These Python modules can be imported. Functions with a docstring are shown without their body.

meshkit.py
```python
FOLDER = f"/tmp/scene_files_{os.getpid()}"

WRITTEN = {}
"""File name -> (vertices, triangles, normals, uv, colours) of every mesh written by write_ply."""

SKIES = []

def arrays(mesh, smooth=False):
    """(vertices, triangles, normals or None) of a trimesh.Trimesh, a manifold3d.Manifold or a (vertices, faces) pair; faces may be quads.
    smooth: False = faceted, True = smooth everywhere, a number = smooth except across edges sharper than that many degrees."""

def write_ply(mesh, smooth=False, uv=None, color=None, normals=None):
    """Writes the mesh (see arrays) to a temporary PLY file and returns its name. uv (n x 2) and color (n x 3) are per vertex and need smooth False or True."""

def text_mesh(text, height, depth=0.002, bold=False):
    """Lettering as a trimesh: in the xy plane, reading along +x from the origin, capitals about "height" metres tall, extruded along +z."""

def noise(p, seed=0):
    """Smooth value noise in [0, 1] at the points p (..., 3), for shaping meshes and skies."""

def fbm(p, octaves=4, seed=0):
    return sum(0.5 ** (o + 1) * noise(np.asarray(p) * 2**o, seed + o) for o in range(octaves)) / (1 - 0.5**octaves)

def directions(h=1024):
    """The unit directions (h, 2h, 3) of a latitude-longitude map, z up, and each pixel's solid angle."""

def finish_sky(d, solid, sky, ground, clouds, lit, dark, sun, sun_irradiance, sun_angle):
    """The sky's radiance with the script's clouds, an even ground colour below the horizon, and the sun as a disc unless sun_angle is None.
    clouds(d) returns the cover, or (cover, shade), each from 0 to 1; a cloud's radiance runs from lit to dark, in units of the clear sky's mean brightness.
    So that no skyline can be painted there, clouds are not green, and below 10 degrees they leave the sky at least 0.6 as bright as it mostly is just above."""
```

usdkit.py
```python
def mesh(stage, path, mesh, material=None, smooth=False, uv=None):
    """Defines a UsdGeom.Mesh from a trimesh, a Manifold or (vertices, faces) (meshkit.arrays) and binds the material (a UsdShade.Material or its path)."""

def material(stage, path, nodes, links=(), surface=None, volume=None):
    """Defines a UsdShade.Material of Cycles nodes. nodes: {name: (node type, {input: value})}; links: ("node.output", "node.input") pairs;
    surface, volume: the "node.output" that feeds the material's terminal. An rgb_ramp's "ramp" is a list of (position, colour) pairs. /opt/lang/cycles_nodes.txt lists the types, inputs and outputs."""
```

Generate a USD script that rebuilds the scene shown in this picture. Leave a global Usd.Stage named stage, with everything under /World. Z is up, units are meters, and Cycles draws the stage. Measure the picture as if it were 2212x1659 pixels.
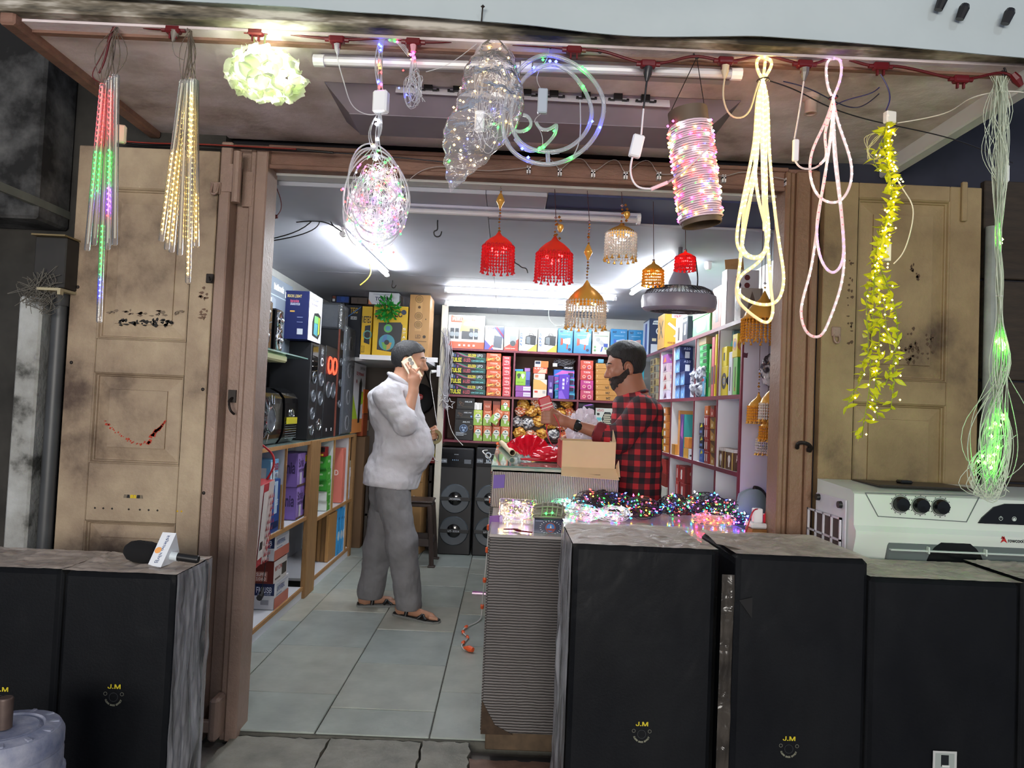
import math, random, glob
import numpy as np, trimesh, usdkit, meshkit
from pxr import Usd, UsdGeom, UsdShade, UsdLux, Gf, Sdf, Vt
from shapely.geometry import Polygon, Point
random.seed(7); rng = np.random.default_rng(7)
stage = Usd.Stage.CreateInMemory()
UsdGeom.SetStageUpAxis(stage, 'Z'); UsdGeom.SetStageMetersPerUnit(stage, 1.0)
UsdGeom.Xform.Define(stage, '/World'); UsdGeom.Scope.Define(stage, '/World/Looks')

# ------------------------------------------------------------------ camera
FOC, EYE, PITCH, ROLL, YAW = 1560.0, 1.30, math.atan(55/1560.0), 0.043, math.atan(-8/1560.0)
EXPOSURE = 0.45
def _rx(a): c, s = math.cos(a), math.sin(a); return np.array([[1, 0, 0], [0, c, -s], [0, s, c]])
def _rz(a): c, s = math.cos(a), math.sin(a); return np.array([[c, -s, 0], [s, c, 0], [0, 0, 1]])
RC = _rz(YAW) @ _rx(math.pi/2 + PITCH) @ _rz(ROLL)
cam = UsdGeom.Camera.Define(stage, '/World/camera')
_m = np.eye(4); _m[:3, :3] = RC.T; _m[3, :3] = (0, 0, EYE)
cam.AddTransformOp().Set(Gf.Matrix4d(_m.tolist()))
cam.CreateFocalLengthAttr(26.0); cam.CreateHorizontalApertureAttr(26.0*2212/FOC); cam.CreateVerticalApertureAttr(26.0*1659/FOC)
cam.CreateClippingRangeAttr(Gf.Vec2f(0.05, 200)); cam.CreateExposureAttr(EXPOSURE)

# ------------------------------------------------------------------ night sky and street light
def light(cls, path, pos, target, color, intensity, **kw):
    l = cls.Define(stage, path); p, t = np.array(pos, float), np.array(target, float)
    z = (p - t)/np.linalg.norm(p - t); x = np.cross([0, 0, 1.0], z); x /= np.linalg.norm(x); y = np.cross(z, x)
    m = np.eye(4); m[0, :3], m[1, :3], m[2, :3], m[3, :3] = x, y, z, p
    l.AddTransformOp().Set(Gf.Matrix4d(m.tolist()))
    l.CreateColorAttr(Gf.Vec3f(*color)); l.CreateIntensityAttr(intensity)
    for k, v in kw.items(): getattr(l, f'Create{k}Attr')(v)
    return l
dome = UsdLux.DomeLight.Define(stage, '/World/night_sky'); dome.CreateColorAttr(Gf.Vec3f(0.55, 0.62, 0.8)); dome.CreateIntensityAttr(0.09)
# fill panel added to brighten the porch; street lamp; both well behind the photographer
light(UsdLux.RectLight, '/World/opposite_shop_light', (-0.6, -3.6, 1.6), (0, 2.8, 1.9), (1.0, 0.95, 0.88), 15.0, Width=3.4, Height=1.2)
light(UsdLux.SphereLight, '/World/street_lamp', (2.2, -2.6, 4.6), (0, 2.5, 2.0), (0.85, 0.95, 1.0), 44.0, Radius=0.22)
TUBE_L = 105.0     # radiance of the shop's fluorescent tubes

# ------------------------------------------------------------------ pixels of the photograph -> points of the place
EYEP = np.array([0, 0, EYE])
def ray(x, y): return RC @ np.array([(x - 1106)/FOC, -(y - 829.5)/FOC, -1.0])
def WY(x, y, Y): d = ray(x, y); return EYEP + d*(Y/d[1])
def WZ(x, y, z): d = ray(x, y); return EYEP + d*((z - EYE)/d[2])
def WX(x, y, X): d = ray(x, y); return EYEP + d*(X/d[0])

# ------------------------------------------------------------------ colours and materials
def K(r, g=None, b=None):
    if isinstance(r, str): r, g, b = int(r[0:2], 16), int(r[2:4], 16), int(r[4:6], 16)
    return tuple((c/255/12.92 if c/255 <= .04045 else ((c/255 + .055)/1.055)**2.4) for c in (r, g, b))
_mats = {}
def mat(name, col=(.5, .5, .5), rough=.5, metal=0., var=0., vs=6., col2=None, bump=0., bs=40., spec=.5, trans=0., ior=1.5, coat=0., vc=False, alpha=1., sss=0., stretch=None, sheen=0., emit=0., ecol=None, ramp=None, det=4.):
    if name in _mats: return _mats[name]
    n = {'p': ('principled_bsdf', dict(base_color=col, roughness=rough, metallic=metal, specular_ior_level=spec, transmission_weight=trans, ior=ior, coat_weight=coat, alpha=alpha))}
    L = []
    P = n['p'][1]
    if sss: P.update(subsurface_weight=sss, subsurface_radius=(1., .35, .2), subsurface_scale=.012)
    if sheen: P.update(sheen_weight=sheen)
    if emit: P.update(emission_color=ecol or col, emission_strength=emit)
    vec = 'tc.object'
    if var or bump: n['tc'] = ('texture_coordinate', {})
    if (var or bump) and stretch:
        n['mp'] = ('mapping', dict(scale=stretch)); L.append(('tc.object', 'mp.vector')); vec = 'mp.vector'
    if var:
        n['n'] = ('noise_texture', dict(scale=vs, detail=det, roughness=.6)); L.append((vec, 'n.vector'))
        a = col2 or tuple(c*(1 - var) for c in col)
        n['r'] = ('rgb_ramp', dict(ramp=ramp or [(.3, a), (.68, col)])); L.append(('n.fac', 'r.fac'))
        if vc:
            n['at'] = ('attribute', dict(attribute='Cd')); n['mx'] = ('mix_color', dict(blend_type='multiply', fac=1.))
            L += [('at.color', 'mx.a'), ('r.color', 'mx.b'), ('mx.result', 'p.base_color')]
        else: L.append(('r.color', 'p.base_color'))
    elif vc:
        n['at'] = ('attribute', dict(attribute='Cd')); L.append(('at.color', 'p.base_color'))
    if bump:
        n['n2'] = ('noise_texture', dict(scale=bs, detail=5., roughness=.6)); L.append((vec, 'n2.vector'))
        n['b'] = ('bump', dict(strength=bump, distance=.01)); L += [('n2.fac', 'b.height'), ('b.normal', 'p.normal')]
    _mats[name] = usdkit.material(stage, '/World/Looks/' + name, n, L, surface='p.BSDF')
    return _mats[name]
def glow(name, col, s):
    if name not in _mats: _mats[name] = usdkit.material(stage, '/World/Looks/' + name, {'e': ('emission', dict(color=col, strength=s))}, [], surface='e.emission')
    return _mats[name]
def film(name, tint=(1, 1, 1), dust=.06, dcol=(.6, .6, .6), rough=.12, bump=.0, bs=30., ior=1.5, cloud=0., stretch=(1, 1, 1)):
    """thin clear plastic: clear, mirror-like by Fresnel, with a little dust; cloud = how much the dust varies"""
    if name in _mats: return _mats[name]
    n = {'t': ('transparent_bsdf', dict(color=tint)), 'g': ('glossy_bsdf', dict(color=(1, 1, 1), roughness=rough)), 'f': ('fresnel', dict(IOR=ior)),
         'm': ('mix_closure', {}), 'd': ('diffuse_bsdf', dict(color=dcol)), 'm2': ('mix_closure', dict(fac=dust))}
    L = [('f.fac', 'm.fac'), ('t.BSDF', 'm.closure1'), ('g.BSDF', 'm.closure2'), ('m.closure', 'm2.closure1'), ('d.BSDF', 'm2.closure2')]
    if bump or cloud: n['tc'] = ('texture_coordinate', {}); n['mp'] = ('mapping', dict(scale=stretch)); L.append(('tc.object', 'mp.vector'))
    if bump:
        n['n'] = ('noise_texture', dict(scale=bs, detail=3., distortion=.6)); n['b'] = ('bump', dict(strength=bump, distance=.02))
        L += [('mp.vector', 'n.vector'), ('n.fac', 'b.height'), ('b.normal', 'g.normal'), ('b.normal', 'f.normal')]
    if cloud:
        n['n3'] = ('noise_texture', dict(scale=bs*.5, detail=5., distortion=.8)); n['mr'] = ('map_range', dict(from_min=.35, from_max=.7, to_min=dust*(1 - cloud), to_max=dust*(1 + cloud), clamp=True))
        L += [('mp.vector', 'n3.vector'), ('n3.fac', 'mr.value'), ('mr.result', 'm2.fac')]
    _mats[name] = usdkit.material(stage, '/World/Looks/' + name, n, L, surface='m2.closure')
    return _mats[name]

PRINT = mat('printed_card', vc=True, rough=.42, spec=.4)
GLOSSPRINT = mat('glossy_print', vc=True, rough=.2, coat=.3)
PLASTIC = mat('tinted_plastic', vc=True, rough=.35)
MATTE = mat('tinted_matte', vc=True, rough=.8, spec=.25)
CLEAR = film('clear_plastic', dust=.05, dcol=(.8, .8, .85))
CABLE_CLEAR = film('clear_cable', dust=.28, dcol=(.75, .75, .8), rough=.25)
WHITE_PL = mat('white_plastic', K(232, 232, 236), .35)
BLACK_PL = mat('black_plastic', K(24, 24, 26), .35)
BLACK_WIRE = mat('black_wire', K(20, 18, 20), .5)
WHITE_WIRE = mat('white_wire', K(215, 212, 210), .5)
RED_WIRE = mat('red_cable', K(88, 12, 20), .45)
STEEL = mat('grey_steel', K(120, 118, 116), .4, metal=.8)
DARKMETAL = mat('dark_iron', K(45, 40, 38), .5, metal=.6)
GOLD = mat('gold_metal', K(205, 150, 60), .28, metal=1.)
CARD = mat('brown_card', K(178, 138, 92), .75, var=.12, vs=14, bump=.08, bs=90)
CARD_IN = mat('pale_card', K(205, 178, 140), .8, var=.06, vs=8)
LEDS = {k: glow('led_' + k, c, s) for k, c, s in (('warm', (1, .6, .09), 10), ('white', (.85, .9, 1), 18), ('red', (1, .022, .022), 13), ('green', (.02, 1, .04), 11), ('blue', (.02, .03, 1), 30), ('purple', (.32, .02, 1), 28),
        ('pink', (1, .05, .42), 10), ('cyan', (.02, .6, 1), 9), ('amber', (1, .42, .03), 11), ('lime', (.06, 1, .02), 80))}

# ------------------------------------------------------------------ shapes
class B:
    """collects shapes into one mesh; every vertex may carry a colour"""
    def __init__(s): s.v, s.f, s.c, s.n = [], [], [], 0
    def add(s, v, f, c=(.5, .5, .5)):
        v = np.asarray(v, float); f = np.asarray(f, int)
        if f.shape[1] == 4: f = np.vstack([f[:, [0, 1, 2]], f[:, [0, 2, 3]]])
        s.v.append(v); s.f.append(f + s.n); c = np.asarray(c, float)
        s.c.append(np.broadcast_to(c, (len(v), 3)) if c.ndim < 2 else c); s.n += len(v); return s
    def tm(s, m, c=(.5, .5, .5)): return s.add(m.vertices, m.faces, c)
    def box(s, x0, x1, y0, y1, z0, z1, c=(.5, .5, .5), bev=0.):
        x0, x1 = min(x0, x1), max(x0, x1); y0, y1 = min(y0, y1), max(y0, y1); z0, z1 = min(z0, z1), max(z0, z1)
        if bev <= 0:
            v = [(x, y, z) for x in (x0, x1) for y in (y0, y1) for z in (z0, z1)]
            return s.add(v, [[0, 1, 3, 2], [4, 6, 7, 5], [0, 4, 5, 1], [2, 3, 7, 6], [0, 2, 6, 4], [1, 5, 7, 3]], c)
        b = min(bev, (x1 - x0)*.45, (y1 - y0)*.45, (z1 - z0)*.45)
        pts = []
        for x, sx in ((x0, 1), (x1, -1)):
            for y, sy in ((y0, 1), (y1, -1)):
                for z, sz in ((z0, 1), (z1, -1)): pts += [(x + sx*b, y + sy*b, z), (x + sx*b, y, z + sz*b), (x, y + sy*b, z + sz*b)]
        h = trimesh.Trimesh(pts, _BF, process=False)
        return s.add(h.vertices, _BF, c)
    def tube(s, pts, r, n=6, c=(.5, .5, .5), closed=False, cap=True):
        p = np.asarray(pts, float); m = len(p); r = np.broadcast_to(np.asarray(r, float), (m,))
        t = (np.roll(p, -1, 0) - np.roll(p, 1, 0)) if closed else np.gradient(p, axis=0)
        t /= np.linalg.norm(t, axis=1, keepdims=True) + 1e-12
        a = np.zeros_like(t); ref = np.array([0, 0, 1.]) if abs(t[0, 2]) < .9 else np.array([1., 0, 0])
        x = np.cross(t[0], ref); x /= np.linalg.norm(x); a[0] = x
        for i in range(1, m):
            x = a[i-1] - t[i]*(a[i-1] @ t[i]); q = np.linalg.norm(x); a[i] = x/q if q > 1e-9 else a[i-1]
        b = np.cross(t, a); ang = np.arange(n)*2*np.pi/n
        v = p[:, None] + r[:, None, None]*(np.cos(ang)[None, :, None]*a[:, None] + np.sin(ang)[None, :, None]*b[:, None])
        q = m if closed else m - 1
        i, j = np.meshgrid(np.arange(q), np.arange(n), indexing='ij'); i2 = (i + 1) % m
        f = np.stack([i*n + j, i*n + (j + 1) % n, i2*n + (j + 1) % n, i2*n + j], -1).reshape(-1, 4)
        c2 = np.asarray(c, float)
        if c2.ndim == 2: c2 = np.repeat(c2, n, 0)
        s.add(v.reshape(-1, 3), f, c2)
        if cap and not closed:
            for k in (0, m - 1):
                s.add(v[k], [[0, l, l + 1][::(1 if k == 0 else -1)] for l in range(1, n - 1)], c2 if c2.ndim < 2 else c2[k*n])
        return s
    def lathe(s, prof, n=16, at=(0, 0, 0), axis=(0, 0, 1), c=(.5, .5, .5), a0=0, a1=2*np.pi):
        """prof: (radius, height along axis) pairs"""
        pr = np.asarray(prof, float); full = a1 - a0 > 6.28
        ang = np.linspace(a0, a1, n, endpoint=not full); m = len(pr)
        z = np.asarray(axis, float)/np.linalg.norm(axis); x = np.cross([0, 1., 0] if abs(z[1]) < .9 else [1., 0, 0], z); x /= np.linalg.norm(x); y = np.cross(z, x)
        v = np.asarray(at) + pr[:, None, 0, None]*(np.cos(ang)[None, :, None]*x + np.sin(ang)[None, :, None]*y) + pr[:, None, 1, None]*z
        i, j = np.meshgrid(np.arange(m - 1), np.arange(n if full else n - 1), indexing='ij'); j2 = (j + 1) % n
        f = np.stack([i*n + j, i*n + j2, (i + 1)*n + j2, (i + 1)*n + j], -1).reshape(-1, 4)
        c2 = np.asarray(c, float)
        if c2.ndim == 2: c2 = np.repeat(c2, n, 0)
        return s.add(v.reshape(-1, 3), f, c2)
    def ball(s, p, r, c=(.5, .5, .5), sub=1, sc=(1, 1, 1)):
        v, f = _ICO[sub]; return s.add(v*np.asarray(sc)*r + np.asarray(p), f, c)
    def octa(s, p, r, c=(.5, .5, .5), sc=(1, 1, 1)):
        return s.add(_OV*np.asarray(sc)*r + np.asarray(p), _OF, c)
    def poly(s, pts, o, u, v, nrm, depth=.0, c=(.5, .5, .5)):
        """flat polygon with 2-D points, on frame origin o and axes u, v; extruded by depth along nrm"""
        pg = pts if hasattr(pts, 'geom_type') else Polygon(pts)
        if not pg.is_valid: pg = pg.buffer(0)
        o, u, v, nrm = (np.asarray(k, float) for k in (o, u, v, nrm))
        for g in getattr(pg, 'geoms', [pg]):
            if g.is_empty: continue
            if depth:
                m = trimesh.creation.extrude_polygon(g, 1., engine='earcut'); vv, ff = m.vertices, m.faces
                s.add(o + vv[:, :1]*u + vv[:, 1:2]*v + vv[:, 2:3]*depth*nrm, _wind(ff, u, v, nrm*np.sign(depth)), c)
            else:
                vv, ff = trimesh.creation.triangulate_polygon(g, engine='earcut'); ff = np.asarray(ff); us, iv = np.unique(ff, return_inverse=True); vv, ff = np.asarray(vv)[us], iv.reshape(-1, 3)
                s.add(o + vv[:, :1]*u + vv[:, 1:2]*v, _wind(np.asarray(ff), u, v, nrm), c)
        return s
    def text(s, txt, o, u, v, nrm, rect, c, font='Inter', bold=True, fit=True):
        """lettering stretched into rect (u0, v0, u1, v1) of the frame"""
        vv, ff = glyphs(txt, font, bold); u0, v0, u1, v1 = rect
        w, h = u1 - u0, v1 - v0
        o, u, v = (np.asarray(k, float) for k in (o, u, v))
        return s.add(o + (u0 + vv[:, :1]*w)*u + (v0 + vv[:, 1:2]*h)*v, _wind(ff, u, v, np.asarray(nrm, float)), c)
    def xf(s, M=None, t=(0, 0, 0)):
        for i in range(len(s.v)): s.v[i] = (s.v[i] @ np.asarray(M).T if M is not None else s.v[i]) + np.asarray(t)
        return s
    def arrays(s): return np.vstack(s.v), np.vstack(s.f), np.vstack(s.c)
def _wind(f, u, v, n): return f if np.dot(np.cross(u, v), n) > 0 else f[:, ::-1]
def _mk():
    pts = []; b = .1
    for x, sx in ((0, 1), (1, -1)):
        for y, sy in ((0, 1), (1, -1)):
            for z, sz in ((0, 1), (1, -1)): pts += [(x + sx*b, y + sy*b, z), (x + sx*b, y, z + sz*b), (x, y + sy*b, z + sz*b)]
    from scipy.spatial import ConvexHull
    p = np.array(pts); h = ConvexHull(p); f = h.simplices.copy(); c = p.mean(0)
    for i, t in enumerate(f):
        nn = np.cross(p[t[1]] - p[t[0]], p[t[2]] - p[t[0]])
        if nn @ (p[t[0]] - c) < 0: f[i] = t[::-1]
    return f
_BF = _mk()
_ICO = {k: (np.array(trimesh.creation.icosphere(k).vertices), np.array(trimesh.creation.icosphere(k).faces)) for k in (0, 1, 2, 3)}
_OV = np.array([[1, 0, 0], [-1, 0, 0], [0, 1, 0], [0, -1, 0], [0, 0, 1], [0, 0, -1.]]); _OF = np.array([[0, 2, 4], [2, 1, 4], [1, 3, 4], [3, 0, 4], [2, 0, 5], [1, 2, 5], [3, 1, 5], [0, 3, 5]])
_gl = {}
def glyphs(txt, font='Inter', bold=True):
    k = (txt, font, bold)
    if k in _gl: return _gl[k]
    from PIL import Image, ImageDraw, ImageFont
    from shapely import box as sbox, union_all
    path = (glob.glob(f'/opt/blender-*/*/datafiles/fonts/*{font}*.woff2') + glob.glob('/opt/blender-*/*/datafiles/fonts/Inter.woff2'))[0]
    ft = ImageFont.truetype(path, 64); sw = 2 if bold else 0
    x0, y0, x1, y1 = ft.getbbox(txt, anchor='ls', stroke_width=sw)
    im = Image.new('L', (int(x1 - x0) + 8, int(y1 - y0) + 8)); ImageDraw.Draw(im).text((4 - x0, 4 - y0), txt, 255, ft, anchor='ls', stroke_width=sw)
    on = np.pad(np.asarray(im) > 127, ((0, 0), (1, 1))).astype(np.int8)
    r, st = np.nonzero(np.diff(on, axis=1) == 1); en = np.nonzero(np.diff(on, axis=1) == -1)[1]
    sh = union_all(sbox(st, -r - 1, en, -r)).buffer(.6).buffer(-.6).simplify(.9)
    vs, fs, n = [], [], 0
    for g in getattr(sh, 'geoms', [sh]):
        if g.area < 4: continue
        a, f = trimesh.creation.triangulate_polygon(g, engine='earcut'); vs.append(np.asarray(a)); fs.append(np.asarray(f) + n); n += len(a)
    v, f = np.vstack(vs), np.vstack(fs); v = (v - v.min(0))/(np.ptp(v, axis=0) + 1e-9)
    _gl[k] = (v, f); return _gl[k]
def spline(pts, n=60, closed=False):
    """smooth curve through the points"""
    from scipy.interpolate import CubicSpline
    p = np.asarray(pts, float)
    if closed: p = np.vstack([p, p[:1]])
    d = np.r_[0, np.cumsum(np.linalg.norm(np.diff(p, axis=0), axis=1)**.5 + 1e-6)]
    cs = CubicSpline(d, p, bc_type='periodic' if closed else 'natural')
    return cs(np.linspace(0, d[-1], n, endpoint=not closed))
def sag(a, b, drop, n=20):
    t = np.linspace(0, 1, n)[:, None]; p = np.asarray(a)*(1 - t) + np.asarray(b)*t; p[:, 2] -= drop*4*(t*(1 - t))[:, 0]; return p
def resample(p, step):
    p = np.asarray(p); d = np.r_[0, np.cumsum(np.linalg.norm(np.diff(p, axis=0), axis=1))]; s = np.arange(0, d[-1], step)
    return np.stack([np.interp(s, d, p[:, k]) for k in range(3)], 1)

# ------------------------------------------------------------------ things, parts, setting
_used = {}
def uniq(parent, name):
    k = (parent, name); i = _used.get(k, -1) + 1; _used[k] = i
    return f'{parent}/{name}' if i == 0 else f'{parent}/{name}_{i:03d}'
def put(path, m, material, smooth=False):
    if isinstance(m, B): v, f, c = m.arrays()
    elif hasattr(m, 'faces'): v, f, c = np.array(m.vertices), np.array(m.faces), None
    else: v, f = m[0], m[1]; c = m[2] if len(m) > 2 else None
    g = usdkit.mesh(stage, path, (v, f), material, smooth=smooth)
    assert c is None or len(c) == len(v), path
    if c is not None and smooth in (False, True):
        pv = UsdGeom.PrimvarsAPI(g).CreatePrimvar('Cd', Sdf.ValueTypeNames.Color3fArray, 'vertex'); pv.Set(Vt.Vec3fArray.FromNumpy(np.ascontiguousarray(c, np.float32)))
    return g.GetPrim()
def data(p, **kw):
    for k, v in kw.items():
        if v: p.SetCustomDataByKey(k, v)
class T:
    """one thing: an Xform at its base whose children are its parts (world=True: the mesh is given in world space)"""
    def __init__(s, name, label, cat, loc=(0, 0, 0), rz=0., group=None, kind=None):
        s.name, s.cat, s.group, s.kind = name, cat, group, kind
        s.path = uniq('/World', name); s.loc = np.asarray(loc, float); s.rz = rz
        x = UsdGeom.Xform.Define(stage, s.path); x.AddTranslateOp().Set(Gf.Vec3d(*map(float, s.loc))); x.AddRotateZOp().Set(math.degrees(rz))
        s.prim = x.GetPrim(); data(s.prim, label=label, category=cat, group=group, kind=kind)
    def add(s, name, m, material, label=None, kind=None, parent=None, world=True, smooth=False):
        if isinstance(m, B): v, f, c = m.arrays()
        elif hasattr(m, 'faces'): v, f, c = np.array(m.vertices), np.array(m.faces), None
        else: v, f = np.asarray(m[0]), np.asarray(m[1]); c = m[2] if len(m) > 2 else None
        if world: v = (v - s.loc) @ _rz(s.rz)
        p = put(uniq(parent or s.path, name), (v, f, c) if c is not None else (v, f), material, smooth); data(p, label=label, kind=kind)
        return str(p.GetPath())
def dup(t, loc, rz=0., label=None, group=None):
    r = T(t.name, label, t.cat, loc, rz, group or t.group, t.kind)
    r.prim.GetReferences().AddInternalReference(t.path); r.prim.SetInstanceable(True); return r
def one(name, label, cat, m, material, group=None, kind=None, smooth=False):
    p = put(uniq('/World', name), m, material, smooth); data(p, label=label, category=cat, group=group, kind=kind); return p
def group_of(name, label=None):
    """an Xform of the setting"""
    path = uniq('/World', name); x = UsdGeom.Xform.Define(stage, path); data(x.GetPrim(), kind='structure', label=label); return path
def st(name, m, material, parent=None, smooth=False, label=None):
    p = put(uniq(parent or '/World', name), m, material, smooth); data(p, label=label)
    if parent is None: data(p, kind='structure')
    return str(p.GetPath())
def bx(x0, x1, y0, y1, z0, z1, c=(.5, .5, .5), bev=0.): return B().box(x0, x1, y0, y1, z0, z1, c, bev)

# ================================================================== THE SETTING
YF = 2.86
M_TILE = [mat('kota_stone_%d' % i, K(*c), .34, var=.26, vs=6, bump=.12, bs=25, det=8) for i, c in enumerate(((166, 174, 166), (169, 174, 165), (162, 171, 166), (173, 174, 162)))]
M_GROUT = mat('dark_grout', K(96, 95, 88), .9, var=.3, vs=30)
M_SLAB = mat('rough_stone', K(140, 138, 126), .55, var=.45, vs=9, bump=.5, bs=18, det=8)
M_SLABR = mat('red_stone', K(120, 92, 78), .65, var=.4, vs=8, bump=.4, bs=16)
M_STREET = mat('street_concrete', K(138, 130, 122), .85, var=.4, vs=5, bump=.3, bs=20)
M_WALLW = mat('old_white_paint', K(206, 208, 206), .7, var=.12, vs=3, bump=.06, bs=30)
M_CEIL = mat('ceiling_paint', K(172, 174, 186), .6, var=.14, vs=1.6, bump=.1, bs=6)
M_SOFF = mat('stained_soffit_paint', K(226, 214, 218), .75, ramp=[(.3, K(112, 94, 84)), (.42, K(182, 168, 164)), (.6, K(226, 214, 218))], var=.3, vs=2.2, bump=.25, bs=22, det=9)
M_DOOR = mat('beige_door_paint', K(172, 152, 126), .6, col2=K(112, 92, 74), var=.3, vs=2.6, bump=.22, bs=70, det=10, ramp=[(.33, K(84, 66, 54)), (.46, K(150, 130, 108)), (.64, K(180, 161, 134))])
M_DOORR = mat('ochre_door_paint', K(150, 128, 92), .6, var=.3, vs=2.6, bump=.22, bs=70, det=10, ramp=[(.3, K(80, 62, 46)), (.45, K(134, 112, 80)), (.65, K(156, 134, 96))])
M_JAMB = mat('brown_pink_frame_paint', K(158, 132, 118), .5, var=.3, vs=4, bump=.3, bs=60, det=9)
M_LINT = mat('brown_lintel_wood', K(140, 104, 88), .6, var=.45, vs=5, bump=.3, bs=40, stretch=(1, 3, 3))
M_DARKW = mat('blackened_plaster', K(58, 56, 52), .9, var=.6, vs=5, bump=.5, bs=14, det=9)
M_PIER = mat('sooty_grey_plaster', K(104, 104, 104), .9, ramp=[(.4, K(24, 24, 24)), (.52, K(70, 70, 70)), (.7, K(108, 108, 106))], var=.5, vs=5, bump=.6, bs=9, det=9)
M_DWOOD = mat('dark_brown_boards', K(56, 44, 32), .7, var=.5, vs=6, bump=.3, bs=30, stretch=(1, 1, 6))

# shop floor: stone tiles with open joints, as far as the view shows them
fl = group_of('floor')
st('mortar_bed', bx(-1.66, 1.5, 2.88, 7.2, -.05, -.008), M_GROUT, fl)
cols = [(-1.66, -1.16, .18), (-1.16, -.70, .42), (-.70, -.25, .2), (-.25, .22, .55), (.22, .75, .3), (.75, 1.5, .1)]
k = 0
for x0, x1, off in cols:
    y = 2.885; h = .62*off + .12
    while y < 6.9:
        g = .0022; b = B().box(x0 + g, x1 - g, y + g, min(y + h, 7.2) - g, -.008, rng.uniform(-.001, .001), bev=.003)
        st('tile', b, M_TILE[k % 4], fl); k += 1; y += h; h = rng.uniform(.52, .66)
tp = group_of('threshold')
rows = [((-1.02, -.64), (2.35, 2.87)), ((-.635, -.275), (2.3, 2.87)), ((-.27, -.09), (2.35, 2.87)), ((-1.02, -.5), (1.85, 2.33)), ((-.49, -.08), (1.8, 2.28))]
for i, ((x0, x1), (y0, y1)) in enumerate(rows + [((-.085, .25), (2.3, 2.74))]):
    n = 14; pts = []
    for (ax, ay), (bx_, by) in (((x0, y0), (x1, y0)), ((x1, y0), (x1, y1)), ((x1, y1), (x0, y1)), ((x0, y1), (x0, y0))):
        for t in np.linspace(0, 1, n, endpoint=False): pts.append((ax + (bx_ - ax)*t + rng.uniform(-.007, .007), ay + (by - ay)*t + rng.uniform(-.007, .007)))
    st('paving_stone', B().poly(pts, (0, 0, -.05), (1, 0, 0), (0, 1, 0), (0, 0, 1), .034 + .004*(i % 3), ), M_SLABR if i == 5 else M_SLAB, tp)
st('ground', bx(-5, 5, -6, 2.9, -.12, -.05), M_STREET)

st('wall_left', bx(-1.76, -1.66, 2.98, 7.2, -.05, 2.3), M_WALLW)
st('wall_right', bx(1.46, 1.56, 2.98, 7.2, -.05, 2.3), M_WALLW)
st('wall_back', bx(-1.76, 1.56, 7.12, 7.2, -.05, 2.3), mat('alcove_wall', K(120, 112, 106), .8, var=.2, vs=3))
st('wall_shelf_back', bx(-.62, 1.46, 6.84, 6.88, 1.0, 2.2), M_WALLW)
# ceiling of painted sheets
ce = group_of('ceiling')
st('slab', bx(-1.76, 1.56, 2.95, 7.2, 2.222, 2.3), M_WALLW, ce)
for x0, x1, y0, y1 in ((-1.66, -.13, 3.02, 5.0), (-.128, 1.46, 3.42, 5.0), (-1.66, -.13, 5.003, 7.1), (-.128, 1.46, 5.003, 7.1)):
    st('ceiling_panel', bx(x0, x1, y0, y1, 2.202, 2.221, bev=.002), M_CEIL, ce)
st('ceiling_panel', bx(-.128, .13, 3.02, 3.41, 2.203, 2.221, bev=.002), M_CEIL, ce)
st('blue_panel', bx(.135, 1.46, 3.02, 3.41, 2.212, 2.221), mat('dark_blue_board', K(40, 48, 92), .6), ce, label='dark blue ceiling board')

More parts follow.
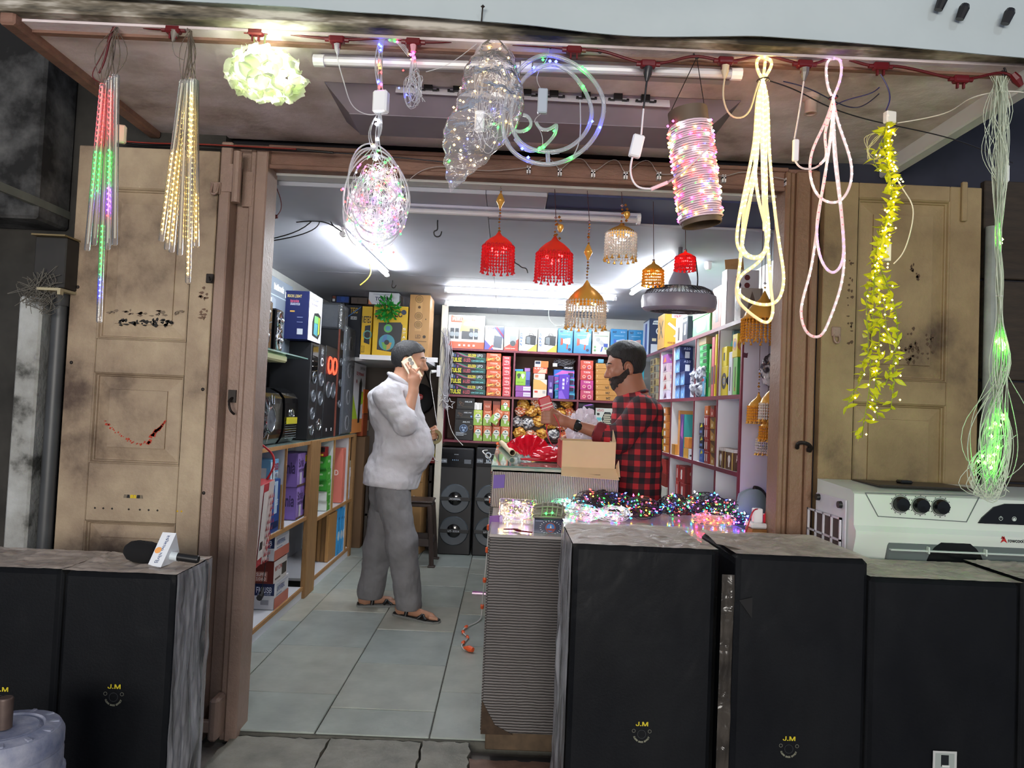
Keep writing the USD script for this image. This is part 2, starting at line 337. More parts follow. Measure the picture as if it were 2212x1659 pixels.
# facade: walls either side, wall over the lintel
st('wall_facade_left', bx(-3.2, -1.17, YF, 2.98, -.1, 2.75), M_DARKW)
st('wall_facade_right', bx(1.21, 3.4, YF, 2.98, -.1, 2.75), mat('dark_blue_black_wall', K(44, 46, 60), .9, var=.5, vs=3, bump=.4, bs=12))
st('wall_over_lintel', bx(-1.17, 1.21, YF + .02, 2.98, 2.36, 2.75), M_DARKW)
ln = group_of('trim_lintel', 'brown wooden lintel over the shop opening')
st('beam', bx(-1.2, 1.24, 2.875, 3.0, 2.232, 2.318, bev=.004), M_LINT, ln)
st('moulding', bx(-1.0, 1.09, 2.862, 2.876, 2.222, 2.24, bev=.003), M_LINT, ln)
st('moulding', bx(-1.0, 1.09, 2.862, 2.876, 2.302, 2.318, bev=.003), M_LINT, ln)
st('dark_gap', bx(-1.17, 1.21, 2.93, 2.94, 2.318, 2.37), mat('soot', K(22, 20, 26), .9), ln)  # near-black strip painting in the shade of the gap above the lintel
# jambs (extruded mouldings)
jl = group_of('trim_jamb_left')
for i, (x0, x1, y0, y1) in enumerate(((-1.163, -1.118, 2.80, 2.9), (-1.118, -1.064, 2.872, 2.97), (-1.064, -1.04, 2.852, 2.97), (-1.04, -.992, 2.842, 2.97))):
    st('moulding', bx(x0, x1, y0, y1, -.03, 2.30, bev=.005), M_JAMB, jl)
st('hook', B().tube(spline([(-1.085, 2.87, 1.30), (-1.09, 2.84, 1.285), (-1.08, 2.83, 1.25), (-1.07, 2.845, 1.235)], 12), .005).box(-1.105, -1.075, 2.862, 2.874, 1.28, 1.33), DARKMETAL, jl)
st('bolt_bracket', B().box(-1.15, -1.07, 2.775, 2.80, .03, .075, bev=.004).box(-1.075, -1.04, 2.765, 2.85, 0, .16, bev=.01), M_JAMB, jl)
st('hinge', B().box(-1.15, -1.10, 2.795, 2.81, 2.10, 2.21).tube([(-1.095, 2.80, 2.06), (-1.095, 2.80, 2.26)], .017, 10).box(-1.09, -1.05, 2.85, 2.874, 2.06, 2.2), M_JAMB, jl)
jr = group_of('trim_jamb_right')
for x0, x1, y0, y1 in ((1.075, 1.098, 2.85, 2.97), (1.098, 1.118, 2.86, 2.97), (1.118, 1.175, 2.845, 2.97), (1.175, 1.205, 2.83, 2.97)):
    st('moulding', bx(x0, x1, y0, y1, -.03, 2.30, bev=.005), mat('brown_frame_paint', K(142, 108, 84), .5, var=.3, vs=4, bump=.3, bs=60, det=9), jr)
st('latch', B().tube(spline([WY(1722, 968, 2.82), WY(1726, 957, 2.80), WY(1742, 958, 2.795), WY(1752, 968, 2.82)], 10), .008).tube([WY(1745, 970, 2.82), WY(1752, 972, 2.81)], .012), DARKMETAL, jr)

def rings(b, x0, x1, z0, z1, Y, steps, fill=True):
    prev = None
    for ins, dep in steps:
        q = np.array([(x0 + ins, Y + dep, z0 + ins), (x1 - ins, Y + dep, z0 + ins), (x1 - ins, Y + dep, z1 - ins), (x0 + ins, Y + dep, z1 - ins)])
        if prev is not None: b.add(np.vstack([prev, q]), [[i, (i + 1) % 4, 4 + (i + 1) % 4, 4 + i] for i in range(4)])
        prev = q
    if fill: b.add(prev, [[0, 1, 2, 3]])
    return b
def leaf(name, x0, x1, z0, z1, Y, panels, m, sx, rails):
    """panelled door leaf standing open flat against the facade; panels: (x0, x1, z0, z1)"""
    d = group_of(name)
    st('stile', bx(x0, panels[0][0], Y, Y + .045, z0, z1, bev=.003), m, d); st('stile', bx(panels[0][1], x1, Y, Y + .045, z0, z1, bev=.003), m, d)
    zs = [z1] + [v for p in panels for v in (p[3], p[2])] + [z0]
    for i in range(0, len(zs), 2): st('rail', bx(panels[0][0] + .001, panels[0][1] - .001, Y + .001, Y + .045, zs[i + 1], zs[i], bev=.002), m, d)
    for (a, b, c, e) in panels:
        st('panel', rings(B(), a, b, c, e, Y, [(0, 0), (.004, .003), (.008, .012), (.011, .013), (.014, .02), (.018, .02), (.062, .012), (.063, .006)]), m, d)
    return d
pz = lambda y, x, Y=2.80: WY(x, y, Y)[2]
d1 = leaf('door_1', -1.715, -1.166, .0, 2.26, 2.80, [(-1.602, -1.255, pz(735, 300), 2.10), (-1.602, -1.255, pz(1003, 290), pz(808, 300)), (-1.602, -1.255, .12, pz(1128, 290))], M_DOOR, 0, 0)
for px, py in ((154, 783), (438, 841), (440, 1065), (168, 620), (118, 1030)): st('bolt', B().lathe([(0, -.004), (.005, -.003), (.007, 0)], 8, WY(px, py, 2.80), (0, 1, 0)), DARKMETAL, d1)
st('hasp', B().box(*sorted([WY(447, 592, 2.8)[0], WY(463, 592, 2.8)[0]]), 2.792, 2.80, WY(455, 612, 2.8)[2], WY(455, 592, 2.8)[2], bev=.002).tube(spline([WY(452, 598, 2.79), WY(455, 608, 2.785), WY(459, 598, 2.79)], 10), .0025), DARKMETAL, d1)
q = WY(465, 408, 2.795)
st('staple', B().tube([q + np.array(k) for k in ((-.012, 0, .02), (-.012, -.012, -.016), (-.006, -.015, -.024), (.006, -.015, -.024), (.012, -.012, -.016), (.012, 0, .02))], .005, 6).box(q[0] - .02, q[0] + .02, q[1] - .001, q[1] + .004, q[2] - .02, q[2] + .028, bev=.002), M_JAMB, d1)
b = B()   # worn remains of stickers and black scuffs, red transfer print
for x0, y0, x1, y1, n, c in ((226, 670, 390, 682, 26, (120, 104, 88)), (255, 690, 372, 703, 40, (34, 32, 30)), (408, 545, 418, 730, 26, (50, 44, 38)), (432, 600, 448, 690, 16, (110, 86, 70))):
    for i in range(n):
        px, py = rng.uniform(x0, x1), rng.uniform(y0, y1); w, h = rng.uniform(2, 7), rng.uniform(1.5, 5); p = WY(px, py, 2.80); yy = 2.8055 if px < 405 else (2.812 if px < 425 else 2.7995)
        b.poly([(-w, 0), (-w*.4, h*.7), (w*.5, h), (w, .2*h), (w*.3, -h)], (p[0], yy, p[2]), (.0018, 0, 0), (0, 0, .0018), (0, -1, 0), 0, K(*c))
for i in range(60):
    t = i/59; px = 225 + 130*t; py = 912 + 46*math.sin(t*2.6)*(1 if t < .75 else .75) + rng.uniform(-3, 3) - (38*(t - .75)*2 if t > .75 else 0)
    if t < .7 and rng.random() < .45: continue
    w = rng.uniform(1, 3) if t < .7 else rng.uniform(2.5, 6); p = WY(px, py, 2.80)
    b.poly([(-w, -w*.5), (-.2*w, w), (w, w*.6), (.6*w, -w)], (p[0], 2.8055, p[2]), (.0017, 0, 0), (0, 0, .0017), (0, -1, 0), 0, K(176, 60, 40))
st('paint_scuffs', b, mat('scuff_paint', vc=True, rough=.8), d1, label='worn red transfer and black scuffs on the door')
d = B(); p0, p1 = WY(267, 1068, 2.80), WY(309, 1077, 2.80)
for i in range(6):
    c = K(210, 180, 40) if i in (2, 3) else K(30, 30, 32) if i in (1, 4) else K(120, 108, 92)
    u0, u1 = p0[0] + (p1[0] - p0[0])*i/6, p0[0] + (p1[0] - p0[0])*(i + 1)/6
    d.poly([(u0, p1[2]), (u1, p1[2]), (u1 - .003*(i % 2), p0[2]), (u0 + .002, p0[2])], (0, 2.7994, 0), (1, 0, 0), (0, 0, 1), (0, -1, 0), 0, c)
st('sticker', d, _mats['scuff_paint'], d1, label='torn yellow and black sticker')
b = B()
for i, px in enumerate((205, 223, 242, 278, 302, 321, 340, 383, 392)): p = WY(px, 1097 + .04*(px - 200), 2.80); b.octa((p[0], 2.80, p[2]), .0045, K(40, 36, 32) if i < 7 else K(200, 160, 30), (1, .3, 1))
st('nail_holes', b, _mats['scuff_paint'], d1)
d2 = leaf('door_2', 1.212, 1.83, .0, 2.25, 2.80, [(1.345, 1.705, pz(822, 1940), pz(430, 1940)), (1.345, 1.705, .15, pz(872, 1940))], M_DOORR, 0, 0)
q = WY(1806, 725, 2.795)
st('staple', B().box(q[0] - .018, q[0] + .018, 2.79, 2.80, q[2] - .005, q[2] + .035, bev=.004).tube(spline([q + np.array(k) for k in ((-.008, 0, .01), (-.01, -.01, -.02), (0, -.012, -.03), (.01, -.01, -.02), (.008, 0, .01))], 12), .004), M_JAMB, d2)
st('batten', bx(*sorted([WY(2078, 400, 2.79)[0], WY(2090, 400, 2.79)[0]]), 2.785, 2.80, pz(480, 2085), pz(395, 2085), bev=.003), M_DOORR, d2)
b = B()
for i in range(70):
    t = rng.random(); px, py = (rng.uniform(1945, 2020), 690 + 95*rng.random()**.4) if t < .5 else (rng.uniform(1830, 1842), rng.uniform(510, 780)) if t < .8 else (rng.uniform(1970, 1985), rng.uniform(560, 620))
    w, h = rng.uniform(1.5, 5), rng.uniform(1.5, 6); p = WY(px, py, 2.80)
    b.poly([(-w, 0), (-w*.4, h*.7), (w*.5, h), (w, .2*h), (w*.3, -h)], (p[0], 2.8055 if px > 1850 else 2.7992, p[2]), (.0018, 0, 0), (0, 0, .0018), (0, -1, 0), 0, K(78, 58, 40))
st('peeled_spots', b, _mats['scuff_paint'], d2)

# porch soffit with its edge beams
so = group_of('ceiling_porch')
st('slab', bx(-1.43, 1.45, 2.03, YF + .03, 2.345, 2.42), M_SOFF, so)
st('edge_beam', bx(-1.475, -1.43, 2.0, YF, 2.32, 2.42, bev=.006), M_LINT, so)
st('edge_beam', bx(1.45, 1.50, 2.0, YF, 2.29, 2.42, bev=.006), M_WALLW, so)
st('fascia_ledge', bx(-1.6, 2.2, 1.985, 2.032, 2.352, 2.45, bev=.006), mat('stained_fascia', K(190, 186, 176), .8, var=.85, vs=7, bump=.3, bs=30, stretch=(.5, 1, 3), ramp=[(.38, K(30, 28, 22)), (.5, K(120, 112, 98)), (.6, K(196, 190, 180))]), so)
st('edge_strip', bx(-1.43, 1.45, 2.075, 2.095, 2.337, 2.345), M_LINT, so)
# flex banner stretched over the fascia
nx, nz = 120, 22; b = B(); V = []
edge = spline([WY(x, y, 1.965) for x, y in ((-60, -22), (324, 2), (640, 22), (1000, 47), (1180, 62), (1300, 76), (1450, 82), (1600, 80), (1800, 92), (2212, 128), (2420, 144))], nx)
for j in range(nz):
    for i in range(nx):
        h = j/(nz - 1)*.62; e = edge[i]
        w = .018*meshkit.fbm(np.array([e[0]*3.1, h*7, 1.]), 3, 4) + .012*math.exp(-h*40)
        V.append((e[0], 1.965 - w + h*.03 + .012*math.exp(-((h)*28)**2), e[2] + h))
i, j = np.meshgrid(np.arange(nx - 1), np.arange(nz - 1), indexing='ij'); F = np.stack([j*nx + i, j*nx + i + 1, (j + 1)*nx + i + 1, (j + 1)*nx + i], -1).reshape(-1, 4)
V = np.array(V); b.add(np.vstack([V, V + [0, .003, 0]]), np.vstack([F, F[:, ::-1] + len(V)]))
ban = T('flex_banner', 'wide white flex sign sheet stretched over the porch front, seen from below', 'banner', edge[60], 0)
ban.add('sheet', b, mat('white_flex', K(178, 188, 190), .55, var=.06, vs=4, bump=.15, bs=12), smooth=True)
for (x, y) in ((2034, 4), (2080, 24), (2178, 34)):
    p = WY(x, y, 1.93); ban.add('clip', B().lathe([(0, -.022), (.011, -.022), (.014, .008), (.010, .018), (0, .018)], 10, p, (.3, -.2, 1)), BLACK_PL)
ban.add('nail', B().tube([WY(1043, 12, 1.93), WY(1040, 48, 1.95)], .002).octa(WY(1043, 14, 1.93), .006), DARKMETAL)

# left flank: sooty wall with ledge, pilaster, drain pipe
st('wall_pier_left', bx(-3.0, WY(112, 200, 2.7)[0], 2.66, YF, 1.93, 2.9, bev=.01), M_PIER)
st('trim_ledge', B().poly([(WY(-40, 380, 2.4)[0], 2.30), (WY(-40, 380, 2.4)[0], YF), (WY(98, 430, 2.7)[0], YF), (WY(98, 430, 2.7)[0], 2.62)], (0, 0, WY(40, 405, 2.5)[2] - .02), (1, 0, 0), (0, 1, 0), (0, 0, 1), .03), mat('green_grey_stone', K(104, 108, 100), .8, var=.3, vs=8))
x0, x1 = WY(38, 800, 2.78)[0], WY(88, 800, 2.78)[0]
st('wall_pilaster_left', bx(x0, x1, 2.76, YF, -.1, WY(70, 640, 2.76)[2], bev=.008), mat('peeling_white_plaster', K(168, 170, 168), .85, var=.6, vs=6, bump=.6, bs=18, det=9, ramp=[(.34, K(70, 70, 66)), (.45, K(150, 150, 146)), (.7, K(180, 182, 180))]))
one('drain_pipe', 'dark grey plastic drain pipe running down the sooty wall left of the panelled door', 'pipe', B().tube([(x1 + .045, 2.8, -.08), (x1 + .045, 2.8, WY(105, 640, 2.8)[2])], .027, 14).tube([(x1 + .045, 2.8, WY(105, 660, 2.8)[2]), (x1 + .045, 2.8, WY(105, 630, 2.8)[2])], .034, 14), mat('dark_pvc', K(70, 72, 74), .45, var=.3, vs=6), smooth=30)
mb = T('meter_box', 'dark old metal box with pale edges fixed on the sooty wall beside the left door', 'box', WY(100, 620, 2.72))
p, q = WY(62, 618, 2.70), WY(138, 510, 2.70)
mb.add('case', bx(p[0], q[0], 2.72, YF, p[2], q[2], bev=.004), mat('dark_case', K(44, 42, 40), .6, var=.4, vs=9)); mb.add('top_flange', bx(p[0] - .004, q[0] + .004, 2.70, YF, q[2], q[2] + .006), mat('dull_brass', K(120, 104, 70), .5))  # flange and bracket colours have the yellow light falling on them painted in
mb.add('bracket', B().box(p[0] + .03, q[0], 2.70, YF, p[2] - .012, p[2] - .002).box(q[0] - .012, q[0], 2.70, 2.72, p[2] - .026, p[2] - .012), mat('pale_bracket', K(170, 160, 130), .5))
b = B()
for i in range(46):
    c = WY(rng.uniform(62, 112), rng.uniform(600, 660), 2.72); p = [c + np.array([rng.normal(0, .03), rng.uniform(-.02, .01), rng.normal(0, .03)]) for _ in range(4)]; b.tube(spline(p, 10), .0013, 4, cap=False)
one('wire_tangle', 'tangle of thin old wires stuck on top of the white pilaster', 'wires', b, mat('old_wire', K(96, 92, 84), .7), kind='stuff')
# right flank: dark timber boards and pale pipe
wr = group_of('wall_boards_right')
for i in range(6):
    z0 = -.1 + i*.40; st('plank', bx(1.86, 3.2, 2.83, YF, z0, z0 + .392, bev=.004), M_DWOOD, wr)
px = WY(2137, 800, 2.80)[0]
one('pale_pipe', 'pale whitewashed pipe running down the wall right of the ochre door', 'pipe', B().tube([(px, 2.80, -.08), (px, 2.80, WY(2137, 490, 2.8)[2])], .024, 12), mat('pale_pipe_paint', K(150, 156, 150), .7, var=.4, vs=8), smooth=30)

# ================================================================== LAMPS OF THE SHOP
TUBE = glow('tube_light', (.93, .97, 1.), TUBE_L)
TUBE2 = glow('tube_light_soft', (.93, .97, 1.), TUBE_L*.4)
def tubelamp(label, a, b, r=.0135, up=(0, 0, 1), m=TUBE):
    a, b = np.array(a), np.array(b); d = (b - a)/np.linalg.norm(b - a); up = np.array(up, float)
    t = T('tube_light', label, 'light', (a + b)/2)
    t.add('tube', B().tube([a, b], r, 10), m, smooth=30)
    t.add('end_cap', B().tube([a - d*.025, a], .016, 10), WHITE_PL); t.add('end_cap', B().tube([b, b + d*.025], .016, 10), WHITE_PL)
    t.add('channel', B().tube([a - d*.02 + up*.026, b + d*.02 + up*.026], .012, 4), WHITE_PL)
tubelamp('lit tube lamp on the ceiling above the big grey carton, running towards the back', WZ(742, 507, 2.165), WZ(835, 593, 2.165))
tubelamp('lit tube lamp on the ceiling behind the caged fan, running towards the back', WZ(1366, 633, 2.165), WZ(1460, 572, 2.165))
tubelamp('upper of the two lit tube lamps crossing above the back shelves', WZ(967, 628, 2.165), WZ(1325, 645, 2.165), m=TUBE2)
tubelamp('lower of the two lit tube lamps crossing above the back shelves', WZ(967, 657, 2.168), WZ(1308, 671, 2.168), m=TUBE2)

# ================================================================== PORCH: FIXTURES ON THE SOFFIT
HY = 2.04
def Q(x, y, dy=0.): return WY(x, y, HY + dy)
t = T('batten_fitting', 'long unlit tube fitting with pale end caps under the stained porch ceiling', 'light fitting', WZ(1100, 140, 2.33))
a, b = WZ(690, 131, 2.317), WZ(1590, 160, 2.317); m_ = (a + b)/2; d = (b - a)/np.linalg.norm(b - a)
t.add('channel', B().box(a[0], b[0], a[1] + .012, a[1] + .04, 2.318, 2.344), mat('grey_channel', K(150, 146, 150), .45))
t.add('tube', B().tube([a, m_ - d*.02], .0135, 10), mat('opal_tube', K(200, 198, 204), .25), smooth=30); t.add('tube', B().tube([m_ + d*.02, b], .0135, 10), _mats['opal_tube'], smooth=30)
for p in (a, m_, b): t.add('end_cap', B().tube([p - d*.016, p + d*.016], .018, 10), WHITE_PL)
# reflector hood with a row of driver boards
t = T('reflector_hood', 'wide sheet metal lamp hood on the porch ceiling with a row of small circuit boards', 'light fitting', WZ(1150, 220, 2.34))
x0, x1, y0, y1 = WZ(700, 182, 2.335)[0], WZ(1588, 240, 2.335)[0], 2.33, 2.66
xi0, xi1, yi0, yi1, zi = x0 + .07, x1 - .09, 2.40, 2.585, 2.272
sm = mat('dull_grey_sheet', K(132, 122, 134), .5, var=.25, vs=4, metal=.2)
o = np.array([(x0, y0, 2.343), (x1, y0, 2.343), (x1, y1, 2.343), (x0, y1, 2.343)]); i_ = np.array([(xi0, yi0, zi), (xi1, yi0, zi), (xi1, yi1, zi), (xi0, yi1, zi)])
for k in range(4):
    q = np.array([o[k], o[(k + 1) % 4], i_[(k + 1) % 4], i_[k]]); n_ = np.cross(q[1] - q[0], q[3] - q[0]); n_ /= np.linalg.norm(n_)
    t.add('side_sheet', B().add(np.vstack([q, q + n_*.002]), [[0, 1, 2, 3], [7, 6, 5, 4], [0, 4, 5, 1], [1, 5, 6, 2], [2, 6, 7, 3], [3, 7, 4, 0]]), sm)
t.add('bottom_sheet', bx(xi0, xi1, yi0, yi1, zi - .003, zi), sm)
a, b = WY(855, 181, 2.325), WY(1448, 213, 2.325)
bo = B().add([a + [0, 0, -.028], b + [0, 0, -.028], b + [0, .02, .022], a + [0, .02, .022], a + [0, .004, -.028], b + [0, .004, -.028], b + [0, .024, .022], a + [0, .024, .022]], [[0, 1, 2, 3], [7, 6, 5, 4], [0, 4, 5, 1], [1, 5, 6, 2], [2, 6, 7, 3], [3, 7, 4, 0]])
t.add('board', bo, mat('white_board', K(206, 202, 212), .5))
for px in (927, 990, 1140, 1198, 1267, 1336, 1395):
    c = WY(px, 181 + (px - 855)*.054, 2.33); b = B()
    b.box(c[0] - .016, c[0] + .012, c[1] - .012, c[1] + .004, c[2] - .016, c[2] + .012, K(16, 16, 18))
    for s in (-1, 1):
        for q in (-.02, .02): b.box(c[0] + q - .008, c[0] + q + .008, c[1] - .008, c[1] + .006, c[2] + s*.017 - .002, c[2] + s*.017 + .002, K(30, 30, 34))
        b.box(c[0] + s*.03 - .004, c[0] + s*.03 + .004, c[1] - .01, c[1] + .004, c[2] - .018, c[2] - .012, K(16, 16, 18))
    t.add('driver_chip', b, PLASTIC)
p = WZ(1752, 205, 2.345)
t = T('bulb_holder', 'empty pale bulb holder fixed to the porch ceiling between the rope lights', 'bulb holder', p)
t.add('cup', B().lathe([(0, 0), (.026, 0), (.026, -.016), (.018, -.02), (.019, -.05), (.021, -.062), (.015, -.062), (.013, -.03), (0, -.03)], 16, p), mat('aged_bakelite', K(182, 160, 150), .5), smooth=30)

# ------------------------------------------------------------------ the red supply cable with its sockets
path = spline([Q(x, y) for x, y in ((234, 92), (246, 62), (262, 51), (305, 58), (365, 63), (415, 60), (480, 62), (545, 67), (600, 70), (660, 78), (728, 85), (790, 84), (835, 82), (893, 89), (965, 90), (1050, 85), (1090, 93), (1187, 101), (1240, 107), (1295, 110), (1345, 124), (1400, 137), (1452, 132), (1505, 122), (1565, 132), (1610, 127), (1657, 121), (1690, 128), (1735, 138), (1772, 134), (1806, 122), (1850, 134), (1902, 144), (1930, 143), (2000, 156), (2075, 171), (2125, 164), (2168, 158), (2190, 168))], 220)
rc = T('socket_cable', 'dark red cable with red sockets strung along the whole porch front', 'cable', path[0])
rc.add('cord', B().tube(path, .0042, 6), RED_WIRE, smooth=True)
SOCK = [(375, 65), (553, 69), (728, 86), (893, 91), (1240, 108), (1400, 139), (1567, 132), (1738, 139), (1902, 144), (2075, 172)]
sk = mat('red_socket_plastic', K(96, 12, 22), .4)
for x, y in SOCK:
    p = Q(x, y); b = B().box(p[0] - .022, p[0] + .022, p[1] - .011, p[1] + .011, p[2] - .011, p[2] + .011, bev=.004)
    b.tube([p - [.034, 0, 0], p + [.034, 0, 0]], .0065, 8)
    for s in (-.009, .009): b.box(p[0] + s - .0025, p[0] + s + .0025, p[1] - .004, p[1] + .004, p[2] - .026, p[2] - .01)
    rc.add('socket', b, sk, smooth=False)
rc.add('plug', B().tube([Q(2186, 160), Q(2196, 172), Q(2206, 186)], [.010, .013, .007], 8), sk)
def hook(px, y0, y1, what):
    p0, p1 = Q(px, y0), Q(px - 2, y1); z0 = 2.352 if abs(p0[0]) < 1.42 else 2.30
    h = T('hook', 'black wire hook holding ' + what, 'hook', p1)
    h.add('wire', B().tube(spline([(p0[0], HY, z0), p0, Q(px + 3, y0 + 8), Q(px - 5, (y0 + y1)/2), Q(px - 6, y1 - 4), Q(px, y1 + 4), Q(px + 6, y1)], 22), .0026, 6), BLACK_WIRE, smooth=True)
for a in ((248, 34, 58, 'the multicolour tube lights'), (414, 38, 60, 'the warm white tube lights'), (575, 48, 68, 'the white flower ball'), (834, 64, 80, 'the coiled colour string above the white box'), (1049, 74, 86, 'the bag of warm lights'), (1188, 84, 100, 'the round ring light'), (1296, 90, 110, 'up the bare cable right of the ring light'), (1505, 104, 122, 'the drum of pink lights'),
          (1658, 106, 121, 'the warm rope light bundle'), (1806, 112, 122, 'the colour changing rope light'), (1926, 122, 143, 'the yellow leaf garland'), (2170, 148, 160, 'the green lit wire bundle')): hook(*a)

def ledpart(t, pts, col, r=.0035, name='bulbs', sc=(1, 1, 1), parent=None):
    b = B()
    for p in pts: b.octa(p, r, sc=sc)
    if len(pts): t.add(name, b, LEDS[col], kind='stuff', parent=parent)
def coil(n, c, R, m=30, r=.001, sq=(1, .5, 1), rgen=rng, tilt=.5):
    """n loose wire loops inside an ellipsoid"""
    b = B(); P = []
    for _ in range(n):
        u = rgen.normal(size=3); u /= np.linalg.norm(u); v = np.cross(u, rgen.normal(size=3)); v /= np.linalg.norm(v)
        k = rgen.uniform(.55, 1.); off = rgen.normal(size=3)*.18; ph = np.linspace(0, 2*np.pi, m, endpoint=False)
        w = np.cos(ph)[:, None]*u*k + np.sin(ph)[:, None]*v*rgen.uniform(.4, 1.) + off + rgen.normal(size=(m, 3))*.03
        w = w/np.maximum(1, np.linalg.norm(w, axis=1, keepdims=True)); p = np.asarray(c) + w*np.asarray(R)*np.asarray(sq)
        b.tube(p, r, 4, closed=True); P.append(p)
    return b, np.vstack(P)

# ------------------------------------------------------------------ falling-star tube lights
LSTRIP = mat('led_strip_back', K(200, 196, 180), .5)
def meteor(label, hookp, specs, warm):
    t = T('tube_light_cluster', label, 'hanging lights', hookp)
    w = B()
    for i, (x0, y0, x1, y1, segs) in enumerate(specs):
        dy = .012*((i*37) % 5 - 2); a, b = Q(x0, y0, dy), Q(x1, y1, dy); ax = b - a; L = np.linalg.norm(ax); ax /= L
        g = t.add('tube', B().tube([a, a + ax*.004, b - ax*.004, b], [.004, .0078, .0078, .005], 10), CLEAR, smooth=True)
        t.add('led_strip', B().tube([a + ax*.01, b - ax*.02], .0022, 4), LSTRIP, parent=g)
        cols = {}
        for s in np.arange(.012, L - .02, .0155):
            yy = y0 + (y1 - y0)*s/L; c = next((k for (k, u, v) in segs if u <= yy < v), None)
            if c: cols.setdefault(c, []).append(a + ax*s + [0, -.003, 0])
        for c, P in cols.items(): ledpart(t, P, c, .0036, 'leds', (1.1, .6, 1), parent=g)
        w.tube(spline([hookp + rng.normal(size=3)*.004, (hookp*.5 + a*.5) + rng.normal(size=3)*.008, a], 10), .0014, 4)
    for k in range(4): w.tube(spline([hookp, (hookp + Q(specs[0][0], specs[0][1]))/2 + rng.normal(size=3)*.02, Q(specs[0][0], specs[0][1] + 8)], 10), .001, 4)
    t.add('wires', w, mat('smoky_wire', K(96, 84, 74), .5), smooth=True)
    return t
S = [('red', 185, 318), ('green', 318, 430), ('purple', 400, 500)]
t = meteor('bunch of clear tubes with red, green and blue lights at the left cable end', Q(250, 62), [
    (222, 180, 188, 542, [('red', 185, 318), ('green', 322, 425)]), (229, 172, 203, 530, [('red', 200, 310), ('green', 330, 420)]), (234, 170, 214, 697, [('green', 480, 605), ('blue', 605, 650)]),
    (240, 165, 232, 540, [('red', 190, 300), ('green', 320, 400), ('purple', 405, 455), ('red', 455, 470)]), (247, 160, 236, 530, [('green', 325, 395), ('purple', 410, 450)]), (252, 160, 248, 530, [])], False)
t.add('adapter', B().box(-.013, .013, -.01, .01, -.026, .026, bev=.004).xf(_rz(.3), Q(262, 290, .03)), mat('cream_plastic', K(214, 204, 180), .45))
t.add('plug_wire', B().tube(spline([Q(246, 64), Q(214, 130), Q(200, 165), Q(216, 178)], 16), .0015, 5).tube(spline([Q(240, 70), Q(226, 130), Q(214, 158)], 16), .003, 5), RED_WIRE, smooth=True)
t = meteor('bunch of clear tubes with warm white lights hanging second along the cable', Q(412, 64), [
    (394, 172, 348, 522, [('warm', 330, 520)]), (399, 170, 360, 540, [('warm', 320, 540)]), (404, 168, 370, 546, [('warm', 240, 545)]), (404, 172, 388, 552, []),
    (412, 168, 404, 532, [('warm', 200, 350), ('warm', 380, 530)]), (416, 170, 406, 612, [('warm', 195, 340), ('warm', 520, 600)]), (421, 170, 414, 534, [('warm', 230, 530)]), (424, 172, 424, 534, [('warm', 420, 520)])], True)
t.add('adapter', B().tube([Q(378, 68), Q(376, 80), Q(373, 90)], [.014, .009, .003], 8).tube(spline([Q(373, 90), Q(378, 118), Q(398, 130)], 12), .0012, 5), mat('grey_plug', K(120, 112, 104), .5), smooth=True)

# ------------------------------------------------------------------ flower ball
def leafy(name, c, tc, f=.5, rough=.5):
    if name not in _mats: _mats[name] = usdkit.material(stage, '/World/Looks/' + name, {'p': ('principled_bsdf', dict(base_color=c, roughness=rough)), 't': ('translucent_bsdf', dict(color=tc)), 'm': ('mix_closure', dict(fac=f)), 'o': ('object_info', {}), }, [('p.BSDF', 'm.closure1'), ('t.BSDF', 'm.closure2')], surface='m.closure')
    return _mats[name]
PET = leafy('petal_cloth', K(236, 240, 224), K(240, 246, 222), .6)
c = Q(575, 158); t = T('flower_ball_lamp', 'round ball lamp of pale ruffled cloth petals lit white inside', 'hanging lamp', c)
core = [c + np.array([rng.uniform(-.055, .055), rng.uniform(-.045, .01), rng.uniform(-.035, .03)]) for _ in range(12)]
b = B()
for p in core: b.ball(p, .0075, sub=1)
t.add('bulbs', b, glow('led_flower', (.92, 1., .8), 130), kind='stuff')
for i in range(92):
    u = rng.normal(size=3); u /= np.linalg.norm(u); u[2] = u[2]*.85 - .08
    if u[2] > .75: continue
    rr = rng.uniform(.82, 1.02); ctr = c + u*np.array([.098, .085, .078])*rr
    nrm = u + rng.normal(size=3)*.45; nrm /= np.linalg.norm(nrm); e1 = np.cross(nrm, rng.normal(size=3)); e1 /= np.linalg.norm(e1); e2 = np.cross(nrm, e1)
    s = rng.uniform(.017, .03); V = []; N = 5
    for q in range(N):
        for r_ in range(N):
            a, bb = q/(N - 1)*2 - 1, r_/(N - 1)*2 - 1; k = 1 - .35*a*a*bb*bb
            V.append(ctr + e1*a*s*k*rng.uniform(.9, 1.1) + e2*bb*s*k + nrm*(.35*s*(a*a + bb*bb) + .12*s*math.sin(5*a + i) + rng.normal()*.08*s))
    qq, rr_ = np.meshgrid(np.arange(N - 1), np.arange(N - 1), indexing='ij'); Fq = np.stack([qq*N + rr_, qq*N + rr_ + 1, (qq + 1)*N + rr_ + 1, (qq + 1)*N + rr_], -1).reshape(-1, 4)
    t.add('petal', (np.array(V), np.vstack([Fq[:, [0, 1, 2]], Fq[:, [0, 2, 3]]])), PET, smooth=True)
t.add('wires', B().tube(spline([Q(575, 70), Q(571, 100), c], 12), .003, 5).tube(spline([Q(548, 80), Q(552, 100), Q(560, 115), c], 12), .0025, 5), mat('olive_wire', K(120, 124, 84), .5), smooth=True)

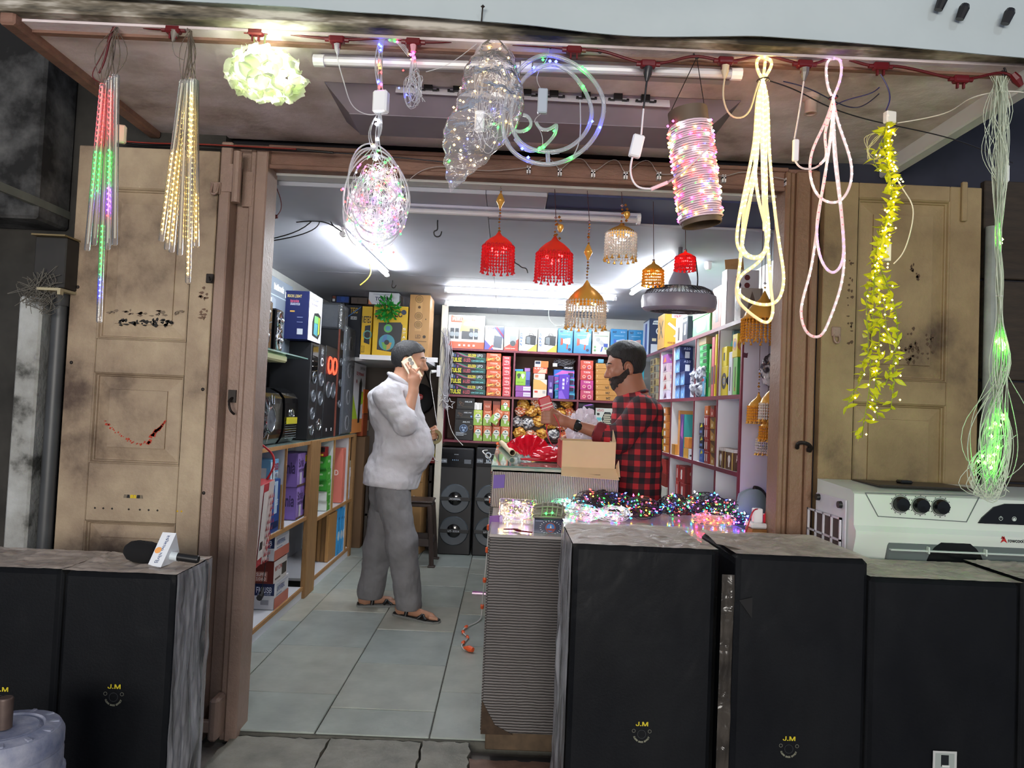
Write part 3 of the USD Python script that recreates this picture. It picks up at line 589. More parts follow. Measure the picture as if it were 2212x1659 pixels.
# ------------------------------------------------------------------ clear string coil under a white box
t = T('string_light_coil', 'oval coil of clear string lights hanging below a white control box', 'hanging lights', Q(820, 220))
c = Q(815, 440); bb, P = coil(58, c, (.088, .06, .142), 34, .0011)
for (rx_, rz_, cx, cy, th) in ((.075, .09, 812, 400, .1), (.092, .10, 815, 430, -.1), (.09, .14, 813, 448, .0), (.085, .12, 822, 430, .25), (.07, .09, 820, 470, .2)):
    ph = np.linspace(0, 2*np.pi, 44, endpoint=False); cc = Q(cx, cy); x, z = np.cos(ph)*rx_, np.sin(ph)*rz_
    bb.tube(np.stack([cc[0] + x*math.cos(th) - z*math.sin(th), cc[1] - .05 + .03*np.cos(ph*2), cc[2] + x*math.sin(th) + z*math.cos(th)], 1), .0022, 5, closed=True)
for k in range(9): bb.tube(spline([Q(820 + rng.normal()*4, 240), Q(816 + rng.normal()*7, 290), Q(815 + rng.normal()*16, 345)], 10), .0016, 4)
for k in range(8): bb.tube(spline([Q(834, 78), Q(822 + rng.normal()*4, 92), Q(820 + rng.normal()*5, 140), Q(821 + rng.normal()*4, 200)], 14), .0014, 4)
for k in range(4): bb.tube(spline([Q(834, 80), Q(845 + k*3, 90), Q(865, 92 + 3*k), Q(882, 110 + 4*k)], 12), .0012, 4)
t.add('wires', bb, CABLE_CLEAR, kind='stuff')
sel = P[rng.choice(len(P), 250, replace=False)]; kinds = rng.choice(['white', 'white', 'white', 'purple', 'pink', 'green', 'red', 'warm'], 250)
for k in ('white', 'purple', 'pink', 'green', 'red', 'warm'): ledpart(t, [p for p, q in zip(sel, kinds) if q == k], k, .0032)
ledpart(t, [Q(812, 258), Q(818, 262), Q(812, 268), Q(815, 300), Q(806, 315), Q(812, 345), Q(813, 335)], 'white', .005); ledpart(t, [Q(818, 325), Q(842, 85), Q(853, 89)], 'green', .004); ledpart(t, [Q(806, 313), Q(819, 140), Q(821, 147)], 'amber', .004)
ledpart(t, [Q(819, 96), Q(823, 100), Q(817, 176), Q(822, 108)], 'blue', .0045); ledpart(t, [Q(818, 132), Q(823, 156), Q(820, 188), Q(738, 410), Q(745, 436), Q(850, 545)], 'red', .004); ledpart(t, [Q(858, 90), Q(824, 182), Q(741, 408)], 'pink', .004)
cb = t.add('control_box', B().box(-.022, .022, -.014, .014, -.032, .032, bev=.005).xf(_rz(-.25), Q(823, 221)), WHITE_PL)
t.add('supply_cord', B().tube(spline([Q(728, 96), Q(730, 130), Q(745, 185), Q(765, 232), Q(800, 248), Q(818, 244)], 30), .0016, 5).tube([Q(728, 96), Q(729, 108), Q(730, 118)], [.010, .008, .003], 8), CABLE_CLEAR, smooth=True)
t = T('string_light_hank', 'small hank of clear string lights with a pink lit top under the fourth red socket', 'hanging lights', Q(893, 100))
bb, P = coil(14, Q(893, 190), (.03, .02, .062), 24, .001); bb.tube(spline([Q(893, 100), Q(892, 130), Q(888, 160)], 8), .004, 5)
for k in range(5): bb.tube(spline([Q(890 + rng.normal()*3, 120), Q(895 + rng.normal()*8, 160), Q(890 + rng.normal()*12, 220)], 10), .001, 4)
t.add('wires', bb, CABLE_CLEAR, kind='stuff'); ledpart(t, [Q(893, 115), Q(887, 118), Q(895, 125)], 'pink', .005); ledpart(t, [Q(896, 133), Q(871, 152)], 'red', .003); ledpart(t, [Q(862, 190), Q(878, 205)], 'blue', .003); ledpart(t, [Q(884, 117), Q(888, 128)], 'warm', .003)
t.add('plug', B().tube([Q(893, 98), Q(893, 112)], [.011, .008], 8), mat('pink_plug', K(210, 150, 160), .4))

# ------------------------------------------------------------------ bag of warm lights
t = T('light_bag', 'crumpled clear plastic bag of warm lights tapering to a point at its lower left', 'bag of lights', Q(1060, 84))
L_ = spline([Q(*k) for k in ((1046, 84), (1020, 120), (995, 180), (978, 240), (958, 280), (960, 340), (970, 414))], 40); R_ = spline([Q(*k) for k in ((1072, 80), (1100, 105), (1118, 150), (1132, 205), (1120, 265), (1060, 340), (974, 416))], 40)
n = 24; V = []
for i in range(40):
    ctr = (L_[i] + R_[i])/2; hw = (R_[i] - L_[i])/2; th = .035*math.sin(math.pi*min(1, .12 + i/45))*(1 if i < 30 else (40 - i)/10)
    for j in range(n):
        a = 2*np.pi*j/n; q = ctr + hw*math.cos(a) + np.array([0, th*math.sin(a), 0])
        V.append(q + rng.normal(size=3)*.0012 + (meshkit.noise(q*45, 3) - .5)*.022*np.array([.6, 1, .4]))
i, j = np.meshgrid(np.arange(39), np.arange(n), indexing='ij'); F = np.stack([i*n + j, i*n + (j + 1) % n, (i + 1)*n + (j + 1) % n, (i + 1)*n + j], -1).reshape(-1, 4)
t.add('bag', (np.array(V), np.vstack([F[:, [0, 1, 2]], F[:, [0, 2, 3]]])), film('bag_film', dust=.10, dcol=(.7, .68, .75), rough=.1, bump=.5, bs=26), smooth=40)
bb, P = coil(16, Q(1060, 220), (.075, .025, .15), 30, .0011)
P2 = [p for p in P if True]; t.add('wires', bb, CABLE_CLEAR, kind='stuff')
warm = [Q(*k, rng.uniform(-.02, .02)) for k in ((1057, 103), (1080, 105), (1098, 125), (1054, 128), (1010, 146), (1038, 146), (1045, 155), (1012, 177), (1020, 176), (995, 190), (1026, 197), (994, 217), (1001, 220), (980, 232), (995, 238), (1012, 255), (982, 280), (991, 299), (981, 313), (995, 325), (998, 341), (1017, 346), (1025, 357), (1049, 342), (1032, 317), (1068, 308), (1068, 180), (1079, 137), (1107, 160), (1057, 182), (1112, 208), (1124, 210), (1080, 252), (1093, 262), (1102, 268), (1090, 196), (1073, 178), (1059, 220), (1014, 238), (1090, 160), (1049, 152))]
ledpart(t, warm, 'warm', .0042); ledpart(t, [Q(1076, 275), Q(1066, 268), Q(971, 347)], 'green', .004); ledpart(t, [Q(965, 372), Q(974, 392), Q(1010, 300), Q(1066, 235)], 'blue', .003)
t.add('control_box', B().box(-.014, .014, -.008, .008, -.03, .03, bev=.004).xf(_rx(.1), Q(1036, 262)), WHITE_PL)
t.add('cord', B().tube(spline([Q(1040, 86), Q(1010, 110), Q(965, 140), Q(920, 155)], 20), .0012, 5), CABLE_CLEAR)

# ------------------------------------------------------------------ ring light with curved sign inside
t = T('ring_light', 'round double ring of clear light tube with a curled sign inside, lit blue and green', 'hanging light', Q(1188, 100))
RG = film('ring_tube', dust=.22, dcol=(.75, .78, .85), rough=.15)
ring1 = spline([Q(*k) for k in ((1188, 120), (1255, 148), (1298, 200), (1304, 240), (1285, 295), (1240, 338), (1185, 355), (1125, 340), (1092, 302), (1088, 245), (1112, 165), (1150, 128))], 80, True)
ring2 = spline([Q(*k) for k in ((1200, 140), (1245, 170), (1272, 215), (1278, 250), (1262, 290), (1225, 320), (1185, 328), (1140, 318), (1112, 290), (1104, 245), (1125, 180), (1160, 148))], 80, True)
t.add('outer_ring', B().tube(ring1, .0065, 8, closed=True), RG, smooth=True); t.add('inner_ring', B().tube(ring2, .0062, 8, closed=True), RG, smooth=True)
cur = B().tube(spline([Q(*k) for k in ((1104, 278), (1120, 284), (1138, 280), (1147, 268), (1140, 252), (1130, 248))], 20), .005, 6)
cur.tube(spline([Q(*k) for k in ((1158, 264), (1166, 276), (1182, 280), (1198, 272), (1202, 270), (1200, 286), (1186, 306), (1165, 322), (1140, 325), (1112, 300))], 34), .005, 6); cur.tube([Q(1183, 328), Q(1184, 352)], .007, 6)
t.add('curled_sign', cur, RG, smooth=True)
w = B()
for r1 in (ring1, ring2):
    for k in range(0, 80, 2): w.tube([r1[k] + rng.normal(size=3)*.0035, r1[(k + 3) % 80] + rng.normal(size=3)*.0035], .0008, 3)
t.add('inner_wires', w, mat('silver_thread', K(190, 190, 200), .3, metal=.6), kind='stuff')
ledpart(t, [Q(*k) for k in ((1201, 133), (1153, 146), (1112, 142), (1279, 262), (1296, 275), (1141, 340), (1128, 321), (1175, 240), (1188, 132))], 'blue', .0055)
ledpart(t, [Q(*k) for k in ((1258, 145), (1264, 150), (1173, 129), (1260, 186), (1234, 341), (1165, 320), (1175, 318), (1139, 278), (1197, 283))], 'green', .005)
t.add('control_box', B().box(-.012, .012, -.009, .009, -.036, .036, bev=.003), WHITE_PL, world=False) if False else t.add('control_box', B().box(-.014, .014, -.009, .009, -.036, .036, bev=.003).xf(None, Q(1172, 219)), mat('clear_grey_plastic', K(170, 178, 190), .3))
t.add('cord', B().tube(spline([Q(1186, 100), Q(1180, 130), Q(1160, 165), Q(1170, 195)], 14), .001, 4).tube(spline([Q(1253, 215), Q(1254, 260), Q(1250, 310), Q(1235, 342)], 14), .0016, 4).tube(spline([Q(1168, 246), Q(1155, 262), Q(1168, 285), Q(1172, 318)], 14), .001, 4), CABLE_CLEAR)

# ------------------------------------------------------------------ drum wound with pink lights
a, c = Q(1485, 240), Q(1516, 486); ax = (c - a)/np.linalg.norm(c - a); L = np.linalg.norm(c - a); R0 = .056
ux = np.cross(ax, [0, 1, 0]); ux /= np.linalg.norm(ux); uy = np.cross(ax, ux)
t = T('light_drum', 'card tube wound with rows of tiny pink and orange lights hanging on two strings', 'hanging lights', a)
t.add('card_tube', B().lathe([(R0, 0), (R0, L), (R0 - .004, L), (R0 - .004, 0), (R0, 0)], 28, a, ax), mat('dark_card', K(92, 74, 58), .6), smooth=40)
w = B(); turns = 44; ph = np.linspace(0, turns*2*np.pi, turns*20); h_ = np.linspace(.045, L - .012, len(ph)); rr = R0 + .0028 + .0012*np.sin(ph*3.7)
hel = a + h_[:, None]*ax + rr[:, None]*(np.cos(ph)[:, None]*ux + np.sin(ph)[:, None]*uy)
w.tube(hel, .0032, 4); t.add('wound_wire', w, mat('pale_pink_wire', K(224, 196, 208), .4), smooth=True)
for col, cnt in (('pink', 85), ('warm', 95), ('red', 50), ('white', 40)):
    P = []
    for _ in range(cnt):
        row = rng.integers(0, 9); hh = .055 + row*(L - .075)/8.6 + rng.normal()*.006 + .012*math.sin(rng.uniform(0, 6)); an = rng.uniform(0, 2*np.pi)
        P.append(a + ax*min(hh, L - .01) + (R0 + .0075)*(math.cos(an)*ux + math.sin(an)*uy))
    ledpart(t, P, col, .0043)
for col in ('blue', 'green', 'red'): ledpart(t, [a + ax*rng.uniform(.05, L - .01) + (R0 + .006)*(math.cos(q)*ux + math.sin(q)*uy) for q in rng.uniform(0, 6.28, 55)], col, .0016)
t.add('string', B().tube([Q(1505, 124), a - ux*(-R0)*.9], .0012, 4), BLACK_WIRE); t.add('string', B().tube([Q(1505, 124), a + ux*(-R0)*.9], .0012, 4), BLACK_WIRE)
t.add('supply_cord', B().tube([Q(1400, 146), Q(1399, 160), Q(1397, 176)], [.014, .012, .004], 8, K(40, 38, 42)).tube(spline([Q(1397, 176), Q(1390, 235)], 4), .003, 5, K(40, 38, 42)).tube(spline([Q(1390, 235), Q(1385, 292)], 4), .003, 5, K(225, 220, 225)).tube(spline([Q(1366, 340), Q(1362, 372), Q(1376, 402), Q(1408, 408)], 16), .0032, 5, K(225, 220, 225)).tube([Q(1406, 409), Q(1442, 394)], .0055, 6, K(235, 205, 215)).tube(spline([Q(1442, 394), Q(1470, 375, -.06), Q(1530, 320, -.065)], 10), .003, 5, K(225, 200, 210)), PLASTIC, smooth=True)
t.add('control_box', B().box(-.017, .017, -.01, .01, -.033, .033, bev=.004).xf(_rz(0), (0, 0, 0)).xf(np.array([[math.cos(.2), 0, math.sin(.2)], [0, 1, 0], [-math.sin(.2), 0, math.cos(.2)]]), Q(1375, 316)), WHITE_PL)

LEDS['hot'] = glow('led_hot', (1, .75, .3), 36)
# ------------------------------------------------------------------ rope lights
def cr(pts): return [(x/2.37 + 1280, y/2.37) for x, y in pts]
def rope(t, loops, body, colfn, r=.0048, step=.019, lr=.0035):
    G = {}
    for i, lp in enumerate(loops):
        p = spline([Q(x, y, .010*((i*2) % 5 - 2)) for x, y in cr(lp)], 90)
        t.add('rope', B().tube(p, r, 8), body, smooth=True)
        for q in resample(p, step):
            k = colfn(q, i)
            if k: k = 'hot' if k == 'warm' else k; G.setdefault(k, []).append(q + [0, -r*.8, 0])
    for k, P in G.items(): ledpart(t, P, k, lr)
t = T('rope_light', 'thick bundle of warm white rope light looped and tied at the top', 'rope light', Q(1657, 122))
T0 = (872, 410)
loops = [[T0, (850, 480), (838, 580), (828, 720), (795, 900), (762, 1060), (740, 1190), (746, 1265), (790, 1312), (852, 1318), (890, 1262), (902, 1170), (886, 1000), (880, 800), (876, 600), T0],
         [T0, (893, 500), (902, 700), (915, 900), (936, 1100), (964, 1300), (978, 1440), (945, 1540), (880, 1560), (800, 1540), (745, 1490), (755, 1420), (800, 1380), (860, 1330), (890, 1260), (893, 1150), (888, 900), (884, 600), T0],
         [T0, (888, 620), (880, 900), (884, 1150), (900, 1300), (914, 1480), (922, 1600), (895, 1650), (840, 1628), (780, 1580), (740, 1520), (748, 1400), (768, 1240), (800, 1060), (830, 860), (844, 650), T0],
         [T0, (842, 620), (832, 850), (850, 1020), (872, 1110), (890, 1220), (870, 1300), (820, 1315), (770, 1270), (782, 1120), (830, 900), (850, 700), (862, 560), T0],
         [T0, (848, 600), (838, 800), (800, 960), (775, 1080), (766, 1220), (755, 1330)], [T0, (868, 600), (870, 850), (876, 1050), (880, 1180)], [T0, (842, 345), (850, 300), (885, 296), (915, 318), (902, 365), T0], [T0, (880, 350), (884, 310)]]
def f(q, i): return 'warm' if (meshkit.noise(q*np.array([9., 3, 9]), i) > .36 or q[2] > 1.95) else None
rope(t, loops, mat('warm_rope_silicone', K(226, 196, 150), .3, emit=.42, ecol=(1, .7, .36), sss=.3), f, step=.017)
t.add('cable_tie', B().tube(spline([Q(*cr([T0])[0]) + .016*np.array([math.cos(a_), math.sin(a_), .15*math.cos(a_)]) for a_ in np.linspace(0, 6.28, 12)], 16), .002, 5), BLACK_WIRE)
t.add('supply_cord', B().tube([Q(1567, 142), Q(1566, 155), Q(1565, 170)], [.012, .011, .004], 8).tube(spline([Q(1565, 170), Q(1563, 215), Q(1583, 252), Q(1612, 248), Q(1630, 205), Q(1640, 175)], 24), .0028, 5), mat('cream_wire', K(200, 180, 150), .5), smooth=True)
t = T('rope_light_strip', 'thin rope light strip in wide loops changing between white, red and purple', 'rope light', Q(1806, 124))
T1 = (1232, 500)
loops = [[(1235, 300), (1262, 305), (1274, 345), (1265, 415), (1245, 470), T1], [(1235, 300), (1205, 315), (1198, 400), (1214, 470), T1],
         [T1, (1250, 600), (1296, 740), (1326, 860), (1312, 965), (1262, 1030), (1195, 1030), (1138, 975), (1113, 870), (1128, 765), (1180, 650), (1215, 560), T1],
         [T1, (1224, 640), (1204, 800), (1182, 950), (1152, 1110), (1150, 1230), (1180, 1350), (1230, 1395), (1274, 1350), (1282, 1200), (1262, 1000), (1238, 800), (1232, 620), T1],
         [T1, (1218, 720), (1188, 900), (1150, 1160), (1112, 1400), (1072, 1555), (1072, 1640), (1106, 1710), (1160, 1722), (1212, 1640), (1272, 1460), (1288, 1290), (1276, 1100), (1256, 900), (1238, 700), T1],
         [T1, (1212, 600), (1190, 700), (1195, 800), (1165, 840)]]
def f(q, i):
    px = (EYE - q[2]); n_ = meshkit.noise(q*np.array([5., 2, 5]) + i*3.1, 5)
    if i == 0: return 'purple'
    return 'purple' if n_ < .42 else 'red' if n_ < .54 else 'white' if n_ < .72 else None
rope(t, loops, mat('pale_rope_silicone', K(214, 188, 184), .3, emit=.22, ecol=(1, .7, .75), sss=.3), f, r=.0042, step=.021, lr=.0032)
t.add('supply_cord', B().tube([Q(1738, 148), Q(1738, 158), Q(1736, 176)], [.014, .012, .004], 8, K(96, 88, 84)).tube(spline([Q(1736, 176), Q(1728, 230), Q(1716, 300)], 14), .0026, 5, K(200, 190, 190)).tube(spline([Q(1718, 348), Q(1730, 362), Q(1762, 362), Q(1786, 335)], 14), .003, 5, K(214, 200, 200)).box(Q(1712, 325)[0], Q(1725, 325)[0], HY - .006, HY + .006, Q(1718, 349)[2], Q(1718, 301)[2], K(225, 220, 222), bev=.003), PLASTIC)
t.add('cable_tie', B().tube(spline([Q(*cr([T1])[0]) + .012*np.array([math.cos(a_), math.sin(a_), .15*math.cos(a_)]) for a_ in np.linspace(0, 6.28, 12)], 16), .002, 5), BLACK_WIRE)

# ------------------------------------------------------------------ yellow-green leaf garland
t = T('leaf_garland', 'long yellow-green leaf garland with warm lights hanging in front of the ochre door', 'garland', Q(1918, 250))
LEAF = leafy('garland_leaf', K(208, 216, 40), K(226, 236, 60), .5, .4)
main = [(1913, 275), (1912, 330), (1922, 375), (1926, 420), (1916, 470), (1906, 520), (1893, 570), (1888, 620)]
stems = [main + [(1884, 700), (1880, 780), (1878, 840), (1868, 900), (1862, 945)], main + [(1905, 640), (1916, 720), (1932, 790), (1928, 850), (1925, 885)], main[:-2] + [(1880, 600), (1872, 680), (1875, 760), (1860, 820), (1842, 850), (1828, 885)],
         main[:-1] + [(1900, 640), (1900, 720), (1895, 800), (1890, 860), (1896, 905)], main[:-3] + [(1900, 560), (1918, 620), (1938, 700), (1930, 780), (1912, 830)], [(1906, 300), (1898, 318), (1888, 345), (1900, 370)]]
b = B(); lv = []
for s_ in stems:
    p = spline([Q(x, y, rng.uniform(-.02, .02)) for x, y in s_], 70); b.tube(p, .0014, 4); lv.append(resample(p, .0095))
t.add('stems', b, mat('green_stem', K(120, 140, 30), .6), kind='stuff')
lp = np.vstack(lv); rng.shuffle(lp)
def leafmesh(p, d, up, s):
    d = d/np.linalg.norm(d); sd = np.cross(d, up); sd /= np.linalg.norm(sd) + 1e-9; nn = np.cross(sd, d)
    pr = [(0, .05), (.25, .75), (.5, 1), (.78, .6), (1, .02)]; V = []
    for a_, w_ in pr: V += [p + d*s*a_ - sd*s*.2*w_ + nn*s*(-.25*a_*a_ + .08*w_), p + d*s*a_ - nn*s*.25*a_*a_, p + d*s*a_ + sd*s*.2*w_ + nn*s*(-.25*a_*a_ + .08*w_)]
    F = [[3*i_ + j_, 3*i_ + j_ + 1, 3*i_ + j_ + 4, 3*i_ + j_ + 3] for i_ in range(4) for j_ in range(2)]
    return np.array(V), np.array(F)
rest = B()
for i, p in enumerate(lp[:620]):
    d = rng.normal(size=3) + np.array([0, -.4, -.25]); d[0] *= 1.4
    V, F = leafmesh(p, d, rng.normal(size=3), rng.uniform(.023, .037))
    if i < 290: t.add('leaf', (V, np.vstack([F[:, [0, 1, 2]], F[:, [0, 2, 3]]])), LEAF, smooth=True)
    else: rest.add(V, F)
t.add('foliage', rest, LEAF, kind='stuff', smooth=True)
ledpart(t, [p + np.array([rng.normal()*.01, -.022, rng.normal()*.006]) for p in lp[300:420]], 'warm', .0036)
t.add('control_box', B().box(-.016, .016, -.01, .01, -.017, .017, bev=.003).xf(_rz(.2), Q(1922, 254)).tube([Q(1918, 250, -.012), Q(1918, 250, -.010)], .004, 8), mat('cream_white', K(226, 220, 208), .5))
t.add('cord', B().tube(spline([Q(1902, 160), Q(1918, 190), Q(1922, 215), Q(1914, 238)], 14), .002, 5, K(50, 44, 90)).tube(spline([Q(1936, 385), Q(1958, 420), Q(1972, 450), Q(1964, 510), Q(1948, 550), Q(1930, 570)], 24), .0019, 5, K(222, 214, 190)).box(Q(1920, 540)[0], Q(1933, 540)[0], HY + .02, HY + .034, Q(1926, 560)[2], Q(1926, 520)[2], K(220, 220, 200)), PLASTIC)
b = B()
for k in range(7): b.tube(spline([Q(1908, 285), Q(1880 + rng.normal()*6, 300 + rng.normal()*5), Q(1872 + rng.normal()*5, 325), Q(1880 + rng.normal()*6, 345), Q(1902, 335)], 14), .0009, 4)
t.add('loose_wires', b, mat('straw_wire', K(190, 184, 130), .5))

# ------------------------------------------------------------------ green lit wire bundle at the right end
t = T('wire_light_bundle', 'long bundle of thin clear wires with green lights, right end of the cable', 'hanging lights', Q(2168, 160))
b = B()
for k in range(44):
    s = rng.normal(size=8); xs = [2160 + s[0]*9, 2162 + s[1]*10, 2164 + s[2]*7, 2157 + s[3]*4, 2158 + s[4]*5, 2160 + s[5]*5, 2162 + s[5]*14, 2150 + s[6]*22, 2138 + s[6]*24 + 14*(k % 2), 2135 + s[7]*18]
    ys = [164, 240, 330, 500, 600, 700, 790, 900, 990, 1052 + 22*rng.random()]
    b.tube(spline([Q(x, y, rng.normal()*.014) for x, y in zip(xs, ys)], 40), .0011, 4)
for k in range(12): b.tube(spline([Q(2165 + rng.normal()*8, 170), Q(2145 + rng.normal()*14, 260), Q(2142 + rng.normal()*12, 330), Q(2160, 400)], 16), .0009, 4)
for k in range(14): b.tube(spline([Q(2160 + rng.normal()*16, 940), Q(2110 + rng.normal()*14, 1000), Q(2105 + rng.normal()*12, 1050), Q(2140 + rng.normal()*10, 1075 + rng.normal()*6), Q(2165 + rng.normal()*8, 1030), Q(2180 + rng.normal()*5, 950), Q(2170, 880)], 26), .0011, 4)
t.add('wires', b, mat('pale_green_wire', K(186, 196, 176), .35), kind='stuff')
ledpart(t, [Q(2155, 505), Q(2157, 512), Q(2162, 517), Q(2160, 525), Q(2158, 500), Q(2164, 740), Q(2168, 745), Q(2160, 735), Q(2166, 752), Q(2156, 738)], 'lime', .009)
ledpart(t, [Q(2110 + rng.uniform(0, 60), y) for y in ()] + [Q(*k) for k in ((2158, 897), (2166, 905), (2160, 918), (2150, 915), (2140, 925), (2141, 942), (2155, 966), (2136, 985), (2148, 982), (2146, 998), (2128, 1000), (2114, 996), (2122, 985), (2133, 992), (2141, 1010), (2166, 897))], 'lime', .006)
t.add('adapter', B().box(-.016, .016, -.012, .012, -.026, .026, bev=.004).xf(_rz(.4), Q(2166, 375, .04)).box(-.01, .01, -.008, .008, -.022, .022, bev=.003).xf(None, (0, 0, 0)), WHITE_PL)
t.add('cable_tie', B().tube([Q(2158, 640) + np.array([math.cos(a_), math.sin(a_), 0])*.008 for a_ in np.linspace(0, 6.28, 10)], .002, 4), WHITE_WIRE)
LOW = lambda P, z=2.280: [np.array([p[0], p[1], min(p[2], z)]) for p in P]
one('loose_wires', 'thin dark wires running along the porch ceiling behind the right hand lamps', 'wires', B().tube(spline(LOW([WY(1665, 82, 2.05), WY(1720, 125, 2.1), WY(1790, 165, 2.2), WY(1900, 195, 2.3), WY(2050, 200, 2.4), WY(2190, 215, 2.6)]), 40), .002, 5, K(30, 28, 30)).tube(spline(LOW([WY(1695, 84, 2.05), WY(1760, 130, 2.1), WY(1850, 170, 2.2), WY(1900, 150, 2.1)]), 30), .0018, 5, K(40, 40, 70)).tube(spline(LOW([WY(1800, 195, 2.2), WY(1830, 215, 2.15), WY(1880, 190, 2.1), WY(1900, 150, 2.06)]), 30), .0018, 5, K(46, 46, 96)).tube(spline(LOW([WY(1940, 200, 2.3), WY(2050, 190, 2.2), WY(2100, 165, 2.1), WY(2168, 138, 2.05), WY(2212, 126, 2.05)]), 30), .0022, 5, K(210, 205, 195)), PLASTIC, smooth=True)
one('cable_run', 'twisted black and red cables running along the porch wall above the left door', 'cables', B().tube(spline(LOW([WY(262, 210, 2.8), WY(330, 250, 2.82), WY(400, 285, 2.8), WY(500, 300, 2.8), WY(620, 316, 2.8), WY(720, 330, 2.8)]), 40), .005, 6, K(22, 20, 22)).tube(spline(LOW([WY(262, 206, 2.79), WY(335, 258, 2.8), WY(410, 296, 2.79), WY(520, 306, 2.79), WY(640, 322, 2.79)]), 40), .003, 6, K(130, 40, 30)).tube(spline(LOW([WY(420, 290, 2.8), WY(600, 312, 2.82), WY(760, 300, 2.82), WY(960, 350, 2.84)]), 40), .0025, 6, K(30, 30, 40)), PLASTIC, smooth=True)

# ================================================================== INSIDE THE SHOP: helpers
def proj(p): q = RC.T @ (np.asarray(p, float) - EYEP); return np.array([1106 + FOC*q[0]/-q[2], 829.5 - FOC*q[1]/-q[2]])
def bis(f, a, b):
    fa = f(a)
    for _ in range(50):
        m = (a + b)/2; fm = f(m)
        if (fm < 0) == (fa < 0): a = m
        else: b = m
    return (a + b)/2
def solY(px, X, z): return bis(lambda Y: proj((X, Y, z))[0] - px, 2.3, 7.4)
def solZ(py, X, Y): return bis(lambda z: proj((X, Y, z))[1] - py, -1, 3.2)
def solX(px, Y, z): return bis(lambda X: proj((X, Y, z))[0] - px, -3, 3)
def frames(w, d, h):
    return {'F': ((-w/2, -d/2, 0), (w, 0, 0), (0, 0, h), (0, -1, 0)), 'R': ((w/2, -d/2, 0), (0, d, 0), (0, 0, h), (1, 0, 0)), 'L': ((-w/2, d/2, 0), (0, -d, 0), (0, 0, h), (-1, 0, 0)),
            'T': ((-w/2, -d/2, h), (w, 0, 0), (0, d, 0), (0, 0, 1)), 'B': ((w/2, d/2, 0), (-w, 0, 0), (0, 0, h), (0, 1, 0))}
def paint(b, fr, prints):
    """flat printing on box faces: r rect, t lettering, c disc, o ring, p polygon; face-relative coordinates"""
    for k, q in enumerate(prints):
        for fc in q[1]:
            o, u, v, n = (np.array(a, float) for a in fr[fc]); o = o + n*(.0006 + .00035*k); U, V = np.linalg.norm(u), np.linalg.norm(v); c = K(q[-1])
            if q[0] == 'r': b.add([o + u*q[2] + v*q[3], o + u*q[4] + v*q[3], o + u*q[4] + v*q[5], o + u*q[2] + v*q[5]], _wind(np.array([[0, 1, 2], [0, 2, 3]]), u, v, n), c)
            elif q[0] == 't': b.text(q[6], o, u, v, n, q[2:6], c)
            elif q[0] in 'co':
                a = np.linspace(0, 2*np.pi, 20, endpoint=False); r = q[4]*V; r2 = r*(q[5] if q[0] == 'o' else 0); ct = o + u*q[2] + v*q[3]; e1, e2 = u/U, v/V
                P1 = ct + r*(np.cos(a)[:, None]*e1 + np.sin(a)[:, None]*e2)
                if q[0] == 'c': b.add(np.vstack([P1, ct]), _wind(np.array([[i, (i + 1) % 20, 20] for i in range(20)]), u, v, n), c)
                else:
                    P2 = ct + r2*(np.cos(a)[:, None]*e1 + np.sin(a)[:, None]*e2)
                    b.add(np.vstack([P1, P2]), _wind(np.array([t_ for i in range(20) for t_ in ((i, (i + 1) % 20, 20 + (i + 1) % 20), (i, 20 + (i + 1) % 20, 20 + i))]), u, v, n), c)
            elif q[0] == 'p': b.poly(q[2], o, u, v, n, 0, c)
    return b
_bodies = {}
def carton(name, label, cat, x, y, z, w, d, h, col, prints=(), group=None, rz=0., m=None, tilt=None, gloss=False, lid=False):
    """a printed box standing at (x, y, z), its middle; front faces -y before turning by rz"""
    t = T(name, label, cat, (x, y, z), rz, group)
    R_ = np.array([[math.cos(tilt), 0, math.sin(tilt)], [0, 1, 0], [-math.sin(tilt), 0, math.cos(tilt)]]) if tilt else None
    b = B().box(-w/2, w/2, -d/2, d/2, 0, h, K(col), bev=.0022)
    t.add('box', b.xf(R_) if tilt else b, m or (GLOSSPRINT if gloss else PRINT), world=False)
    if lid: t.add('lid_flap', B().box(-w/2 - .001, w/2 + .001, -d/2 - .0014, d/2, h*.80, h + .001, K(col), bev=.001), PRINT, world=False)
    if prints:
        b = paint(B(), frames(w + (.003 if lid else 0), d + (.003 if lid else 0), h), prints); t.add('print', b.xf(R_) if tilt else b, GLOSSPRINT if gloss else PRINT, world=False)
    return t
# shelf heights (top faces of the boards)
ZR = (1.795, 1.42, 1.04, .665, .29); ZB = (1.825, 1.412, 1.008); ZL = (1.032, .535, .075)
XR, YB, XL = 1.13, 6.42, -1.29
def RT(name, label, cat, far, near, ytop, z0, depth, col, prints=(), dx=.012, h=None, **kw):
    X = XR + dx; Y0, Y1 = solY(near, X, z0 + .05), solY(far, X, z0 + .05)
    if Y1 - Y0 < .03: Y1 = Y0 + .03
    h = h or max(.02, solZ(ytop, X, Y0) - z0)
    return carton(name, label, cat, X + depth/2, (Y0 + Y1)/2, z0 + .0004, depth, Y1 - Y0 - .003, h, col, prints, **kw)
def LF(name, label, cat, near, far, ytop, z0, depth, col, prints=(), dx=-.017, h=None, **kw):
    X = XL + dx; Y0, Y1 = solY(near, X, z0 + .05), solY(far, X, z0 + .05)
    h = h or max(.02, solZ(ytop, X, Y0) - z0)
    return carton(name, label, cat, X - depth/2, (Y0 + Y1)/2, z0 + .0004, depth, Y1 - Y0 - .003, h, col, prints, **kw)
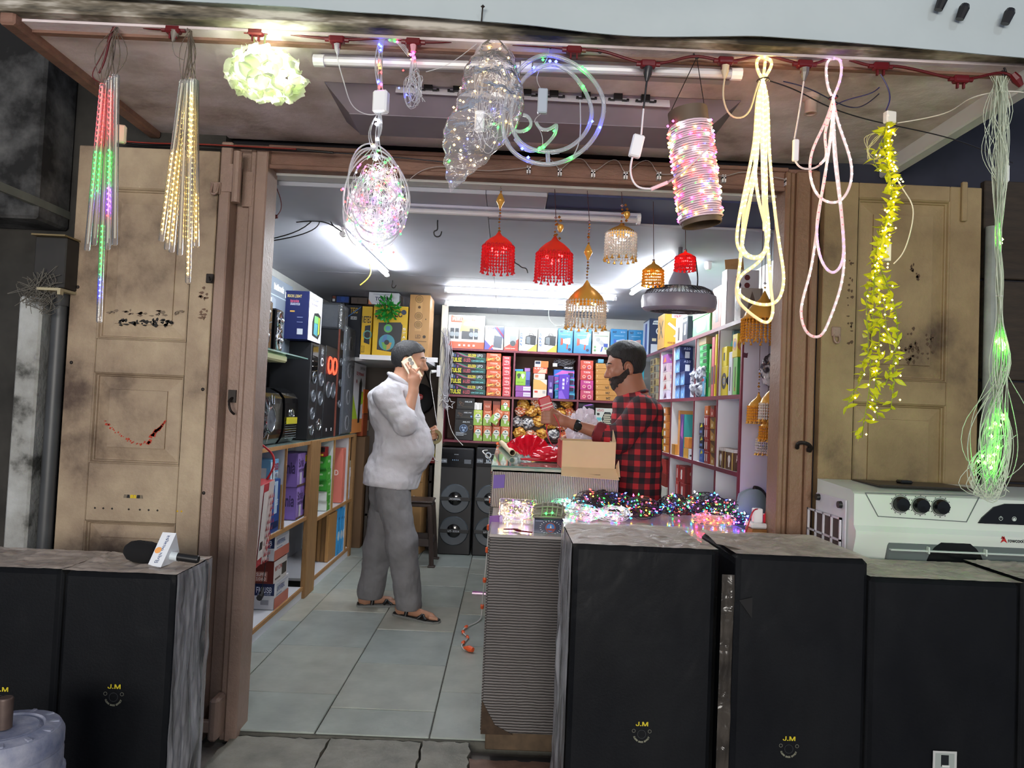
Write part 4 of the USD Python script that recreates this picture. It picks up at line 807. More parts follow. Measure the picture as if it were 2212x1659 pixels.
def BK(name, label, cat, xa, xb, ytop, z0, depth, col, prints=(), dy=.015, h=None, Y=None, **kw):
    Yf = (YB if Y is None else Y) + dy; X0, X1 = solX(xa, Yf, z0 + .05), solX(xb, Yf, z0 + .05)
    h = h or max(.02, solZ(ytop, (X0 + X1)/2, Yf) - z0)
    return carton(name, label, cat, (X0 + X1)/2, Yf + depth/2, z0 + .0004, X1 - X0 - .003, depth, h, col, prints, **kw)

# ------------------------------------------------------------------ shelving
MAROON = mat('maroon_laminate', K(112, 40, 58), .4, var=.15, vs=20)
LAMW = mat('white_laminate', K(214, 216, 222), .4)
WOODE = mat('light_wood_edge', K(170, 124, 74), .6, var=.25, vs=20, stretch=(1, 4, 1))
WOODP = mat('brown_wood_post', K(150, 112, 68), .6, var=.3, vs=14, stretch=(3, 3, .5))
# back shelf
bs_ = T('back_shelf', 'maroon edged shelf unit across the back wall, filled with boxes', 'shelf', (.3, 6.6, 1.0))
xb0, xb1 = solX(962, YB, 1.4), 1.125
for z in ZB: bs_.add('board', bx(xb0, xb1, YB, 6.835, z - .02, z, bev=.001), MAROON)
bs_.add('side', bx(xb0 - .018, xb0 - .0005, YB - .003, 6.835, .975, ZB[0], bev=.002), MAROON)
xd1, xd2 = solX(1107, YB, 1.3), solX(1247, YB, 1.3)
for xd in (xd1, xd2):
    for z0, z1 in ((ZB[1], ZB[0] - .02), (ZB[2], ZB[1] - .02)): bs_.add('divider', bx(xd - .008, xd + .008, YB + .002, 6.83, z0, z1), MAROON)
bs_.add('back_panel', bx(xb0, xb1, 6.832, 6.838, ZB[2], ZB[0]), mat('brown_ply', K(110, 84, 74), .7))
one('white_post', 'slim white post at the left end of the back shelf, from floor to ceiling', 'post', bx(solX(936, 6.40, .5), solX(950, 6.40, .5), 6.38, 6.42, 0, 2.2, bev=.003), mat('cream_post', K(212, 206, 190), .5))
# right shelf
rs = T('side_shelf', 'white shelf unit with maroon edges along the right wall', 'shelf', (1.3, 5, 0))
yr0, yr1 = 3.50, 6.41
for z in ZR:
    rs.add('board', bx(XR + .003, 1.455, yr0 + .01, yr1, z - .018, z), LAMW); rs.add('edge_strip', bx(XR - .002, XR + .003, yr0, yr1, z - .02, z + .001), MAROON)
rs.add('end_panel', bx(XR + .006, 1.455, yr0 - .01, yr0 + .008, 0.0, ZR[0]), mat('silver_laminate', K(196, 192, 206), .35, var=.06, vs=3)); rs.add('edge_strip', bx(XR - .003, XR + .006, yr0 - .011, yr0 + .01, 0, ZR[0]), MAROON)
YD = [solY(x, XR, 1.2) for x in (1546.5, 1497, 1448, 1421)]
for i, Y in enumerate(YD):
    for a in range(4):
        rs.add('divider', bx(XR + .003, 1.45, Y - .008, Y + .008, ZR[a + 1], ZR[a] - .018), LAMW); rs.add('edge_strip', bx(XR - .002, XR + .003, Y - .009, Y + .009, ZR[a + 1] + .001, ZR[a] - .02), MAROON)
rs.add('back_panel', bx(1.450, 1.456, yr0, yr1, 0, ZR[0] - .02), LAMW)
q = WY(1610, 767, yr0 - .012); rs.add('sticker', B().poly([(-.012, -.012), (.01, -.013), (.013, .012), (.004, .009), (-.011, .013)], q, (1, 0, 0), (0, 0, 1), (0, -1, 0), 0, K(80, 40, 56)), PRINT)
# left counter shelf
ls = T('counter_shelf', 'low white shelf with raw wood edges along the left wall', 'shelf', (-1.45, 4.6, 0))
yl0, yl1, yp0, yp1 = 3.0, 6.2, solY(662, XL, .5), solY(682, XL, .5)
for z in ZL:
    for a, b_ in ((yl0, yp0), (yp1, yl1)):
        zz = z - (.05 if (z < .6 and z > .3 and a > 4) else 0)
        ls.add('board', bx(-1.655, XL - .012, a, b_, zz - .018, zz), LAMW); ls.add('edge_strip', bx(XL - .012, XL, a, b_, zz - .02, zz + .002), WOODE)
ls.add('kickboard', bx(XL - .02, XL - .008, yl0, yl1, .0, ZL[2] - .02), LAMW)
ls.add('post', bx(XL - .02, XL + .012, yp0, yp1, 0, ZL[0] + .004, bev=.003), WOODP)
ls.add('top_sheet', bx(-1.655, XL - .002, yl0, yl1, ZL[0] + .002, ZL[0] + .006), mat('glass_sheet_grey', K(120, 136, 132), .12, spec=.6))
D1 = solY(617, XL, .8); D2, D3 = solY(722, XL, .8), solY(755, XL, .8)
for Y, rows in ((D1, (0,)), (D2, (0,)), (D3, (0, 1))):
    for a in rows:
        zt, zb = ZL[a] - .02, ZL[a + 1] - (.05 if (a == 0 and Y > 4.4) else 0)
        if a == 1 and Y > 4.4: zt -= .05
        ls.add('divider', bx(-1.65, XL - .012, Y - .006, Y + .006, zb + .001, zt), LAMW); ls.add('edge_strip', bx(XL - .012, XL, Y - .008, Y + .008, zb + .001, zt), WOODE)
ls.add('end_post', bx(XL - .02, XL + .006, yl1 - .03, yl1 + .03, 0, ZL[0]), WOODP)
ls.add('back_panel', bx(-1.656, -1.650, yl0, yl1, 0, ZL[0] - .02), LAMW)
ZL2 = ZL[1] - .05

# ------------------------------------------------------------------ bead lamps
CR_RED = leafy('crystal_red', K(220, 60, 72), K(250, 104, 108), .55, .08); CR_CLEAR = leafy('crystal_clear', K(226, 220, 214), K(235, 228, 220), .5, .06); CR_GOLD = leafy('crystal_gold', K(224, 160, 60), K(240, 190, 90), .4, .12)
GOLDV = mat('gold_plastic', K(222, 166, 76), .25, metal=.35)
_jc = {}
def jhumar(label, x, ys, yc, yd, yk, yb, rpx, style, Y=2.97, group=None, fin=None, loop=False, lit=True):
    """string from ys, beads from yc, dome top yd, skirt from yk to yb (photo rows)"""
    s = Y/FOC; P = lambda yy, xx=x: WY(xx, yy, Y); r = rpx*s; top = P(ys) if lit else np.array([P(yc)[0], Y, 2.203])
    zd, zk, zb = (P(v)[2] for v in (yd, yk, yb)); cx, cy = P((yd + yb)/2)[:2]
    red = style == 'red'; cm = {'red': CR_RED, 'clear': CR_CLEAR, 'gold': CR_GOLD, 'redgold': CR_CLEAR}[style]; lamp = LEDS['red' if red else 'warm' if style != 'clear' else 'white']
    t = T('bead_lamp', label, 'hanging lamp', (cx, cy, zb), 0, group)
    t.add('string', B().tube([top, (cx, cy, P(yc)[2])], .0013, 4), mat('maroon_string', K(70, 30, 34), .7))
    b = B(); zc = P(yc)[2]; n = max(3, int((zc - zd)/.012))
    for i in range(n):
        z = zc + (zd - zc)*i/(n - 1); b.octa((cx + .001*math.sin(i), cy, z), .0055 if i % 5 else .0075, K(205, 150, 66) if i % 3 else K(200, 196, 206))
        if loop: b.octa((cx + .014 + .008*math.sin(i*2.2), cy - .004, z + .002), .007, K(190, 150, 80))
    t.add('bead_chain', b, mat('metal_beads', vc=True, metal=.8, rough=.25), kind='stuff')
    if fin:
        z = P(fin)[2]; t.add('finial', B().lathe([(0, .034), (.006, .028), (.017, .004), (.018, -.004), (.008, -.022), (.004, -.034), (0, -.036)], 12, (cx, cy, z)), GOLDV, smooth=40)
    if loop: t.add('finial', B().lathe([(0, .018), (.012, .012), (.014, 0), (.006, -.016), (0, -.018)], 10, (cx + .02, cy - .008, (zc + zd)/2)), GOLDV, smooth=40)
    hd = zd - zk; prof = [(0, zd + hd*.25), (.004, zd + hd*.2), (r*.22, zd - hd*.12), (r*.55, zd - hd*.38), (r*.85, zd - hd*.72), (r*.98, zk), (r*1.0, zk - .004), (r*.93, zk - .004)]
    t.add('dome', B().lathe([(a, z) for a, z in prof], 24, (cx, cy, 0)), GOLDV if style != 'red' else leafy('dome_bronze', K(150, 70, 48), K(255, 60, 50), .35, .25), smooth=40)
    b = B(); nst = 34; hh = zk - zb; rows = max(3, int(hh/.0125))
    for i in range(nst):
        a = 2*np.pi*i/nst
        for j in range(rows):
            z = zk - hh*(j + .3)/rows*.92; rr = r*(1 + .035*j/rows); b.octa((cx + rr*math.cos(a), cy + rr*math.sin(a), z), 1, sc=(.0052, .0052, hh/rows*.56))
    t.add('bead_curtain', b, cm, kind='stuff')
    b = B(); nb = 14
    for i in range(nb):
        a = 2*np.pi*i/nb; b.lathe([(.0015, .012), (.003, .004), (.0075, -.004)], 6, (cx + r*1.04*math.cos(a), cy + r*1.04*math.sin(a), zb + .004))
    t.add('bells', b, CR_RED if red else GOLDV, kind='stuff')
    b = B()
    for k in range(7): b.ball((cx + r*.45*math.cos(k*.9), cy + r*.45*math.sin(k*.9), zk - hh*(.08 + .1*(k % 3))), .006, sub=1)
    if lit: t.add('bulbs', b, lamp, kind='stuff')
    return t
jhumar('red bead lamp on a beaded chain, first from the left under the lintel', 1076, 360, 368, 506, 532, 590, 34, 'red', fin=433)
jhumar('larger red bead lamp with a knotted chain, second from the left', 1197, 372, 470, 516, 548, 610, 39, 'red', loop=True)
jhumar('gold and clear bead lamp with a red top, lowest of the hanging lamps', 1266, 374, 478, 614, 652, 712, 42, 'redgold', fin=544)
jhumar('clear white bead lamp with gold bells and a knotted chain', 1341, 378, 444, 486, 504, 564, 33, 'clear', loop=True)
jhumar('small amber bead lamp hanging before the right tube light', 1411, 380, 562, 568, 584, 618, 22, 'gold', Y=3.05)
jhumar('small red bead lamp hanging just under the pink light drum', 1480, 388, 540, 545, 556, 585, 21, 'red', Y=3.05)
b = B()
for x, y in ((1142, 366), (1209, 371), (1281, 374), (1351, 378), (1423, 379), (1563, 385), (1700, 392)):
    p = WY(x, y, 2.862); b.box(p[0] - .008, p[0] - .002, 2.853, 2.8745, p[2] - .018, p[2] + .012).box(p[0] + .002, p[0] + .008, 2.853, 2.8745, p[2] - .018, p[2] + .012).box(p[0] - .008, p[0] + .008, 2.853, 2.8745, p[2] - .004, p[2] + .002)
cl = T('clip_wire', 'thin white wire looped through small white clips along the brown lintel', 'wire', WY(1300, 370, 2.86))
cl.add('clips', b, WHITE_PL, kind='stuff')
cl.add('wire', B().tube(spline([WY(x, y, 2.85) for x, y in ((880, 392), (905, 372), (950, 360), (1040, 368), (1100, 366), (1142, 360), (1160, 350), (1190, 345), (1209, 365), (1230, 350), (1260, 345), (1281, 368), (1310, 352), (1335, 348), (1351, 372), (1380, 352), (1405, 350), (1423, 374), (1500, 370), (1563, 380), (1600, 372), (1650, 378), (1700, 388))], 120), .0018, 4), mat('grey_wire', K(170, 160, 158), .5), smooth=True)

# ------------------------------------------------------------------ caged fan under the ceiling
c = WY(1466, 656, 3.82); t = T('caged_fan', 'grey caged ceiling fan facing down in front of the right shelf', 'fan', c)
FAN = mat('fan_grey_plastic', K(146, 140, 154), .35); FAN2 = mat('fan_dark_grey', K(84, 80, 86), .4)
Rt = _rx(.06)
fx = lambda b: b.xf(Rt*.89, c)
t.add('ring_band', fx(B().lathe([(.205, .05), (.216, .045), (.222, .01), (.217, -.03), (.2, -.045), (.17, -.05), (.17, -.044), (.2, -.036), (.21, 0), (.205, .05)], 40)), FAN, smooth=40)
b = B()
for i in range(54):
    a = 2*np.pi*i/54; b.tube([(math.cos(a)*r, math.sin(a)*r, z) for r, z in ((.206, .046), (.19, .075), (.15, .095), (.07, .105))], .0022, 4)
t.add('top_cage', fx(b), FAN2, kind='stuff')
b = B()
for r in (.05, .08, .11, .14, .165): b.tube([(math.cos(a)*r, math.sin(a)*r, -.046) for a in np.linspace(0, 2*np.pi, 28, endpoint=False)], .002, 4, closed=True)
for i in range(24): a = 2*np.pi*i/24; b.tube([(math.cos(a)*.04, math.sin(a)*.04, -.046), (math.cos(a + .3)*.172, math.sin(a + .3)*.172, -.046)], .002, 4)
t.add('bottom_grille', fx(b.lathe([(0, -.05), (.04, -.05), (.042, -.044), (0, -.042)], 16)), FAN2, kind='stuff')
for k in range(3):
    a0 = k*2.094; V = []
    for r in np.linspace(.04, .18, 6):
        for s_, zz in ((-.5, -.012), (.5, .016)): V.append((r*math.cos(a0 + s_*(.5 + .6*r)), r*math.sin(a0 + s_*(.5 + .6*r)), zz))
    V = np.array(V); F = np.array([[2*i, 2*i + 1, 2*i + 3, 2*i + 2] for i in range(5)]); t.add('blade', fx(B().add(V, F).add(V - [0, 0, .002], F[:, ::-1])), mat('fan_blade', K(176, 172, 168), .4))
t.add('motor', fx(B().lathe([(0, .1), (.07, .1), (.066, .13), (.05, .17), (.03, .215), (.0, .22)], 20)), FAN, smooth=40)
t.add('rod', B().tube([c + [0, 0, .2], (c[0], c[1] - .0, 2.203)], .012, 8), FAN2)
b = B().tube(spline([WY(1502, 560, 3.9), WY(1507, 600, 3.9), WY(1506, 620, 3.9)], 10), .004, 5); t.add('hook', b, BLACK_WIRE)
p = WZ(1530, 566, 2.2); one('ceiling_socket', 'small pale round socket on the ceiling right of the caged fan', 'socket', B().lathe([(0, 0), (.022, 0), (.022, -.03), (.012, -.045), (0, -.045)], 12, p), WHITE_PL, smooth=40)
# unlit fitting across the ceiling near the front, wires and hooks
a, b2 = WZ(880, 449, 2.184), WZ(1376, 473, 2.184)
t = T('unlit_batten', 'unlit tube fitting crossing the shop ceiling behind the bead lamps', 'light fitting', (a + b2)/2)
t.add('channel', bx(a[0], b2[0], a[1] - .02, a[1] + .02, 2.188, 2.2015, bev=.003), mat('lilac_channel', K(180, 180, 200), .4)); t.add('tube', B().tube([a - [0, 0, .012], b2 - [0, (b2 - a)[1], .012]], .012, 10), _mats['opal_tube'], smooth=30)
t.add('end_cap', B().tube([(b2[0] - .004, a[1], 2.18), (b2[0] + .012, a[1], 2.18)], .026, 10), WHITE_PL)
for lab, pts in (('black open hook screwed into the ceiling beyond the coiled string lights', ((945, 485), (944, 497), (938, 500), (940, 510), (950, 510), (954, 500))), ('bent dark hook and wire on the ceiling behind the first red bead lamp', ((1112, 567), (1120, 572), (1128, 578), (1136, 580), (1140, 590))), ('small dark hook on the ceiling above the phone man', ((848, 612), (847, 620), (851, 622), (856, 616)))):
    P = [WZ(x, y, 2.18) for x, y in pts]; y0 = P[0][1]; P = [WY(x, y, y0) for x, y in pts]
    one('ceiling_hook', lab, 'hook', B().tube(spline([(P[0][0], y0, 2.2015)] + P, 18), .0035, 5), BLACK_WIRE, smooth=True)
b = B()
for pts in (((575, 330), (600, 355), (640, 385), (690, 430), (680, 470), (640, 500), (568, 520)), ((690, 428), (680, 450), (690, 480), (655, 505), (575, 522)), ((690, 425), (705, 440), (715, 480), (738, 500)), ((738, 500), (700, 480), (640, 480))): b.tube(spline([WY(x, y, 3.6) for x, y in pts], 24), .003, 5)
one('hanging_cables', 'loose dark cables gathered under the ceiling left of the coiled string lights', 'cables', b, BLACK_WIRE, smooth=True)
t = T('red_plug_lead', 'short lead with a red plug hanging inside the left door frame', 'plug', WY(600, 465, 3.05))
t.add('lead', B().tube(spline([WY(x, y, 3.05) for x, y in ((578, 334), (590, 370), (592, 390), (606, 430), (606, 455), (598, 466))], 24), .002, 5, K(110, 60, 60)), PLASTIC, smooth=True)
t.add('plug', B().tube([WY(600, 468, 3.05), WY(588, 468, 3.05), WY(578, 464, 3.05)], [.007, .014, .013], 8), sk); t.add('joint', B().tube([WY(592, 385, 3.05), WY(594, 402, 3.05)], [.005, .007], 6), sk)
one('yellow_wire', 'short yellow wire end dangling from the left tube light', 'wire', B().tube(spline([WY(x, y, 4.6) for x, y in ((798, 570), (801, 588), (794, 602), (778, 616))], 14), .004, 5), mat('yellow_wire_pvc', K(206, 180, 60), .5), smooth=True)
b = B()
for k in range(5): b.tube(spline([WY(985 + rng.normal()*4, 646 + rng.normal()*3, 6.2), WY(1020 + rng.normal()*6, 640 + rng.normal()*4, 6.2), WY(1050, 652 + rng.normal()*4, 6.2), WY(1090 + rng.normal()*8, 648, 6.2), WY(1140, 652 + rng.normal()*3, 6.2)], 20), .004, 4)
b.tube(spline([WY(x, y, 6.3) for x, y in ((1188, 655), (1185, 675), (1190, 695), (1205, 704), (1222, 700))], 16), .0035, 5)
one('ceiling_wires', 'thin wires running between the two back tube lights', 'wires', b, mat('green_white_wire', K(150, 160, 156), .5), smooth=True)

# ================================================================== GOODS ON THE LEFT COUNTER SHELF
# near unit, lower compartment: three car stereo boxes in a stack
z = ZL[2] + .002
fm = lambda top: [('r', 'F', 0, .52, 1, .98, '1c2a58'), ('t', 'F', .45, .62, .92, .84, 'FM USB', 'd8dcec'), ('t', 'F', .50, .54, .90, .60, 'PLAYER', 'a8b0cc'), ('c', 'F', .22, .75, .14, '8090c0'), ('r', 'F', .60, .18, .84, .36, '9a9aa2'), ('r', 'F', .30, .08, .38, .24, 'b03040'), ('r', 'R', 0, 0, 1, .42, 'c06a58'), ('t', 'R', .15, .62, .7, .8, 'UNIVERSAL', '4a5688'), ('r', 'R', .12, .48, .5, .52, '8088a0'), ('r', 'R', .1, .86, .9, .92, 'b8bcc8')]
h1 = .155
LF('stereo_box', 'white and navy car stereo box with FM USB lettering, bottom of the stack of three', 'box', 591, 622, 1336, z, .19, 'd8d8dc', fm(0), h=h1)
LF('stereo_box', 'dark red car stereo box with gold lettering, middle of the stack of three', 'box', 590, 619, 1280, z + h1 + .002, .185, '6a2218', [('t', 'F', .02, .55, .40, .85, 'ON', 'd8b060'), ('r', 'F', .42, .1, .82, .55, 'a86a5c'), ('t', 'F', .47, .34, .78, .5, 'SUPER', 'f0e0d8'), ('t', 'F', .47, .15, .78, .29, '1060', 'f0e0d8'), ('r', 'R', 0, .0, 1, .98, 'cfc8c4'), ('t', 'R', .08, .52, .6, .74, 'MYON', 'a04038'), ('r', 'R', .6, .18, .95, .7, '3a3028'), ('r', 'R', .1, .12, .5, .2, '6a5a54')], h=.128)
LF('stereo_box', 'white and navy car stereo box with FM USB lettering, top of the stack of three', 'box', 592, 624, 1222, z + h1 + .134, .19, 'd8d8dc', fm(1), h=.14)
q = solY(625, XL, .45); carton('green_card', 'plain light green card leaning in the lower compartment behind the stereo boxes', 'card', XL - .10, q + .04, ZL[2] + .18, .10, .012, .2, '8ab060')
# near unit, upper compartment
z = ZL[1] + .004
t = LF('tall_box', 'tall blue stereo box standing right of the red printed carton', 'box', 581, 602, 1042, z, .13, '20488c', [('r', 'R', .08, .35, .72, .97, 'b8d0e4'), ('r', 'R', .15, .3, .4, .9, '2a58a0'), ('t', 'R', .5, .5, .8, .62, 'BSS', 'e0e8f4'), ('r', 'F', .05, .05, .95, .95, 'c8c8c4'), ('r', 'R', .1, .08, .9, .2, '102850')], h=.30)
LF('flat_box', 'light blue and white printed box lying on top of the tall blue stereo box', 'box', 584, 601.5, 990, z + .304, .22, '6aa4cc', [('r', 'R', .0, .0, .55, .9, 'c8d8e4'), ('t', 'R', .45, .45, .95, .8, 'BOSS', 'a03848'), ('r', 'R', .55, .08, .95, .36, 'd4dce4'), ('r', 'F', .1, .1, .9, .6, 'd0d4d8'), ('t', 'R', .6, .12, .9, .3, 'MO.1', '485070')], h=.115)
LF('thin_box', 'thin brown box standing upright beside the purple cartons', 'box', 603, 607, 1060, z, .05, '9a7a48', [('r', 'F', .2, .1, .8, .9, 'b08c58'), ('t', 'F', .3, .3, .7, .36, 'LED', '3a3020')], h=.26)
pur = lambda k: [('r', 'R', 0, 0, 1, 1, '8468b4'), ('p', 'R', [(0, .0), (.5, .0), (.2, 1), (0, 1)], '9a80c8'), ('t', 'R', .08, .58, .46, .86, 'Sonia', '382a58'), ('t', 'R', .1, .44, .5, .56, 'series', '4a3a6a'), ('p', 'R', [(.5, .22), (.92, .22), (.96, .55), (.88, .68), (.56, .66), (.5, .52)], '1c1a22'), ('r', 'R', .58, .72, .98, .92, ('d8b820' if k else 'd87840')), ('t', 'R', .62, .75, .95, .89, ('SF-2500' if k else 'S-550'), '201810'), ('r', 'R', .2, .06, .34, .42, 'd8d4dc'), ('r', 'F', 0, 0, 1, 1, '7a60a8'), ('t', 'F', .1, .4, .9, .75, 'Sonia', '382a58'), ('r', 'R', 0, 0, 1, .06, '503a30')]
LF('speaker_box', 'purple car speaker box with orange tag, lower of the two', 'box', 638, 667, 1075, z, .13, '8468b4', pur(0), h=.205, dx=-.027)
LF('speaker_box', 'purple car speaker box with yellow tag, upper of the two', 'box', 641, 668, 980, z + .208, .13, '8468b4', pur(1), h=.21, dx=-.027)
t = T('red_carton', 'large red and white printed carton leaning out of the shelf by the left door frame', 'box', (-1.205, 3.27, .553), .10)
bb = B().box(-.12, .12, -.15, .15, 0, .375, K('b42c34'), bev=.003); pr = [('r', 'R', .0, .0, .28, 1, 'dcd4d0'), ('r', 'R', .62, 0, 1, 1, 'd8ccc8'), ('t', 'F', .1, .86, .9, .93, 'SINGER', 'f0dcd8'), ('t', 'F', .1, .70, .9, .77, 'MYON', 'f0dcd8'), ('t', 'F', .1, .54, .9, .61, 'SINGER', 'f0dcd8'), ('t', 'F', .1, .38, .9, .45, 'MYON', 'f0dcd8'), ('t', 'F', .1, .22, .9, .29, 'SINGER', 'f0dcd8'), ('r', 'R', .3, .1, .6, .9, 'e4dcd8'), ('r', 'R', .36, .2, .54, .3, '302828')]
pr += [('p', 'R', [(.64 + .06*(k % 5), .08*(k % 11)), (.72 + .06*(k % 5), .08*(k % 11)), (.7 + .06*(k % 5), .08*(k % 11) + .06)], 'b42c34') for k in range(40)]
Rl = np.array([[math.cos(.05), 0, math.sin(.05)], [0, 1, 0], [-math.sin(.05), 0, math.cos(.05)]])
t.add('box', bb.xf(Rl), PRINT, world=False); t.add('print', paint(B(), frames(.24, .30, .375), pr).xf(Rl), PRINT, world=False)
t = T('red_cable', 'red cable draped over the shelf edge beside the left door frame', 'cord', (-1.2, 3.3, 1.0)); t.add('cord', B().tube(spline([WY(x, y, 3.42) for x, y in ((540, 940), (562, 958), (590, 985), (588, 1015), (570, 1045))], 30), .005, 6).tube(spline([WY(x, y, 3.38) for x, y in ((535, 975), (552, 1005), (562, 1046))], 14), .005, 6), mat('red_cord_pvc', K(200, 50, 60), .4), smooth=True)
t = T('black_pull_cord', 'thin black cord with a plug hanging down in front of the stereo boxes', 'cord', WX(565, 1280, -1.2)); t.add('cord', B().tube(spline([WX(x, y, -1.24) for x, y in ((590, 985), (588, 1060), (580, 1160), (572, 1230), (566, 1272))], 24), .0022, 5), BLACK_WIRE); t.add('plug', B().tube([WX(567, 1268, -1.24), WX(565, 1285, -1.24), WX(560, 1292, -1.24)], [.004, .014, .016], 8), BLACK_PL)
# far unit
z = ZL2 + .003
gr = [('t', 'R', .35, .45, .85, .75, 'storage 6-3', 'd0e8c0'), ('r', 'F', .0, .0, 1, .12, '2a7a2a'), ('t', 'F', .25, .4, .8, .65, 'Rechargeable', 'c8e8b8'), ('r', 'R', 0, 0, .12, 1, '54a83c')]
hs = [.072, .072, .082, .082, .094]; zz = z; nm = ('bottom', 'second', 'third', 'fourth', 'top')
for k in range(5):
    wh = k < 2
    LF('green_box', ('green box with a white end, ' if wh else 'bright green box with pale lettering, ') + nm[k] + ' of the stack of five', 'box', 706 - (k > 2), 715, 1100, zz, .13, '3c9a34', gr + ([('r', 'F', 0, 0, 1, 1, 'd8dcd4'), ('r', 'F', 0, .05, 1, .08, 'a8b0a0')] if wh else []), h=hs[k]); zz += hs[k] + .0015
LF('small_red_box', 'small black and red box lying on top of the green stack', 'box', 702, 710, 985, zz, .1, '7c1c1c', [('r', 'F', 0, .5, 1, 1, '241c1c'), ('r', 'F', .1, .1, .9, .3, 'd8b828')], h=.07)
LF('pink_box', 'pink upright box in the shelf behind the green stack', 'box', 737, 743, 978, z + .0, .16, 'd87868', [('t', 'F', .2, .5, .8, .6, 'LED', 'f0d8d0')], h=.44)
for k, (a, b_, yt, c) in enumerate(((753, 755.5, 1010, 'c4c8d8'), (756.5, 759, 995, 'dcd8c0'))):
    LF('hanging_pack', ('clear plastic pack with blue print' if k == 0 else 'clear plastic pack with yellow tag') + ' at the far end of the left shelf', 'pack', a, b_, yt, z, .12, c, [('r', 'F', .1, .3, .9, .6, '4850a0' if k == 0 else 'd8b828'), ('r', 'R', .1, .7, .9, .9, 'e8e8f0')], gloss=True)
z = ZL[2] + .002
Yq = solY(718, XL, .3)
for k in range(4): carton('card_sheet', 'brown corrugated carton folded flat, %s of four standing in the lower shelf' % ('first', 'second', 'third', 'last')[k], 'carton', XL - .04 - .033*k, Yq + .12 + .01*k, z + .0004, .03, .24, .36 + .006*k, 'a87c48' if k != 1 else '7a5830', [('r', 'F', 0, 0, .2, 1, '6a4c2a')])
for k, (a, b_) in enumerate(((727, 732), (733.5, 738), (738.8, 742))):
    LF('blue_box', 'bright blue upright box, %s of three beside the folded cartons' % ('first', 'second', 'third')[k], 'box', a, b_, 1120, z, .10, '3a9ad8', [('r', 'F', .6, .1, .9, .5, 'a8d0ec'), ('c', 'R', .5, .4, .1, 'c8dcec'), ('r', 'R', .1, .75, .9, .8, '2070b0'), ('c', 'F', .35, .45, .09, 'd8e4f0')], h=.375 - .01*k)

# ------------------------------------------------------------------ sound gear on top of the counter shelf
zt = ZL[0] + .0075
SPK = mat('speaker_black', K(22, 23, 28), .45, var=.2, vs=20); SPKG = mat('speaker_gloss', K(14, 15, 18), .12, coat=.5); CONE = mat('speaker_cone', K(62, 68, 76), .45); RINGM = mat('speaker_ring', K(128, 134, 142), .3, metal=.6)
CHROME = mat('bright_chrome', K(200, 204, 210), .15, metal=1.)
def driver(t, pos, axis, r, ring=RINGM, cone=CONE, parent=None):
    pos = np.asarray(pos, float); t.add('driver_ring', B().lathe([(r*.86, .002), (r*.9, .008), (r, .006), (r*1.02, 0)], 22, pos, axis), ring, smooth=40)
    t.add('driver_cone', B().lathe([(0, .004), (r*.2, .005), (r*.32, .0005), (r*.8, .003), (r*.87, .0045)], 22, pos, axis), cone, smooth=40)
def LX(near, far, ytop, depth, z0=zt, dx=-.012):
    X = XL + dx; Y0, Y1 = solY(near, X, z0 + .05), solY(far, X, z0 + .05); return X - depth, X, Y0, Y1 - .002, z0, solZ(ytop, X, Y0)
# portable speakers with rounded shiny fronts
for k, (a, b_, yt, dep, lab) in enumerate(((560, 612, 835, .27, 'big glossy black speaker with a fan of chrome fins, nearest on the left counter'), (617, 645, 838, .24, 'narrow glossy black speaker with a yellow badge, second on the left counter'))):
    x0, x1, y0, y1, z0, z1 = LX(a, b_, yt, dep); t = T('portable_speaker', lab, 'speaker', ((x0 + x1)/2, (y0 + y1)/2, z0))
    n = 12; outl = []
    for s in np.linspace(0, 1, n): outl.append((x1 - .012 - .035*(2*s - 1)**4 - (.05*(max(0, s - .82)/.18)**2), z0 + s*(z1 - z0)))
    poly_ = [(x0, z0)] + outl + [(x0, z1)]
    t.add('cabinet', B().poly(poly_, (0, y1, 0), (1, 0, 0), (0, 0, 1), (0, -1, 0), y1 - y0), SPKG)
    ym = (y0 + y1)/2; zc = z0 + (z1 - z0)*(.45 if k == 0 else .5)
    driver(t, (x1 - .012, ym, zc), (1, 0, 0), .075 if k == 0 else .04, ring=CHROME)
    if k == 0:
        for j in range(9):
            an = -1.9 + j*.38 + math.pi; b = B().tube([(x1 - .008, ym + math.cos(an)*.09, zc + math.sin(an)*.09), (x1 - .012, ym + math.cos(an)*.13, zc + math.sin(an)*.14)], [.006, .003], 5); t.add('chrome_fin', b, CHROME)
    else:
        t.add('badge', bx(x1 - .008, x1 - .004, y0 + .02, y1 - .03, zc - .05, zc - .01), mat('yellow_badge', K(190, 180, 40), .4))
        for j in range(8): t.add('grille_bar', B().tube([(x1 - .012, y0 + .02, z0 + .03 + j*.014), (x1 - .012, y1 - .02, z0 + .03 + j*.014)], .002, 4), RINGM)
# towers
def tower(label, near, far, ytop, dep, dr, m=SPK, wrap=None, dx=-.012):
    x0, x1, y0, y1, z0, z1 = LX(near, far, ytop, dep, dx=dx); t = T('tower_speaker', label, 'speaker', ((x0 + x1)/2, (y0 + y1)/2, z0))
    t.add('cabinet', bx(x0, x1, y0, y1, z0, z1, bev=.006), m); H_ = z1 - z0; ym = (y0 + y1)/2
    for fy, fz, r, kw in dr: driver(t, (x1 + .0005, y0 + (y1 - y0)*fy, z0 + H_*fz), (1, 0, 0), r, **kw)
    return t, (x0, x1, y0, y1, z0, z1)
wd = .27
t, e = tower('black tower speaker with four stacked round drivers, first of the tower speakers', 664, 679, 738, wd, [(.5, .64, .042, {}), (.5, .45, .042, {}), (.5, .27, .042, {}), (.5, .1, .036, dict(ring=CHROME))])
t.add('front_panel', bx(e[1], e[1] + .004, e[2] + .02, e[3] - .015, e[5] - .26, e[5] - .02, bev=.001), SPKG); 
